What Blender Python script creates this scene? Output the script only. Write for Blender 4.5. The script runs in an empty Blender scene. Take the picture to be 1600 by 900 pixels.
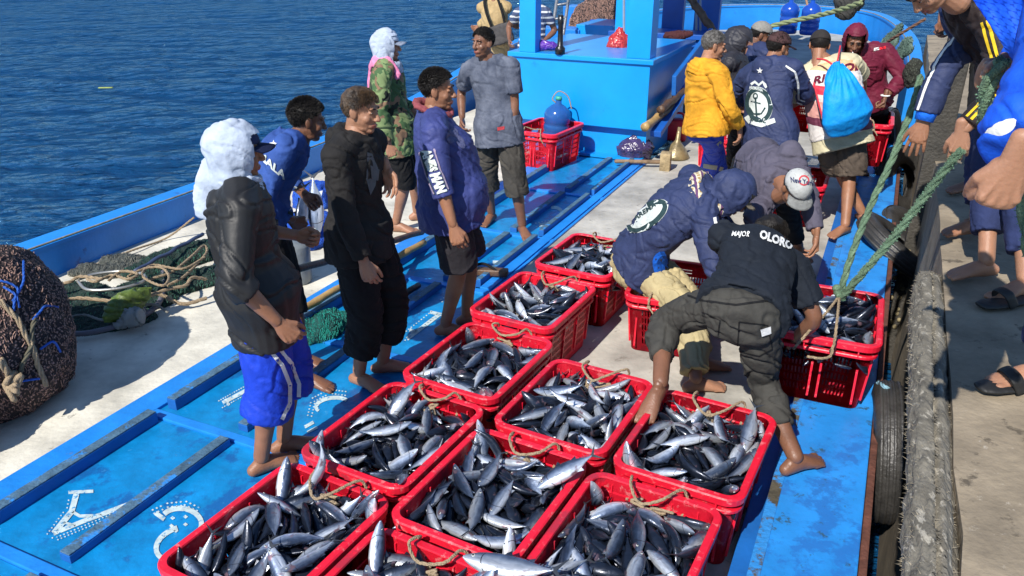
import bpy, bmesh, math, random
import numpy as np
from mathutils import Vector, Matrix, Quaternion, Euler, noise
from mathutils.bvhtree import BVHTree
R_ = math.radians
random.seed(7)
SC = bpy.context.scene
COL = SC.collection
# ---------------------------------------------------------------- camera, sky, sun
cd = bpy.data.cameras.new('camera'); cam = bpy.data.objects.new('camera', cd); COL.objects.link(cam)
cd.sensor_width = 36; cd.lens = 28.125; cd.clip_start = .05; cd.clip_end = 3000
TH = R_(24); CH = 2.3; FPX = 1250.
cam.location = (0, 0, CH); cam.rotation_euler = (R_(90) - TH, 0, 0)
SC.camera = cam
w = bpy.data.worlds.new('World'); SC.world = w; w.use_nodes = True
nt = w.node_tree; bg = nt.nodes['Background']
sky = nt.nodes.new('ShaderNodeTexSky'); sky.sky_type = 'NISHITA'; sky.sun_disc = False
sky.sun_elevation = R_(42); sky.sun_rotation = R_(212); sky.air_density = 1.0; sky.dust_density = 0.0; sky.ozone_density = 5
nt.links.new(sky.outputs[0], bg.inputs[0]); bg.inputs[1].default_value = .125
sl = bpy.data.lights.new('sun', 'SUN'); sl.energy = 5.0; sl.angle = R_(.5); sl.color = (1, .95, .87)
so = bpy.data.objects.new('sun', sl); COL.objects.link(so)
SAZ = R_(32); SEL = R_(42)
sdir = Vector((math.sin(SAZ) * math.cos(SEL), math.cos(SAZ) * math.cos(SEL), -math.sin(SEL)))
so.rotation_euler = sdir.to_track_quat('-Z', 'Y').to_euler(); so.location = (-6, -9, 12)
SC.view_settings.view_transform = 'Standard'; SC.view_settings.look = 'None'
SC.view_settings.exposure = .40; SC.view_settings.gamma = 1
SC.cycles.use_denoising = True
SC.cycles.max_bounces = 6; SC.cycles.transparent_max_bounces = 8
SC.cycles.sample_clamp_indirect = 4
# ---------------------------------------------------------------- pixel <-> world helpers (pixels of the 1600x900 photo)
CT, ST = math.cos(TH), math.sin(TH)
def raydir(px, py):
    u = (px - 800) / FPX; v = -(py - 450) / FPX
    return Vector((u, CT + v * ST, -ST + v * CT))
CAM = Vector((0, 0, CH))
def atz(px, py, z=0):
    d = raydir(px, py); return CAM + d * ((z - CH) / d.z)
def atY(px, py, Y):
    d = raydir(px, py); return CAM + d * (Y / d.y)
def V(px, Y, z):
    dep = Y * CT - (z - CH) * ST
    return Vector(((px - 800) / FPX * dep, Y, z))
BA = R_(25); AX = Vector((math.sin(BA), math.cos(BA), 0)); RX = Vector((math.cos(BA), -math.sin(BA), 0))
def B(s, t, z=0): return AX * s + RX * t + Vector((0, 0, z))
# ---------------------------------------------------------------- materials
MATS = {}
def M(name, col, rough=.6, var=.18, scale=6, bump=.1, bscale=40, metal=0, wear=None, coat=0, spec=.5, sss=0, stretch=None, objrand=0, col2=None):
    if name in MATS: return MATS[name]
    m = bpy.data.materials.new(name); m.use_nodes = True; MATS[name] = m
    n = m.node_tree; N = n.nodes; L = n.links; p = N['Principled BSDF']
    tc = N.new('ShaderNodeTexCoord'); src = tc.outputs['Object']
    if stretch:
        mp = N.new('ShaderNodeMapping'); mp.inputs['Scale'].default_value = stretch[:3]
        if len(stretch) > 3: mp.inputs['Rotation'].default_value = (0, 0, stretch[3])
        L.new(src, mp.inputs[0]); src = mp.outputs[0]
    if objrand:
        oi = N.new('ShaderNodeObjectInfo'); vm = N.new('ShaderNodeVectorMath'); vm.operation = 'MULTIPLY_ADD'; L.new(oi.outputs['Random'], vm.inputs[0]); vm.inputs[1].default_value = (37, 23, 11); L.new(src, vm.inputs[2]); src = vm.outputs[0]
    ns = N.new('ShaderNodeTexNoise'); ns.inputs['Scale'].default_value = scale; ns.inputs['Detail'].default_value = 6; ns.inputs['Roughness'].default_value = .62
    L.new(src, ns.inputs['Vector'])
    cr = N.new('ShaderNodeValToRGB'); L.new(ns.outputs[0], cr.inputs[0])
    a = col2 if col2 else tuple(c * (1 - var * 1.3) for c in col)
    b = col if col2 else tuple(min(1, c * (1 + var)) for c in col)
    cr.color_ramp.elements[0].position = .32; cr.color_ramp.elements[1].position = .68
    cr.color_ramp.elements[0].color = (*a, 1); cr.color_ramp.elements[1].color = (*b, 1)
    out = cr.outputs[0]
    if objrand:
        oi = N.new('ShaderNodeObjectInfo'); hs = N.new('ShaderNodeHueSaturation')
        mr = N.new('ShaderNodeMapRange'); mr.inputs[3].default_value = 1 - objrand; mr.inputs[4].default_value = 1 + objrand
        L.new(oi.outputs['Random'], mr.inputs[0]); L.new(mr.outputs[0], hs.inputs['Value']); L.new(out, hs.inputs['Color']); out = hs.outputs[0]
    rsrc = None
    if wear:
        for (wc, thr, ws) in (wear if isinstance(wear, list) else [wear]):
            n2 = N.new('ShaderNodeTexNoise'); n2.inputs['Scale'].default_value = ws; n2.inputs['Detail'].default_value = 10; n2.inputs['Roughness'].default_value = .7
            L.new(src, n2.inputs['Vector'])
            r2 = N.new('ShaderNodeValToRGB'); r2.color_ramp.elements[0].position = thr; r2.color_ramp.elements[1].position = min(1, thr + .06)
            L.new(n2.outputs[0], r2.inputs[0])
            mx = N.new('ShaderNodeMixRGB'); L.new(r2.outputs[0], mx.inputs[0]); L.new(out, mx.inputs[1]); mx.inputs[2].default_value = (*wc, 1); out = mx.outputs[0]
            rsrc = r2.outputs[0]
    L.new(out, p.inputs['Base Color'])
    p.inputs['Roughness'].default_value = rough; p.inputs['Metallic'].default_value = metal
    p.inputs['Specular IOR Level'].default_value = spec
    if coat: p.inputs['Coat Weight'].default_value = coat; p.inputs['Coat Roughness'].default_value = .12
    if sss:
        p.inputs['Subsurface Weight'].default_value = sss; p.inputs['Subsurface Radius'].default_value = (.02, .008, .004); p.inputs['Subsurface Scale'].default_value = .5
    if bump:
        nb = N.new('ShaderNodeTexNoise'); nb.inputs['Scale'].default_value = bscale; nb.inputs['Detail'].default_value = 5
        L.new(src, nb.inputs['Vector'])
        bp = N.new('ShaderNodeBump'); bp.inputs['Strength'].default_value = min(1, bump * 3); bp.inputs['Distance'].default_value = .012
        L.new(nb.outputs[0], bp.inputs['Height']); L.new(bp.outputs[0], p.inputs['Normal'])
    return m
def bsdf(m): return m.node_tree.nodes['Principled BSDF']
def srgb(r, g, b):
    f = lambda c: (c / 255) / 12.92 if c <= 10 else (((c / 255) + .055) / 1.055) ** 2.4
    return (f(r), f(g), f(b))
def cloth(name, col, rough=.85, var=.16, bump=.22, **k): return M(name, col, rough, var, 9, bump, 26, spec=.25, **k)
BLUE = (.012, .20, .62); BROWN = (.10, .06, .04)
m_blue = M('blue_boat_paint', (.010, .18, .62), .38, .10, 3, .05, 25, wear=[((.07, .11, .14), .66, 5)], spec=.5)
m_hatch = M('worn_blue_deck_paint', (.004, .21, .50), .33, .22, 5, .10, 30, wear=[((.008, .11, .33), .53, 3), ((.05, .30, .58), .62, 12), ((.012, .08, .22), .66, 22), ((.16, .11, .06), .685, 8)], spec=.5)
m_trim = M('scuffed_blue_plank', (.014, .22, .68), .42, .14, 5, .1, 30, wear=[((.16, .13, .10), .64, 9)], stretch=(1, 1, 1))
m_top = M('bare_worn_plank_edge', (.06, .13, .20), .7, .3, 14, .2, 50, wear=[((.02, .22, .62), .56, 9), ((.17, .15, .13), .62, 16)])
m_dside = M('shaded_blue_plank_side', (.010, .12, .42), .5, .15, 5, .08, 30)  # boat blue darkened: shade on the plank sides put into the colour
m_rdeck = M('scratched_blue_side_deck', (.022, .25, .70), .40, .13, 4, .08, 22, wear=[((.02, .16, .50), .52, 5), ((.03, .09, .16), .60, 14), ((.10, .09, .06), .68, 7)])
m_white = M('dirty_white_deck', (.60, .57, .48), .75, .25, 3, .12, 30, wear=[((.22, .21, .18), .62, 5), ((.30, .28, .23), .66, 22)])
m_floor = M('stained_grey_floor', (.42, .40, .35), .7, .3, 2.5, .1, 30, wear=[((.13, .05, .035), .70, 3), ((.22, .20, .17), .60, 7)])
m_mark = M('chalky_white_paint', (.48, .58, .58), .7, .2, 20, .05, 40, wear=[((.04, .25, .48), .55, 45), ((.04, .25, .48), .60, 14)])
m_cabin = M('fresh_sky_blue_paint', (.005, .27, .72), .30, .08, 2, .05, 14, wear=[((.004, .20, .60), .62, 3), ((.25, .45, .60), .74, 30)], spec=.5)
m_cabind = M('shaded_blue_paint', (.008, .09, .40), .45, .12, 3, .05, 20)  # cabin blue darkened: shade under the roof put into the colour
m_red = M('red_crate_plastic', (.68, .010, .032), .40, .12, 10, .05, 40, wear=[((.72, .14, .15), .57, 26), ((.42, .02, .04), .56, 4), ((.22, .03, .03), .66, 34)], spec=.5, objrand=.08)
m_conc = M('weathered_pier_concrete', (.26, .21, .145), .88, .28, 4, .16, 30, wear=[((.10, .08, .055), .60, 7), ((.38, .33, .26), .64, 24), ((.06, .05, .04), .70, 30)])
m_timber = M('fibrous_old_fender_rubber', (.16, .145, .115), .95, .35, 18, .5, 70, wear=((.36, .33, .27), .56, 34), stretch=(1, .35, 1, R_(-25)))
m_pile = M('dark_tarred_pile', (.045, .04, .032), .75, .3, 10, .3, 50, wear=((.12, .11, .08), .68, 12))
m_tyre = M('worn_tyre_rubber', (.040, .038, .036), .42, .3, 12, .15, 60, wear=((.16, .11, .07), .70, 6))
m_rope = M('hemp_rope', (.36, .27, .17), .9, .2, 40, .3, 200)
m_grope = M('green_mooring_rope', (.115, .19, .115), .9, .3, 30, .4, 160, wear=((.26, .36, .24), .6, 60))
m_skin = M('tanned_skin', (.27, .125, .070), .48, .14, 9, .04, 120, sss=.08, spec=.4)
m_lip = M('lip_skin', (.24, .075, .055), .45, .1, 20, .02)
m_sole = M('pale_sole_skin', (.40, .24, .16), .6, .1, 20, .02)
m_hair = M('black_hair', (.010, .008, .007), .62, .3, 30, .1, 120, spec=.3)
m_eye = M('eye_white', (.30, .25, .21), .3, .05, 5, 0); m_iris = M('dark_iris', (.015, .01, .008), .2, .05, 5, 0)
m_black = cloth('black_fabric', (.012, .012, .013)); m_nail = m_sole
def nvec(p): return Vector((noise.noise(p), noise.noise(p + Vector((9.3, 4.1, 1.7))), noise.noise(p - Vector((7.1, 2.2, 5.9)))))
# ---------------------------------------------------------------- object helpers
def tag(o, label=None, cat=None, group=None, kind=None):
    if label: o['label'] = label
    if cat: o['category'] = cat
    if group: o['group'] = group
    if kind: o['kind'] = kind
    return o
def thing(name, label, cat, loc=(0, 0, 0), group=None):
    o = bpy.data.objects.new(name, None); COL.objects.link(o); o.location = loc; o.empty_display_size = .1
    return tag(o, label, cat, group)
def wloc(o):
    v = Vector((0, 0, 0))
    while o: v += o.location; o = o.parent
    return v
def link(name, me, mats, parent=None, smooth=True):
    if not isinstance(me, bpy.types.Mesh):
        bm = me; me = bpy.data.meshes.new(name); bm.normal_update(); bm.to_mesh(me); bm.free()
    for m in (mats if isinstance(mats, (list, tuple)) else [mats]): me.materials.append(m)
    if smooth: me.polygons.foreach_set('use_smooth', [True] * len(me.polygons))
    o = bpy.data.objects.new(name, me); COL.objects.link(o)
    if parent:
        o.parent = parent; me.transform(Matrix.Translation(-wloc(parent)))
    return o
def struct(name, bm, m, smooth=False):
    o = link(name, bm, m, None, smooth); o['kind'] = 'structure'; return o
def box(bm, c, dims, X=None, Y=None, bev=0, mi=0, taper=None):
    """box about centre c along axes X, Y (Z up or X x Y)"""
    X = Vector(X or (1, 0, 0)).normalized(); Y = Vector(Y or (0, 1, 0)); Y = (Y - X * Y.dot(X)).normalized(); Z = X.cross(Y)
    b2 = bmesh.new()
    bmesh.ops.create_cube(b2, size=1)
    for v in b2.verts:
        v.co = Vector((v.co.x * dims[0], v.co.y * dims[1], v.co.z * dims[2]))
        if taper and v.co.z > 0: v.co.x *= taper; v.co.y *= taper
    if bev: bmesh.ops.bevel(b2, geom=b2.edges[:], offset=bev, segments=2, affect='EDGES', profile=.6)
    for v in b2.verts: v.co = Vector(c) + X * v.co.x + Y * v.co.y + Z * v.co.z
    for f in b2.faces: f.material_index = mi
    merge(bm, b2)
def merge(bm, b2):
    me = bpy.data.meshes.new('tmp'); b2.to_mesh(me); b2.free(); bm.from_mesh(me); bpy.data.meshes.remove(me)
def bbox_s(bm, s0, s1, t0, t1, z0, z1, bev=.004):
    box(bm, B((s0 + s1) / 2, (t0 + t1) / 2, (z0 + z1) / 2), (t1 - t0, s1 - s0, z1 - z0), RX, AX, bev)
def loft(bm, pts, rad, ref=(1, 0, 0), n=14, cap='round', mi=0, closed=False):
    pts = [Vector(p) for p in pts]; ref = Vector(ref)
    rad = [(r, r) if not isinstance(r, (tuple, list)) else r for r in rad]
    K = len(pts); tans = []
    for i in range(K):
        t = (pts[min(i + 1, K - 1)] - pts[max(i - 1, 0)])
        if closed: t = pts[(i + 1) % K] - pts[i - 1]
        tans.append(t.normalized() if t.length > 1e-9 else Vector((0, 0, 1)))
    if cap == 'round' and not closed:
        a, b = rad[0], rad[-1]; ra, rb = min(a), min(b)
        P, Q, T = [], [], []
        for k in (80, 50, 22):
            c, s = math.cos(R_(k)), math.sin(R_(k)); P.append(pts[0] - tans[0] * ra * s); Q.append((a[0] * c, a[1] * c)); T.append(tans[0])
        P += pts; Q += rad; T += tans
        for k in (22, 50, 80):
            c, s = math.cos(R_(k)), math.sin(R_(k)); P.append(pts[-1] + tans[-1] * rb * s); Q.append((b[0] * c, b[1] * c)); T.append(tans[-1])
        pts, rad, tans = P, Q, T
    rings = []; X = None
    for p, r, t in zip(pts, rad, tans):
        base = ref if X is None else X
        x = base - t * base.dot(t)
        if x.length < .05: x = (t.orthogonal())
        if X is not None and x.length < .2: x = X - t * X.dot(t)
        X = x.normalized(); y = t.cross(X)
        rings.append([bm.verts.new(p + X * (r[0] * math.cos(2 * math.pi * k / n)) + y * (r[1] * math.sin(2 * math.pi * k / n))) for k in range(n)])
    KK = len(rings)
    for i in range(KK if closed else KK - 1):
        a, b = rings[i], rings[(i + 1) % KK]
        for k in range(n):
            f = bm.faces.new((a[k], a[(k + 1) % n], b[(k + 1) % n], b[k])); f.material_index = mi; f.smooth = True
    if not closed and cap:
        bm.faces.new(rings[0][::-1]).material_index = mi; bm.faces.new(rings[-1]).material_index = mi
def ell(bm, c, r, rot=None, seg=16, rings=10, mi=0):
    b2 = bmesh.new(); bmesh.ops.create_uvsphere(b2, u_segments=seg, v_segments=rings, radius=1)
    m = Matrix.Translation(Vector(c)) @ ((rot.to_matrix().to_4x4() if isinstance(rot, (Euler, Quaternion)) else rot) if rot is not None else Matrix()) @ Matrix.Diagonal((*r, 1))
    b2.transform(m)
    for f in b2.faces: f.smooth = True; f.material_index = mi
    merge(bm, b2)
def spline(pts, n=8):
    """Catmull-Rom through points"""
    pts = [Vector(p) for p in pts]; P = [pts[0] * 2 - pts[1]] + pts + [pts[-1] * 2 - pts[-2]]; out = []
    for i in range(1, len(P) - 2):
        a, b, c, d = P[i - 1:i + 3]
        for k in range(n):
            t = k / n
            out.append(.5 * ((2 * b) + (c - a) * t + (2 * a - 5 * b + 4 * c - d) * t * t + (3 * b - a - 3 * c + d) * t ** 3))
    out.append(pts[-1]); return out
def tube(bm, pts, r, n=8, sm=6, mi=0):
    p = spline(pts, sm) if sm > 1 else pts; loft(bm, p, [r] * len(p), (0.13, .2, 1), n, 'round', mi)
def ropebm(pts, r, sm=8, strands=3, pitch=None):
    """twisted laid rope along a curve"""
    p = spline(pts, sm); bm = bmesh.new(); pitch = pitch or r * 13
    # resample
    L = [0]
    for a, b in zip(p, p[1:]): L.append(L[-1] + (b - a).length)
    n = max(8, int(L[-1] / (r * 1.1))); n = min(n, 700); q = []; j = 0
    for i in range(n + 1):
        d = L[-1] * i / n
        while j < len(L) - 2 and L[j + 1] < d: j += 1
        q.append(p[j].lerp(p[j + 1], (d - L[j]) / max(1e-9, L[j + 1] - L[j])))
    for k in range(strands):
        pts2 = []; X = None
        for i, c in enumerate(q):
            t = (q[min(i + 1, n)] - q[max(i - 1, 0)]).normalized()
            x = (X or Vector((.3, .2, 1))); x = (x - t * x.dot(t)).normalized(); X = x; y = t.cross(x)
            a = 2 * math.pi * (k / strands + (L[-1] * i / n) / pitch)
            pts2.append(c + (x * math.cos(a) + y * math.sin(a)) * r * .5)
        loft(bm, pts2, [r * .56] * len(pts2), (.3, .2, 1), 6, 'round')
    return bm
TMPC = bpy.data.collections.new('tmp')
def remesh(bm, voxel, smooth=4, fac=.5):
    me = bpy.data.meshes.new('t'); bm.to_mesh(me); bm.free()
    o = bpy.data.objects.new('t', me); COL.objects.link(o)
    m = o.modifiers.new('r', 'REMESH'); m.mode = 'VOXEL'; m.voxel_size = voxel; m.adaptivity = 0
    if smooth:
        s = o.modifiers.new('s', 'SMOOTH'); s.factor = fac; s.iterations = smooth
    dg = bpy.context.evaluated_depsgraph_get()
    r = bpy.data.meshes.new_from_object(o.evaluated_get(dg))
    bpy.data.objects.remove(o); bpy.data.meshes.remove(me)
    r.polygons.foreach_set('use_smooth', [True] * len(r.polygons))
    return r
def displace(me, fn):
    n = len(me.vertices); co = np.empty(n * 3, 'f'); me.vertices.foreach_get('co', co); co = co.reshape(-1, 3)
    no = np.empty(n * 3, 'f'); me.vertex_normals.foreach_get('vector', no); no = no.reshape(-1, 3)
    d = np.array([fn(Vector(c), Vector(q)) for c, q in zip(co.tolist(), no.tolist())], 'f')
    co += no * d[:, None]; me.vertices.foreach_set('co', co.ravel()); me.update()
def bvh(o):
    me = o.data; off = wloc(o)
    return BVHTree.FromPolygons([v.co + off for v in me.vertices], [tuple(p.vertices) for p in me.polygons])
def pxcast(tree, px, py, off):
    d = raydir(px, py).normalized(); h = tree.ray_cast(CAM, d)
    if h[0] is None:
        return None
    nn = h[1] if h[1].dot(d) < 0 else -h[1]
    return h[0] + nn * off
def pxdecal(name, polys, target, mat, parent=None, off=.004):
    """polys: list of polygons in photo pixels, laid on the surface of the target object"""
    tree = target if isinstance(target, BVHTree) else bvh(target); bm = bmesh.new()
    for poly in polys:
        vs = []
        for (x, y) in poly:
            p = pxcast(tree, x, y, off)
            if p is None: break
            vs.append(p)
        if len(vs) == len(poly):
            cen = sum(vs, Vector()) / len(vs)
            if max((v - cen).length for v in vs) < .12:
                try: bm.faces.new([bm.verts.new(v) for v in vs])
                except Exception: pass
    return link(name, bm, mat, parent, True)
def strip(pts, wpx, step=4):
    """polyline -> small quads in pixel space"""
    out = []
    P = []
    for (a, b) in zip(pts, pts[1:]):
        n = max(1, int(math.dist(a, b) / step))
        for i in range(n): P.append((a[0] + (b[0] - a[0]) * i / n, a[1] + (b[1] - a[1]) * i / n))
    P.append(pts[-1]); prev = None
    for i, p in enumerate(P):
        q = P[min(i + 1, len(P) - 1)]; o = P[max(i - 1, 0)]
        dx, dy = q[0] - o[0], q[1] - o[1]; l = math.hypot(dx, dy) or 1; nx, ny = -dy / l * wpx / 2, dx / l * wpx / 2
        cur = ((p[0] + nx, p[1] + ny), (p[0] - nx, p[1] - ny))
        if prev: out.append((prev[0], prev[1], cur[1], cur[0]))
        prev = cur
    return out
def ring_px(cx, cy, rx, ry, wpx, rot=0, n=40, a0=0, a1=360):
    pts = []
    for i in range(n + 1):
        a = R_(a0 + (a1 - a0) * i / n); x, y = rx * math.cos(a), ry * math.sin(a)
        pts.append((cx + x * math.cos(rot) - y * math.sin(rot), cy + x * math.sin(rot) + y * math.cos(rot)))
    return strip(pts, wpx, 3)
def disc_px(cx, cy, rx, ry, rot=0, rr=5, n=24):
    out = []
    def P(r, a):
        x, y = rx * r * math.cos(a), ry * r * math.sin(a)
        return (cx + x * math.cos(rot) - y * math.sin(rot), cy + x * math.sin(rot) + y * math.cos(rot))
    for i in range(rr):
        for k in range(n):
            a, b = 2 * math.pi * k / n, 2 * math.pi * (k + 1) / n
            q = [P(i / rr, a), P((i + 1) / rr, a), P((i + 1) / rr, b)] + ([P(i / rr, b)] if i else [])
            out.append(q)
    return out
def text_px(s, o, X, Y, arc=0, bold=.02):
    """string -> polygons in pixel space; one em = X, Y pixel vectors"""
    c = bpy.data.curves.new('t', 'FONT'); c.body = s; c.size = 1; c.offset = bold; c.resolution_u = 2
    ob = bpy.data.objects.new('t', c); COL.objects.link(ob)
    dg = bpy.context.evaluated_depsgraph_get(); me = bpy.data.meshes.new_from_object(ob.evaluated_get(dg))
    bm = bmesh.new(); bm.from_mesh(me); bmesh.ops.triangulate(bm, faces=bm.faces[:])
    for _ in range(2):
        bmesh.ops.subdivide_edges(bm, edges=[e for e in bm.edges if e.calc_length() > .35], cuts=1)
        bmesh.ops.triangulate(bm, faces=bm.faces[:])
    wd = max((v.co.x for v in bm.verts), default=1)
    polys = [[(o[0] + v.co.x * X[0] + (v.co.y - arc * (v.co.x / wd - .5) ** 2) * Y[0], o[1] + v.co.x * X[1] + (v.co.y - arc * (v.co.x / wd - .5) ** 2) * Y[1]) for v in f.verts] for f in bm.faces]
    bm.free(); bpy.data.objects.remove(ob); bpy.data.curves.remove(c); bpy.data.meshes.remove(me)
    return polys
def star_px(cx, cy, r, rot=0):
    P = []
    for i in range(10):
        a = R_(-90 + 36 * i) + rot; q = r if i % 2 == 0 else r * .42
        P.append((cx + q * math.cos(a), cy + q * math.sin(a)))
    return [[(cx, cy), P[i], P[(i + 1) % 10]] for i in range(10)]
# ================================================================ people
def make_head():
    bm = bmesh.new()
    ell(bm, (0, -.014, .028), (.074, .092, .082)); ell(bm, (0, .018, -.03), (.063, .070, .085))
    ell(bm, (0, .052, -.098), (.030, .030, .020)); ell(bm, (0, .02, -.085), (.052, .052, .03))
    for s in (-1, 1):
        ell(bm, (s * .036, .052, -.032), (.024, .026, .026)); ell(bm, (s * .076, -.004, -.008), (.009, .021, .033), Euler((.15, 0, s * .35)))
        ell(bm, (s * .028, .077, .024), (.024, .012, .008)); ell(bm, (s * .030, .073, .002), (.014, .010, .009))
        ell(bm, (s * .013, .096, -.037), (.008, .010, .008))
    loft(bm, [(0, .080, .018), (0, .093, -.010), (0, .105, -.034)], [.009, .010, .013], n=10)
    ell(bm, (0, .084, -.066), (.025, .011, .0065)); ell(bm, (0, .082, -.077), (.021, .011, .0075)); ell(bm, (0, .07, -.070), (.034, .016, .020))
    loft(bm, [(0, -.018, -.05), (0, -.028, -.12), (0, -.035, -.19)], [(.052, .056), (.052, .056), (.060, .06)], n=14)
    me = remesh(bm, .0042, 3)
    return me
def make_hand(curl, spread=.0, thumb=0.3):
    bm = bmesh.new()
    loft(bm, [(0, -.045, 0), (0, 0, 0), (0, .03, 0), (0, .065, 0), (-.001, .088, 0)], [(.026, .019), (.028, .018), (.038, .017), (.042, .015), (.039, .012)], n=14)
    X = [-.031, -.0105, .0105, .030]; Ln = [.070, .078, .073, .058]; St = [.083, .088, .085, .077]
    for i in range(4):
        p = Vector((X[i], St[i] - .01, 0)); a = 0; pts = [p]; ang = (i - 1.5) * (-.05 - spread)
        for k, (f, c) in enumerate(((.42, curl[0]), (.32, curl[1]), (.26, curl[2]))):
            a += R_(c) * (1 + .12 * (i - 1)); l = Ln[i] * f + (.01 if k == 0 else 0)
            p = p + Vector((-math.sin(ang) * math.cos(a), math.cos(ang) * math.cos(a), -math.sin(a))) * l; pts.append(p)
        loft(bm, pts, [.0095, .0088, .0080, .0066], n=8)
    for i in range(4):
        ell(bm, (X[i], St[i] - .004, .008), (.0085, .010, .0075)); loft(bm, [(X[i] * .45, .02, .0125), (X[i] * .95, St[i] - .01, .0115)], [.0035, .0045], n=6)
    loft(bm, [(-.022, .018, -.004), (-.045, .048, -.010), (-.058 + .02 * thumb, .078, -.018 - .02 * thumb), (-.060 + .03 * thumb, .100, -.026 - .03 * thumb)], [.015, .0125, .0105, .008], n=8)
    ell(bm, (-.022, .03, -.009), (.018, .03, .012)); ell(bm, (.02, .03, -.008), (.015, .035, .011))
    return remesh(bm, .0033, 1)
def make_foot():
    bm = bmesh.new()
    loft(bm, [(0, -.045, .030), (0, -.01, .042), (0, .04, .040), (.002, .09, .028), (.004, .135, .018)], [(.026, .028), (.031, .042), (.034, .038), (.042, .026), (.044, .016)], ref=(1, 0, 0), n=14)
    loft(bm, [(0, -.014, .03), (0, -.008, .06), (0, -.004, .080)], [(.028, .036), (.026, .031), (.024, .025)], n=12)
    for i, (x, y, r) in enumerate(((-.030, .165, .0135), (-.008, .170, .010), (.010, .164, .0095), (.026, .155, .009), (.040, .143, .0085))):
        loft(bm, [(x * .9, y - .045, .016), (x, y - .015, .017), (x, y, .011)], [r, r, r * .9], n=8)
    me = remesh(bm, .0042, 1)
    for v in me.vertices:
        if v.co.z < .002: v.co.z = .002
    return me
HEAD = make_head(); FOOT = make_foot()
HANDS = {'relax': make_hand((18, 26, 18), 0, .3), 'open': make_hand((6, 10, 8), .05, 0), 'grip': make_hand((62, 70, 45), 0, .9), 'hang': make_hand((30, 34, 24), 0, .4)}
def addmesh(bm, me, mat, flip=False, mi=0):
    n0 = len(bm.verts); f0 = len(bm.faces); bm.from_mesh(me); bm.verts.ensure_lookup_table(); bm.faces.ensure_lookup_table()
    vs = bm.verts[n0:]
    fs = bm.faces[f0:]
    for v in vs: v.co = mat @ v.co
    if flip: bmesh.ops.reverse_faces(bm, faces=fs)
    return fs
def frame(o, X, Y, Z):
    return Matrix(((X.x, Y.x, Z.x, o.x), (X.y, Y.y, Z.y, o.y), (X.z, Y.z, Z.z, o.z), (0, 0, 0, 1)))
def ik(a, c, l1, l2, pole):
    d = c - a; L = d.length; mx = (l1 + l2) * .995
    if L > mx: c = a + d * (mx / L); d = c - a; L = mx
    x = (l1 * l1 - l2 * l2 + L * L) / (2 * L); h = math.sqrt(max(0, l1 * l1 - x * x)); n = d.normalized()
    p = pole - n * pole.dot(n)
    p = p.normalized() if p.length > 1e-4 else n.orthogonal().normalized()
    return a + n * x + p * h, c
def limb(a, b, c, u0, u1, n):
    def P(u):
        return a.lerp(b, u) if u < 1 else b.lerp(c, u - 1)
    out = []
    for i in range(n + 1):
        u = u0 + (u1 - u0) * i / n; out.append((P(max(0, u - .1)) + P(u) * 2 + P(min(2, u + .1))) / 4 if .1 < u < 1.9 else P(u))
    return out, [u0 + (u1 - u0) * i / n for i in range(n + 1)]
def interp(tab, u):
    if u <= tab[0][0]: return tab[0][1]
    for (a, x), (b, y) in zip(tab, tab[1:]):
        if u <= b: return x + (y - x) * (u - a) / (b - a)
    return tab[-1][1]
def vec(az, el=0): # az degrees from +Y towards +X
    return Vector((math.sin(R_(az)) * math.cos(R_(el)), math.cos(R_(az)) * math.cos(R_(el)), math.sin(R_(el))))
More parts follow.
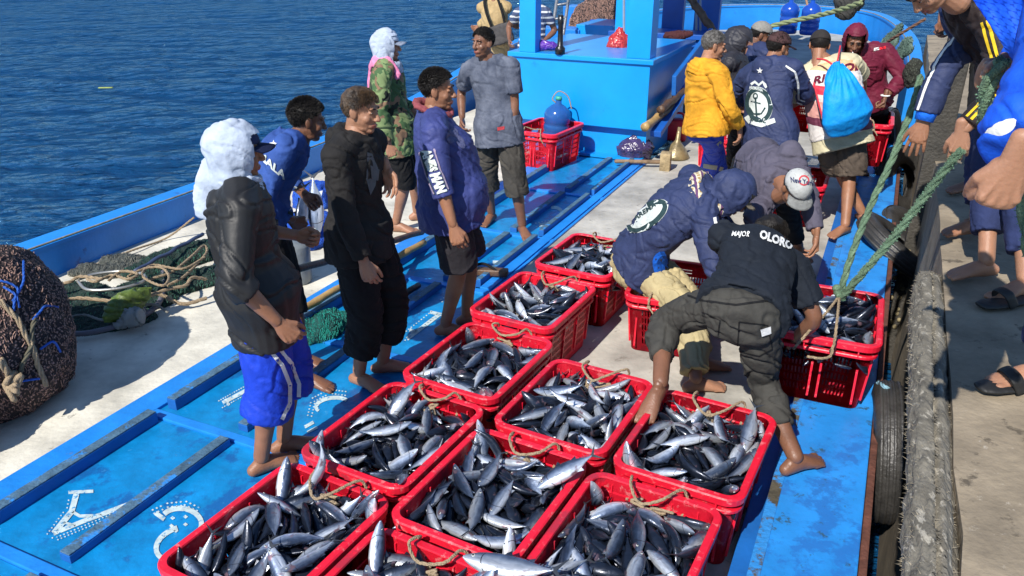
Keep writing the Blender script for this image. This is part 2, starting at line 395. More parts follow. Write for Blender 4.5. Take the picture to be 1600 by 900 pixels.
def hair_mesh(mode='short', n=520, ln=.028, seed=1):
    rnd = random.Random(seed); bm = bmesh.new(); so_ = Vector((seed * 5.1, 0, 0))
    C = Vector((0, -.014, .030)); r = Vector((.0785, .0975, .088))
    def ok(p, s=0): return p.z > -.055 + (p.y + .075) * .83 + s + .012 * noise.noise(p * 60) and not (abs(p.x) > .07 and abs(p.y) < .018 and p.z < .02)
    b2 = bmesh.new(); bmesh.ops.create_uvsphere(b2, u_segments=48, v_segments=32, radius=1)
    for v in b2.verts:
        d = v.co.copy(); v.co = Vector((C.x + d.x * r.x, C.y + d.y * r.y, C.z + d.z * r.z)); v.co += d * ((.5 + noise.noise(v.co * 45 + so_)) * .0045 * (1 if v.co.z > .03 else .4))
    bmesh.ops.delete(b2, geom=[v for v in b2.verts if not ok(v.co)], context='VERTS'); merge(bm, b2)
    k = 0; n = int(n * 3.6)
    while k < n:
        d = Vector((rnd.gauss(0, 1), rnd.gauss(0, 1), rnd.gauss(0, 1))).normalized(); p = Vector((C.x + d.x * r.x, C.y + d.y * r.y, C.z + d.z * r.z))
        if not ok(p, .002): continue
        k += 1; cl = nvec(p * 38 + so_); jt = Vector((rnd.gauss(0, .10), rnd.gauss(0, .10), rnd.gauss(0, .10))); topf = max(0, min(1, (p.z - .0) / .06))
        if mode == 'spiky': g = (d * .8 + Vector((0, .5, .55)) * topf + cl * .40 + jt + Vector((0, -.3, -.5)) * (1 - topf)).normalized(); l = ln * rnd.uniform(.6, 1.1) * (.35 + .65 * topf)
        elif mode == 'flop': g = (d * .30 + Vector((d.x * .5, .55, -.35)) * (.3 + topf) + cl * .30 + jt + Vector((0, 0, -.6)) * (1 - topf)).normalized(); l = ln * rnd.uniform(.6, 1.1) * (.4 + .6 * topf)
        else: g = (d * .45 + Vector((0, .5, .1)) * topf + cl * .5 + jt + Vector((0, -.2, -.5)) * (1 - topf)).normalized(); l = ln * rnd.uniform(.5, 1) * (.4 + .6 * topf)
        s = d.cross(g); s = s.normalized() * .0015 if s.length > .01 else Vector((.002, 0, 0)); u = g.cross(s).normalized() * .0018
        a = [bm.verts.new(p - d * .004 + q) for q in (s, -s * .6 + u, -s * .6 - u)]
        bend = (-d * .25 + Vector((0, 0, -.2))) * l; q = p + g * l * .55; b = [bm.verts.new(q + w_ * .8) for w_ in (s, -s * .6 + u, -s * .6 - u)]
        tip = bm.verts.new(p + g * l + bend)
        for i in range(3):
            j = (i + 1) % 3; bm.faces.new((a[i], a[j], b[j], b[i])); bm.faces.new((b[i], b[j], tip))
    return bm
def wrinkle(me, amp=.007, sc=9, seed=0):
    o = Vector((seed * 3.7, seed * 1.3, 0)); N = noise.noise; E = math.exp; k_ = amp * 1.25; sc = sc * 1.25
    def fn(p, n):
        q = Vector((p.x * sc, p.y * sc, p.z * sc)); w_ = nvec(q * .28 + o)
        a = N(q * .33 + o)
        b = N(Vector((q.x * .75 + q.z * .30, q.y * .75 - q.z * .22, q.z * .20)) + w_ * 1.0 + o)      # long drapes
        c = N(Vector((q.x * .35, q.y * .35, q.z * 1.05 + (q.x + q.y) * .45)) + w_ * 1.2 - o)   # cross folds
        m = .5 + .9 * N(q * .22 - o)
        return k_ * (.9 * a + m * (-1.1 * E(-(b / .085) ** 2) + .7 * E(-((b - .16) / .11) ** 2)) + (1 - m) * (-1.0 * E(-(c / .075) ** 2) + .6 * E(-((c - .14) / .09) ** 2)))
    displace(me, fn)
PEOPLE = {}
SKINS = [m_skin, M('dark_tanned_skin', (.185, .085, .050), .42, .16, 9, .05, 110, sss=.08, spec=.45), M('light_tanned_skin', (.33, .165, .100), .5, .14, 9, .05, 120, sss=.08, spec=.4)]
def limbstripe(P, i, dv, w_, mat, u0=.1, u1=1.8, target='top', name='stripe', leg=False, off=.004, hw=.0):
    tree = bvh(P[target]); a, b, c = (P['hj'][i], P['kn'][i], P['an'][i]) if leg else (P['sh'][i], P['el'][i], P['wr'][i])
    pts, us = limb(a, b, c, u0, u1, 40); bm = bmesh.new(); prev = None
    for k, p in enumerate(pts):
        t = (pts[min(k + 1, 40)] - pts[max(k - 1, 0)]).normalized(); d = dv - t * dv.dot(t); d.normalize(); s = t.cross(d)
        row = []
        for q in (-1, 1):
            o = p + s * (hw + q * w_ / 2) + d * .25; h = tree.ray_cast(o, -d)
            row.append(h[0] + d * off if h[0] is not None and (h[0] - o).length < .26 else None)
        if prev and all(prev) and all(row) and (row[0] - prev[0]).length < .06:
            bm.faces.new([bm.verts.new(x) for x in (prev[0], prev[1], row[1], row[0])])
        prev = row
    return link(name, bm, mat, P['root'])
def person(key, label, hip, neck, face, feet, hands, head=None, top=None, bottom=None, belly=0, bow=.02, size=1.0,
           wide=1.0, hair=('short', 420, .02), extra=None, poles=None, kpole=None, footdir=None, skin=None, ground=None, group=None, fine=.009):
    """feet: [(Vector sole position, azimuth)] right, left; hands: [(wrist Vector, pose, dir or None, palm or None)] right, left"""
    ground = ground if ground is not None else min(f[0].z for f in feet)
    base = Vector(((feet[0][0].x + feet[1][0].x) / 2, (feet[0][0].y + feet[1][0].y) / 2, ground))
    root = thing('person', label, 'person', base, group)
    K = size
    U = (neck - hip).normalized(); L = (neck - hip).length; F = vec(face); Fp = (F - U * F.dot(U)).normalized(); Rt = Fp.cross(U)
    ls = L / .52
    def spine(d): return hip + U * (d * ls) - Fp * (bow * math.sin(math.pi * max(0, min(1, d / .52))))
    sh = [neck - U * .065 * K + Rt * (.172 * K * wide) * s - Fp * bow * .3 for s in (1, -1)]
    hj = [hip + Rt * (.088 * K) * s for s in (1, -1)]
    el_, wr = [], []
    for i, s in enumerate((1, -1)):
        pole = (poles[i] if poles and poles[i] is not None else (-Fp * .6 + Rt * s * .5 - Vector((0, 0, .3))))
        e, c = ik(sh[i], hands[i][0], .285 * K, .25 * K, pole); el_.append(e); wr.append(c)
    kn, an = [], []
    for i, s in enumerate((1, -1)):
        fd = vec(feet[i][1]); a = feet[i][0] + Vector((0, 0, .085)) - fd * 0
        pole = kpole[i] if kpole else F + Rt * s * .25
        k, c = ik(hj[i], a, .425 * K, .40 * K, pole); kn.append(k); an.append(a)
        # keep the foot where the photo has it
    # --- body
    AR = [(0, .050), (.5, .045), (1, .038), (1.25, .041), (1.6, .034), (2, .026)]; LR = [(0, .085), (.5, .070), (1, .050), (1.35, .054), (1.7, .041), (2, .0375)]
    bm = bmesh.new()
    prof = [(-.10, .05, .04), (-.08, .10, .08), (-.04, .148, .102), (.02, .162, .110), (.12, .148, .100 + belly * .5), (.2, .140, .098 + belly), (.3, .152, .105 + belly * .6), (.4, .160, .108), (.46, .135, .088), (.51, .075, .065)]
    loft(bm, [spine(d) + Fp * belly * .7 * (1 if .1 < d < .32 else 0) for d, _, _ in prof], [(a * K * wide, b * K) for _, a, b in prof], Rt, 18, 'flat')
    hc = head[0] if head else neck + Vector((0, 0, .145 * K)) + F * .02
    hF = vec(head[1], head[2]) if head else F
    up = Vector((0, 0, 1)) if len(head or ()) < 4 else head[3]
    hY = hF.normalized(); hX = hY.cross(up).normalized(); hZ = hX.cross(hY); hc = hc - hZ * .026 - F * .006; HM = frame(hc, hX, hY, hZ) @ Matrix.Scale(K * .915, 4)
    nb = HM @ Vector((0, -.025, -.10))
    loft(bm, [neck - U * .06 * K, neck, nb.lerp(neck, .4), nb], [.07 * K, .058 * K, .054 * K, .05 * K], Rt, 14)
    for i in (0, 1):
        loft(bm, [neck - U * .035 * K, sh[i].lerp(neck, .5) + U * .0, sh[i]], [.05 * K, .055 * K, .055 * K], Fp, 12)
        p, us = limb(sh[i], el_[i], wr[i], 0, 1.93, 12); loft(bm, p, [interp(AR, u) * K for u in us], Fp, 12)
        p, us = limb(hj[i], kn[i], an[i], 0, 2, 14); loft(bm, p, [interp(LR, u) * K for u in us], Fp, 12)
    me = remesh(bm, .011, 4)
    bm = bmesh.new(); bm.from_mesh(me); bpy.data.meshes.remove(me)
    fs = addmesh(bm, HEAD, HM)
    inv = HM.inverted()
    for f in fs:
        c = inv @ f.calc_center_median()
        if c.y > .080 and abs(c.x) < .026 - .3 * abs(c.z + .071) and -.084 < c.z < -.060: f.material_index = 1
    for i, s in enumerate((1, -1)):
        hd = hands[i]; d = (hd[2] if len(hd) > 2 and hd[2] is not None else (wr[i] - el_[i])).normalized()
        pn = hd[3] if len(hd) > 3 and hd[3] is not None else -Rt * s  # palm faces
        z = -(pn - d * pn.dot(d)); z = z.normalized() if z.length > 1e-3 else d.orthogonal().normalized()
        x = d.cross(z)
        # right hand: thumb on -x with palm -z ; left: mirrored
        mt = frame(wr[i], x, d, z) @ Matrix.Diagonal((s * K, K, K, 1)); addmesh(bm, HANDS[hd[1]], mt, s < 0)
        fd = vec(feet[i][1]); fp = feet[i][0]; tilt = feet[i][2] if len(feet[i]) > 2 else 0
        fy = (fd * math.cos(tilt) + Vector((0, 0, math.sin(tilt)))); fx = fy.cross(Vector((0, 0, 1))).normalized(); fz = fx.cross(fy)
        mt = frame(Vector((fp.x, fp.y, fp.z)), fx, fy, fz) @ Matrix.Diagonal((s * K * 1.05, K * 1.05, K * 1.05, 1)); addmesh(bm, FOOT, mt, s < 0)
    body = link('body', bm, [skin or SKINS[len(PEOPLE) % 3], m_lip], root)
    # eyes, brows
    for s in (-1, 1):
        b2 = bmesh.new(); ell(b2, HM @ Vector((s * .030, .0795, .0015)), (.0100 * K, .0040 * K, .0028 * K), HM.to_3x3().to_4x4() @ Matrix.Scale(1 / K, 4), 12, 8)
        ell(b2, HM @ Vector((s * .030, .0825, .0015)), (.0045 * K, .0030 * K, .0034 * K), HM.to_3x3().to_4x4() @ Matrix.Scale(1 / K, 4), 8, 6, 1); link('eye', b2, [m_eye, m_iris], root)
        b2 = bmesh.new(); loft(b2, [HM @ Vector((s * x, y, z)) for x, y, z in ((.014, .0900, .021), (.028, .0895, .026), (.044, .080, .022))], [(.0028 * K, .0035 * K), (.003 * K, .004 * K), (.002 * K, .002 * K)], hX, 6); link('eyebrow', b2, m_hair, root)
    if hair:
        hb = hair_mesh(hair[0], hair[1], hair[2], len(PEOPLE) + 3); hb.transform(HM); link('hair', hb, hair[3] if len(hair) > 3 else m_hair, root, False)
    P = dict(root=root, body=body, HM=HM, hip=hip, neck=neck, U=U, Fp=Fp, Rt=Rt, sh=sh, el=el_, wr=wr, hj=hj, kn=kn, an=an, K=K, spine=spine, F=F, hc=hc)
    PEOPLE[key] = P
    sd = len(PEOPLE)
    if bottom:
        bm = bmesh.new(); end, lo, fl = bottom['end'], bottom.get('loose', .02) * .72, bottom.get('flare', .0)
        wz = bottom.get('waist', .07)
        pr_ = [(-.125, .07, .06), (-.10, .12, .095), (-.04, .158, .112), (.02, .164, .114), (wz, .148, .102 + belly * .4)]
        loft(bm, [spine(d) + Fp * (belly * .5 if d > .05 else 0) for d, _, _ in pr_], [((a + lo * (1 if d < -.02 else .35)) * K * wide, (b + lo * (1 if d < -.02 else .35)) * K) for d, a, b in pr_], Rt, 18, 'flat')
        for i in (0, 1):
            p, us = limb(hj[i], kn[i], an[i], 0, end, 12)
            rr = [(interp(LR, u) + lo * min(1, .35 + u) + fl * u / end + (.008 if u > end - .12 and bottom.get('cuff') else 0)) * K for u in us]
            if bottom.get('cuff', 0) < 0: rr = [(r_ if u < end - .22 else interp(LR, u) + .012) for r_, u in zip(rr, us)]
            loft(bm, p, rr, Fp, 16, 'flat')
        me = remesh(bm, fine * .9, 3); wrinkle(me, bottom.get('amp', .006), bottom.get('sc', 10), sd)
        P['bottom'] = link(bottom.get('name', 'trousers'), me, bottom['mat'], root)
    if top:
        bm = bmesh.new(); lo = top.get('loose', .018) * .62; hem = top.get('hem', -.1); se = top.get('sleeve', .5); tl = top.get('tight', 1)
        hl = top.get('hemloose', max(lo * 1.3, (bottom or {}).get('loose', 0) * .9 + .012))
        bl = (bottom or {}).get('loose', 0) * .45
        pr_ = [(hem, .163 + hl - lo, .115 + hl - lo + belly * .5), (hem * .5, .169 + (hl - lo) * .7, .122 + (hl - lo) * .7 + belly * .6), (.0, .174 + bl, .124 + bl + belly * .6), (.05, .168 + bl, .120 + bl + belly * .8), (.14, .155, .106 + belly), (.2, .150, .104 + belly * 1.1), (.3, .160, .110 + belly * .7), (.4, .163, .110), (.455, .144, .096), (.495, .090, .080), (.520, .074, .072)]
        loft(bm, [(spine(d) if d > 0 else spine(0) + (U * d * ls)) + Fp * belly * .75 * (1 if -.01 < d < .34 else 0) for d, _, _ in pr_], [((a + lo) * K * wide, (b + lo) * K) for _, a, b in pr_], Rt, 22, 'flat')
        SR = [(0, .060), (.3, .054), (1, .043), (1.3, .045), (2, .033)]; sl_ = top.get('sl', .012) * .68
        for i in (0, 1):
            loft(bm, [neck - U * .045 * K, sh[i].lerp(neck, .5) - U * .01, sh[i] - U * .008], [(.062 + lo) * K, (.062 + lo) * K, (.056 + lo) * K], Fp, 12)
            sei = se[i] if isinstance(se, (tuple, list)) else se
            if sei > 0:
                p, us = limb(sh[i], el_[i], wr[i], 0, sei, 12)
                rr = [(interp(SR, u) + sl_ + top.get('sflare', 0) * u) * K for u in us]
                if top.get('cuffs'): rr = [(r_ if u < sei - .12 else r_ * .82) for r_, u in zip(rr, us)]
                loft(bm, p, rr, Fp, 16, 'flat')
        if top.get('hood') == 'down':
            q = neck - Fp * .055 * K + U * .0
            loft(bm, [neck + Rt * .085 + Fp * .02 - U * .01, neck + Rt * .075 - Fp * .05 + U * .015, neck - Fp * .09 + U * .012, neck - Rt * .075 - Fp * .05 + U * .015, neck - Rt * .085 + Fp * .02 - U * .01, neck - Rt * .03 + Fp * .085 - U * .05], [.026, .034, .038, .034, .026, .018], U, 12)
            ell(bm, neck - Fp * .105 - U * .035, (.085, .05, .075), frame(Vector(), Rt, Fp, U))
        if top.get('collar'):
            loft(bm, [neck - U * .03, neck + U * .035], [(.082, .078), (.075, .072)], Rt, 18, 'flat')
        me = remesh(bm, fine * .9, 3); wrinkle(me, top.get('amp', .007), top.get('sc', 9), sd + 20)
        P['top'] = link(top.get('name', 'shirt'), me, top['mat'], root)
    return P
def shell(P, c, r, mask, th=.006, name='hood', mat=None, amp=.006, sc=14, seed=0, seg=80, parent=None):
    """open ellipsoid shell in head coordinates, thickened"""
    bm = bmesh.new(); bmesh.ops.create_icosphere(bm, subdivisions=5, radius=1)
    for v in bm.verts:
        d = v.co.copy(); p = Vector((c[0] + d.x * r[0], c[1] + d.y * r[1], c[2] + d.z * r[2]))
        an = math.atan2(d.x, d.y); w_ = nvec(p * 8 + Vector((seed, 0, 0))); lowf = max(0, min(1, .65 - d.z * .9))
        f1 = noise.noise(Vector((math.sin(an) * 3.2 + w_.x, math.cos(an) * 3.2, p.z * 7 + seed + w_.y))); f2 = noise.noise(Vector((p.x * 14, p.y * 14 + p.z * 22, seed * 2.)) + w_ * 1.3)
        k = .8 * f2 + (.4 + lowf) * (-1.2 * math.exp(-(f1 / .12) ** 2) + .7 * math.exp(-((f1 - .22) / .14) ** 2)) + 1.2 * noise.noise(p * 7 + Vector((0, seed, 0)))
        back = max(0, -d.y) ** 2 * max(0, .6 - abs(d.z)) * .018
        v.co = p + d * amp * k + Vector((0, -back, -back * .6))
    bmesh.ops.delete(bm, geom=[v for v in bm.verts if mask(v.co)], context='VERTS')
    bmesh.ops.solidify(bm, geom=bm.faces[:], thickness=-th)
    bm.transform(P['HM']); return link(name, bm, mat, parent or P['root'])
def ballcap(P, mat, brimmat=None, tilt=0, name='cap'):
    bm = bmesh.new(); bmesh.ops.create_uvsphere(bm, u_segments=32, v_segments=24, radius=1)
    for v in bm.verts:
        d = v.co.copy(); f = 1 + .05 * max(0, d.y) * max(0, d.z)
        v.co = Vector((d.x * .084 * f, -.010 + d.y * .104 * f, .030 + d.z * .094))
    bmesh.ops.delete(bm, geom=[v for v in bm.verts if v.co.z < .030 + v.co.y * .1], context='VERTS')
    bmesh.ops.solidify(bm, geom=bm.faces[:], thickness=-.003)
    ell(bm, (0, -.01, .126), (.007, .007, .004), None, 10, 6)
    bm.transform(P['HM']); o = link(name, bm, mat, P['root'])
    bm = bmesh.new(); rows = []
    for j in range(6):
        row = []
        for i in range(13):
            a = R_(-62 + 124 * i / 12); e = .0 + .072 * j / 5 * math.cos(a * .75) ** .6
            x = math.sin(a) * (.083 + e * .35); y = -.010 + math.cos(a) * (.100) + e; z = .036 - .010 * j / 5 - 2.2 * x * x
            row.append(bm.verts.new((x, y, z)))
        rows.append(row)
    for a, b in zip(rows, rows[1:]):
        for i in range(12): bm.faces.new((a[i], a[i + 1], b[i + 1], b[i]))
    bmesh.ops.solidify(bm, geom=bm.faces[:], thickness=.004); bm.transform(P['HM'])
    b = link('brim', bm, brimmat or mat, o); return o

def drape(P, mat, name='hood', seed=0, grow=1.0, front=.060, low=-.12, flare=.13, amp=.006, tip=.0):
    """cloth over the head that narrows to the neck and spreads on the shoulders, open at the face"""
    HM = P['HM']; K = P['K']; n = P['neck']; U = P['U']; Rt = P['Rt']; Fp = P['Fp']; g = grow
    def H(x, y, z): return HM @ Vector((x, y, z))
    bm = bmesh.new(); b2 = bmesh.new(); bmesh.ops.create_icosphere(b2, subdivisions=4, radius=1)
    for v in b2.verts:
        d = v.co.copy(); v.co = H(d.x * .094 * g, -.010 + d.y * .114 * g - .02 * max(0, -d.y) ** 2, .024 + d.z * .106 * g + tip * max(0, d.z) ** 4)
    merge(bm, b2)
    hx = (H(1, 0, 0) - H(0, 0, 0)).normalized()
    c = [H(0, -.018, .03), H(0, -.016, -.03), H(0, -.018, -.085), H(0, -.03, -.125)]
    bot = n - U * .02 * K + Fp * .005; bot2 = n - U * .075 * K
    loft(bm, c + [c[-1].lerp(bot, .6), bot, bot2], [(.090 * g, .106 * g), (.090 * g, .104 * g), (.082 * g, .095 * g), (.074 * g, .086 * g), (.080, .088), (.105, .098), (flare, .112)], hx, 24, 'flat')
    me = remesh(bm, .008, 4)
    inv = HM.inverted(); b = bmesh.new(); b.from_mesh(me)
    bmesh.ops.delete(b, geom=[v for v in b.verts if (lambda q: q.y > front - .25 * abs(q.x) and abs(q.x) < .078 and low < q.z < .082)(inv @ v.co)], context='VERTS')
    b.to_mesh(me); b.free(); wrinkle(me, amp, 11, seed); return link(name, me, mat, P['root'])
# ================================================================ setting
def sea():
    bm = bmesh.new()
    def grid(xs, ys):
        vs = [[bm.verts.new((x, y, -.9 + .030 * noise.noise(Vector((x * .9 + y * .25, y * 1.5, 0))) + .045 * noise.noise(Vector((x * .33, y * .5, 5))) + .012 * noise.noise(Vector((x * 3, y * 4.6, 9))))) for x in xs] for y in ys]
        for a, b in zip(vs, vs[1:]):
            for i in range(len(xs) - 1): bm.faces.new((a[i], a[i + 1], b[i + 1], b[i]))
    ys = [-4]
    while ys[-1] < 75: ys.append(ys[-1] + max(.12, .012 * abs(ys[-1] + 1)))
    ys += [110, 200, 500, 1500]
    xs = [-1500, -400, -120, -60] + [-45 + .2 * i for i in range(376)] + [60, 200, 1500]
    grid(xs, ys)
    m = bpy.data.materials.new('sea_water'); m.use_nodes = True; n = m.node_tree; N = n.nodes; L = n.links; p = N['Principled BSDF']
    p.inputs['Base Color'].default_value = (.003, .042, .115, 1); p.inputs['Roughness'].default_value = .10; p.inputs['IOR'].default_value = 1.33; p.inputs['Specular IOR Level'].default_value = .32; p.inputs['Specular Tint'].default_value = (.30, .58, 1, 1)
    tc = N.new('ShaderNodeTexCoord'); mp = N.new('ShaderNodeMapping'); mp.inputs['Scale'].default_value = (1, 1.7, 1); mp.inputs['Rotation'].default_value = (0, 0, R_(-14)); L.new(tc.outputs['Object'], mp.inputs[0])
    prev = None
    for sc_, st, det in ((1.3, .9, 4), (4.5, .8, 5), (14, .45, 3)):
        a = N.new('ShaderNodeTexNoise'); a.inputs['Scale'].default_value = sc_; a.inputs['Detail'].default_value = det; a.inputs['Distortion'].default_value = .6; L.new(mp.outputs[0], a.inputs['Vector'])
        b = N.new('ShaderNodeBump'); b.inputs['Strength'].default_value = st; b.inputs['Distance'].default_value = .6 / sc_ ** .9
        L.new(a.outputs[0], b.inputs['Height'])
        if prev: L.new(prev.outputs[0], b.inputs['Normal'])
        prev = b
    L.new(prev.outputs[0], p.inputs['Normal']); p.inputs['Specular IOR Level'].default_value = 0
    gl = N.new('ShaderNodeBsdfGlossy'); gl.inputs['Color'].default_value = (.34, .62, 1, 1); gl.inputs['Roughness'].default_value = .07; L.new(prev.outputs[0], gl.inputs['Normal'])
    fr = N.new('ShaderNodeFresnel'); fr.inputs['IOR'].default_value = 1.33; L.new(prev.outputs[0], fr.inputs['Normal']); mr = N.new('ShaderNodeMapRange'); mr.inputs[2].default_value = .8; mr.inputs[3].default_value = .03; mr.inputs[4].default_value = .62; L.new(fr.outputs[0], mr.inputs[0])
    ms = N.new('ShaderNodeMixShader'); L.new(mr.outputs[0], ms.inputs[0]); L.new(p.outputs[0], ms.inputs[1]); L.new(gl.outputs[0], ms.inputs[2]); L.new(ms.outputs[0], N['Material Output'].inputs['Surface'])
    struct('sea_water', bm, m, True)
sea()
BOAT = thing('fishing_boat', 'long blue and white wooden fishing boat carrying all the men and crates', 'boat', B(4, -2.5, 0))
def bpart(name, bm, m, smooth=False, parent=None): return link(name, bm, m, parent or BOAT, smooth)
# hull, decks
SG = [(-3, -5.3, .25), (3, -5.3, .25), (7, -5.32, .27), (9, -5.42, .36), (12, -5.55, .66), (14.5, -5.1, .82), (16.6, -4.0, .92), (17.6, -2.7, .95), (17.7, -1.5, .95), (16.8, -.5, .92), (14.5, .05, .8), (12, .2, .6)]
def gun():
    P = spline([B(s, t, z) for s, t, z in SG], 6); bm = bmesh.new(); prof = [(0, 0), (.03, -.035), (.03, -.10), (0, -.12)]
    rows = []
    for i, p in enumerate(P):
        t = (P[min(i + 1, len(P) - 1)] - P[max(i - 1, 0)]); t.z = 0; t.normalize(); out = Vector((-t.y, t.x, 0))
        pts = [(-.02, .0), (.165, .012), (.185, -.03), (.17, -1.3), (0, -1.3), (-.004, -.03), (-.02, -.028)]
        rows.append([bm.verts.new(p + out * a + Vector((0, 0, b))) for a, b in pts])
    for a, b in zip(rows, rows[1:]):
        for k in range(7): bm.faces.new((a[k], b[k], b[(k + 1) % 7], a[(k + 1) % 7]))
    bm.faces.new(rows[0]); bm.faces.new(rows[-1][::-1])
    o = bpart('gunwale', bm, M('gunwale_blue', (.012, .22, .66), .42, .10, 3, .06, 30, wear=[((.30, .27, .20), .69, 14), ((.02, .09, .32), .62, 4)]))
    b2 = bmesh.new(); tube(b2, [p + Vector((0, 0, .006)) for p in P[::3]], .009, 6, 3); bpart('worn_gunwale_edge', b2, M('worn_tan_edge', (.22, .20, .15), .8, .3, 20, .2))
gun()
bm = bmesh.new(); bbox_s(bm, -3, 11.4, -5.3, -3.37, -.1, 0, 0); bpart('white_side_deck', bm, m_white)
bm = bmesh.new(); bbox_s(bm, -3, 11.4, -2.08, -.245, -.1, -.003, 0); bbox_s(bm, 4.56, 11.4, -2.262, -2.08, -.1, -.004, 0); bpart('well_floor', bm, m_floor)
bm = bmesh.new(); bbox_s(bm, -3, 8.4, -3.37, -2.09, -.12, -.012, 0); bpart('hatch_bed', bm, m_hatch)
bm = bmesh.new()
P = [B(s, t, 0) for s, t in ((11.4, -5.4), (13, -5.4), (14.6, -5.0), (16.5, -3.95), (17.5, -2.6), (17.6, -1.6), (16.7, -.6), (14.6, -.02), (11.4, .1))]
top = [bm.verts.new(p + Vector((0, 0, .5))) for p in P]; bot = [bm.verts.new(p + Vector((0, 0, -.1))) for p in P]
bm.faces.new(top[::-1]); [bm.faces.new((top[i], top[(i + 1) % 9], bot[(i + 1) % 9], bot[i])) for i in range(9)]
bpart('fore_deck', bm, M('grey_fore_deck', (.36, .36, .33), .8, .25, 2, .1, wear=((.05, .12, .25), .62, 3)))
# right side deck with stepped inner face and worn rubbing strip
bm = bmesh.new(); bbox_s(bm, -3, 11.4, -.17, .20, -1.3, .10, .006); bpart('side_deck', bm, m_rdeck)
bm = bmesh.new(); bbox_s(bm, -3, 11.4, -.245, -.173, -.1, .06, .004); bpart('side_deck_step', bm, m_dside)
bm = bmesh.new(); bbox_s(bm, -3, 11.4, -.176, -.13, .098, .1035, .001); bpart('worn_deck_seam', bm, M('flaking_brown_seam', (.075, .065, .045), .8, .3, 25, .2, wear=((.02, .22, .60), .44, 8)))
bm = bmesh.new(); bbox_s(bm, -3, 11.4, .203, .235, -.02, .085, .008); bpart('rubbing_strip', bm, M('dark_red_brown_timber', (.12, .045, .03), .75, .3, 12, .25, wear=((.30, .22, .17), .66, 18)))
# hatch covers
SB = [.38, 1.42, 2.43, 3.47, 4.52, 5.66, 6.9, 8.3]
places = ['with the white letter mark nearest the camera', 'on which the man in the black jacket stands', 'under the man in the black hoodie', 'under the man in the purple shirt', 'under the man in the grey tee', 'below the crate with the water jug', 'at the foot of the cabin']
HT = []
for i, (a, b) in enumerate(zip(SB, SB[1:])):
    h = thing('hatch_cover', f'blue wooden deck hatch {places[i]}' if i != 0 else 'blue wooden deck hatch at the very bottom left corner', 'hatch', B((a + b) / 2, -2.8, 0), 'blue hatch covers along the deck')
    if i == 1: h['label'] = 'scuffed blue deck hatch with a white painted A shape and an empty front half'
    if i == 2: h['label'] = 'blue deck hatch under the bare feet of the man in the black jacket'
    bm = bmesh.new(); bbox_s(bm, a + .03, b - .03, -3.2, -2.42 if i > 3 else -2.08, -.011, .0, .002); link('panel', bm, m_hatch, h, False)
    bm = bmesh.new(); bbox_s(bm, a - .028, a + .028, -3.37, -2.27 if i > 3 else -2.08, -.010, .014, .004); link('crossbeam', bm, m_trim, h, False)
    for t0, t1, hh in ((-3.17, -3.11, .060), (-2.69, -2.63, .038), (-2.43, -2.385, .055)):
        if t0 > -2.5 and i < 4: continue
        bm = bmesh.new(); s0, s1 = a + .07, b - .05
        for lo, hi, mi, e in ((.0, hh, 0, 0), (hh, hh + .006, 1, .0)):
            n0 = len(bm.verts); c = B((s0 + s1) / 2, (t0 + t1) / 2, (lo + hi) / 2 + (.001 if mi else 0)); box(bm, c, (t1 - t0 - (.004 if mi else 0), s1 - s0 - (.004 if mi else 0), hi - lo), RX, AX, .003, mi)
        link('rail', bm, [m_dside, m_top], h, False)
bm = bmesh.new(); bbox_s(bm, -3, 8.36, -3.37, -3.2, -.011, .016, .004); bpart('deck_border', bm, m_trim)
bm = bmesh.new(); bbox_s(bm, 4.56, 8.36, -2.375, -2.29, -.011, .022, .004); bbox_s(bm, 4.56, 8.36, -2.285, -2.26, -.02, .012, .004); bpart('deck_border', bm, m_trim)
# painted marks, laid on the hatch panels
gt = BVHTree.FromPolygons([B(-3, -9, .001), B(-3, 3, .001), B(9, 3, .001), B(9, -9, .001)], [(0, 1, 2, 3)])
def mark(pl, parent): pxdecal('painted_mark', pl, gt, m_mark, parent, .0022)
HC = [o for o in bpy.data.objects if o.name.startswith('hatch_cover')]
def dots(pts, n, w, off):
    out = []
    for (a, b) in zip(pts, pts[1:]):
        L = math.dist(a, b); k = max(1, int(L / n)); dx, dy = (b[0] - a[0]) / L, (b[1] - a[1]) / L
        for i in range(k):
            for s in (-1, 1):
                x, y = a[0] + dx * n * i - dy * off * s, a[1] + dy * n * i + dx * off * s
                out.append([(x - w, y), (x, y - w * .7), (x + w, y), (x, y + w * .7)])
    return out
mark(strip([(107, 770), (146, 768)], 5) + strip([(120, 771), (112, 800), (84, 834)], 9) + strip([(84, 834), (130, 815), (202, 788)], 7) + strip([(113, 800), (125, 807), (160, 806)], 5) + strip([(97, 816), (118, 822)], 4) + dots([(78, 838), (110, 795), (114, 775)], 6, 1.8, 5) + dots([(90, 842), (200, 795)], 6, 1.8, 2), HC[1])
mark(ring_px(283, 818, 32, 23, 8, .1, 30, -150, 40) + strip([(243, 802), (257, 812)], 7) + dots([(240, 800), (262, 790), (290, 787), (318, 800)], 7, 2.2, 3) + [[(x - 4, y), (x, y - 3), (x + 4, y), (x, y + 3)] for x, y in ((270, 810), (290, 808), (268, 822), (290, 820), (275, 830), (256, 838))], HC[1])
mark(ring_px(285, 850, 42, 26, 8, -.3, 30, 150, 270), HC[1])
mark(strip([(348, 630), (393, 606)], 6) + dots([(345, 632), (395, 604)], 4, 1.6, 6) + strip([(352, 624), (358, 634)], 4), HC[2])
mark(ring_px(520, 634, 26, 12, 6, -.1, 30, 150, 330) + dots([(484, 650), (490, 625), (515, 612), (545, 616)], 5, 1.8, 3) + strip([(476, 668), (490, 660)], 5) + strip([(480, 676), (496, 668)], 4), HC[2])
mark(strip([(636, 530), (686, 492)], 6) + strip([(640, 516), (652, 520)], 6) + strip([(672, 488), (690, 492)], 5) + dots([(630, 528), (684, 486)], 5, 1.6, 5), HC[3])
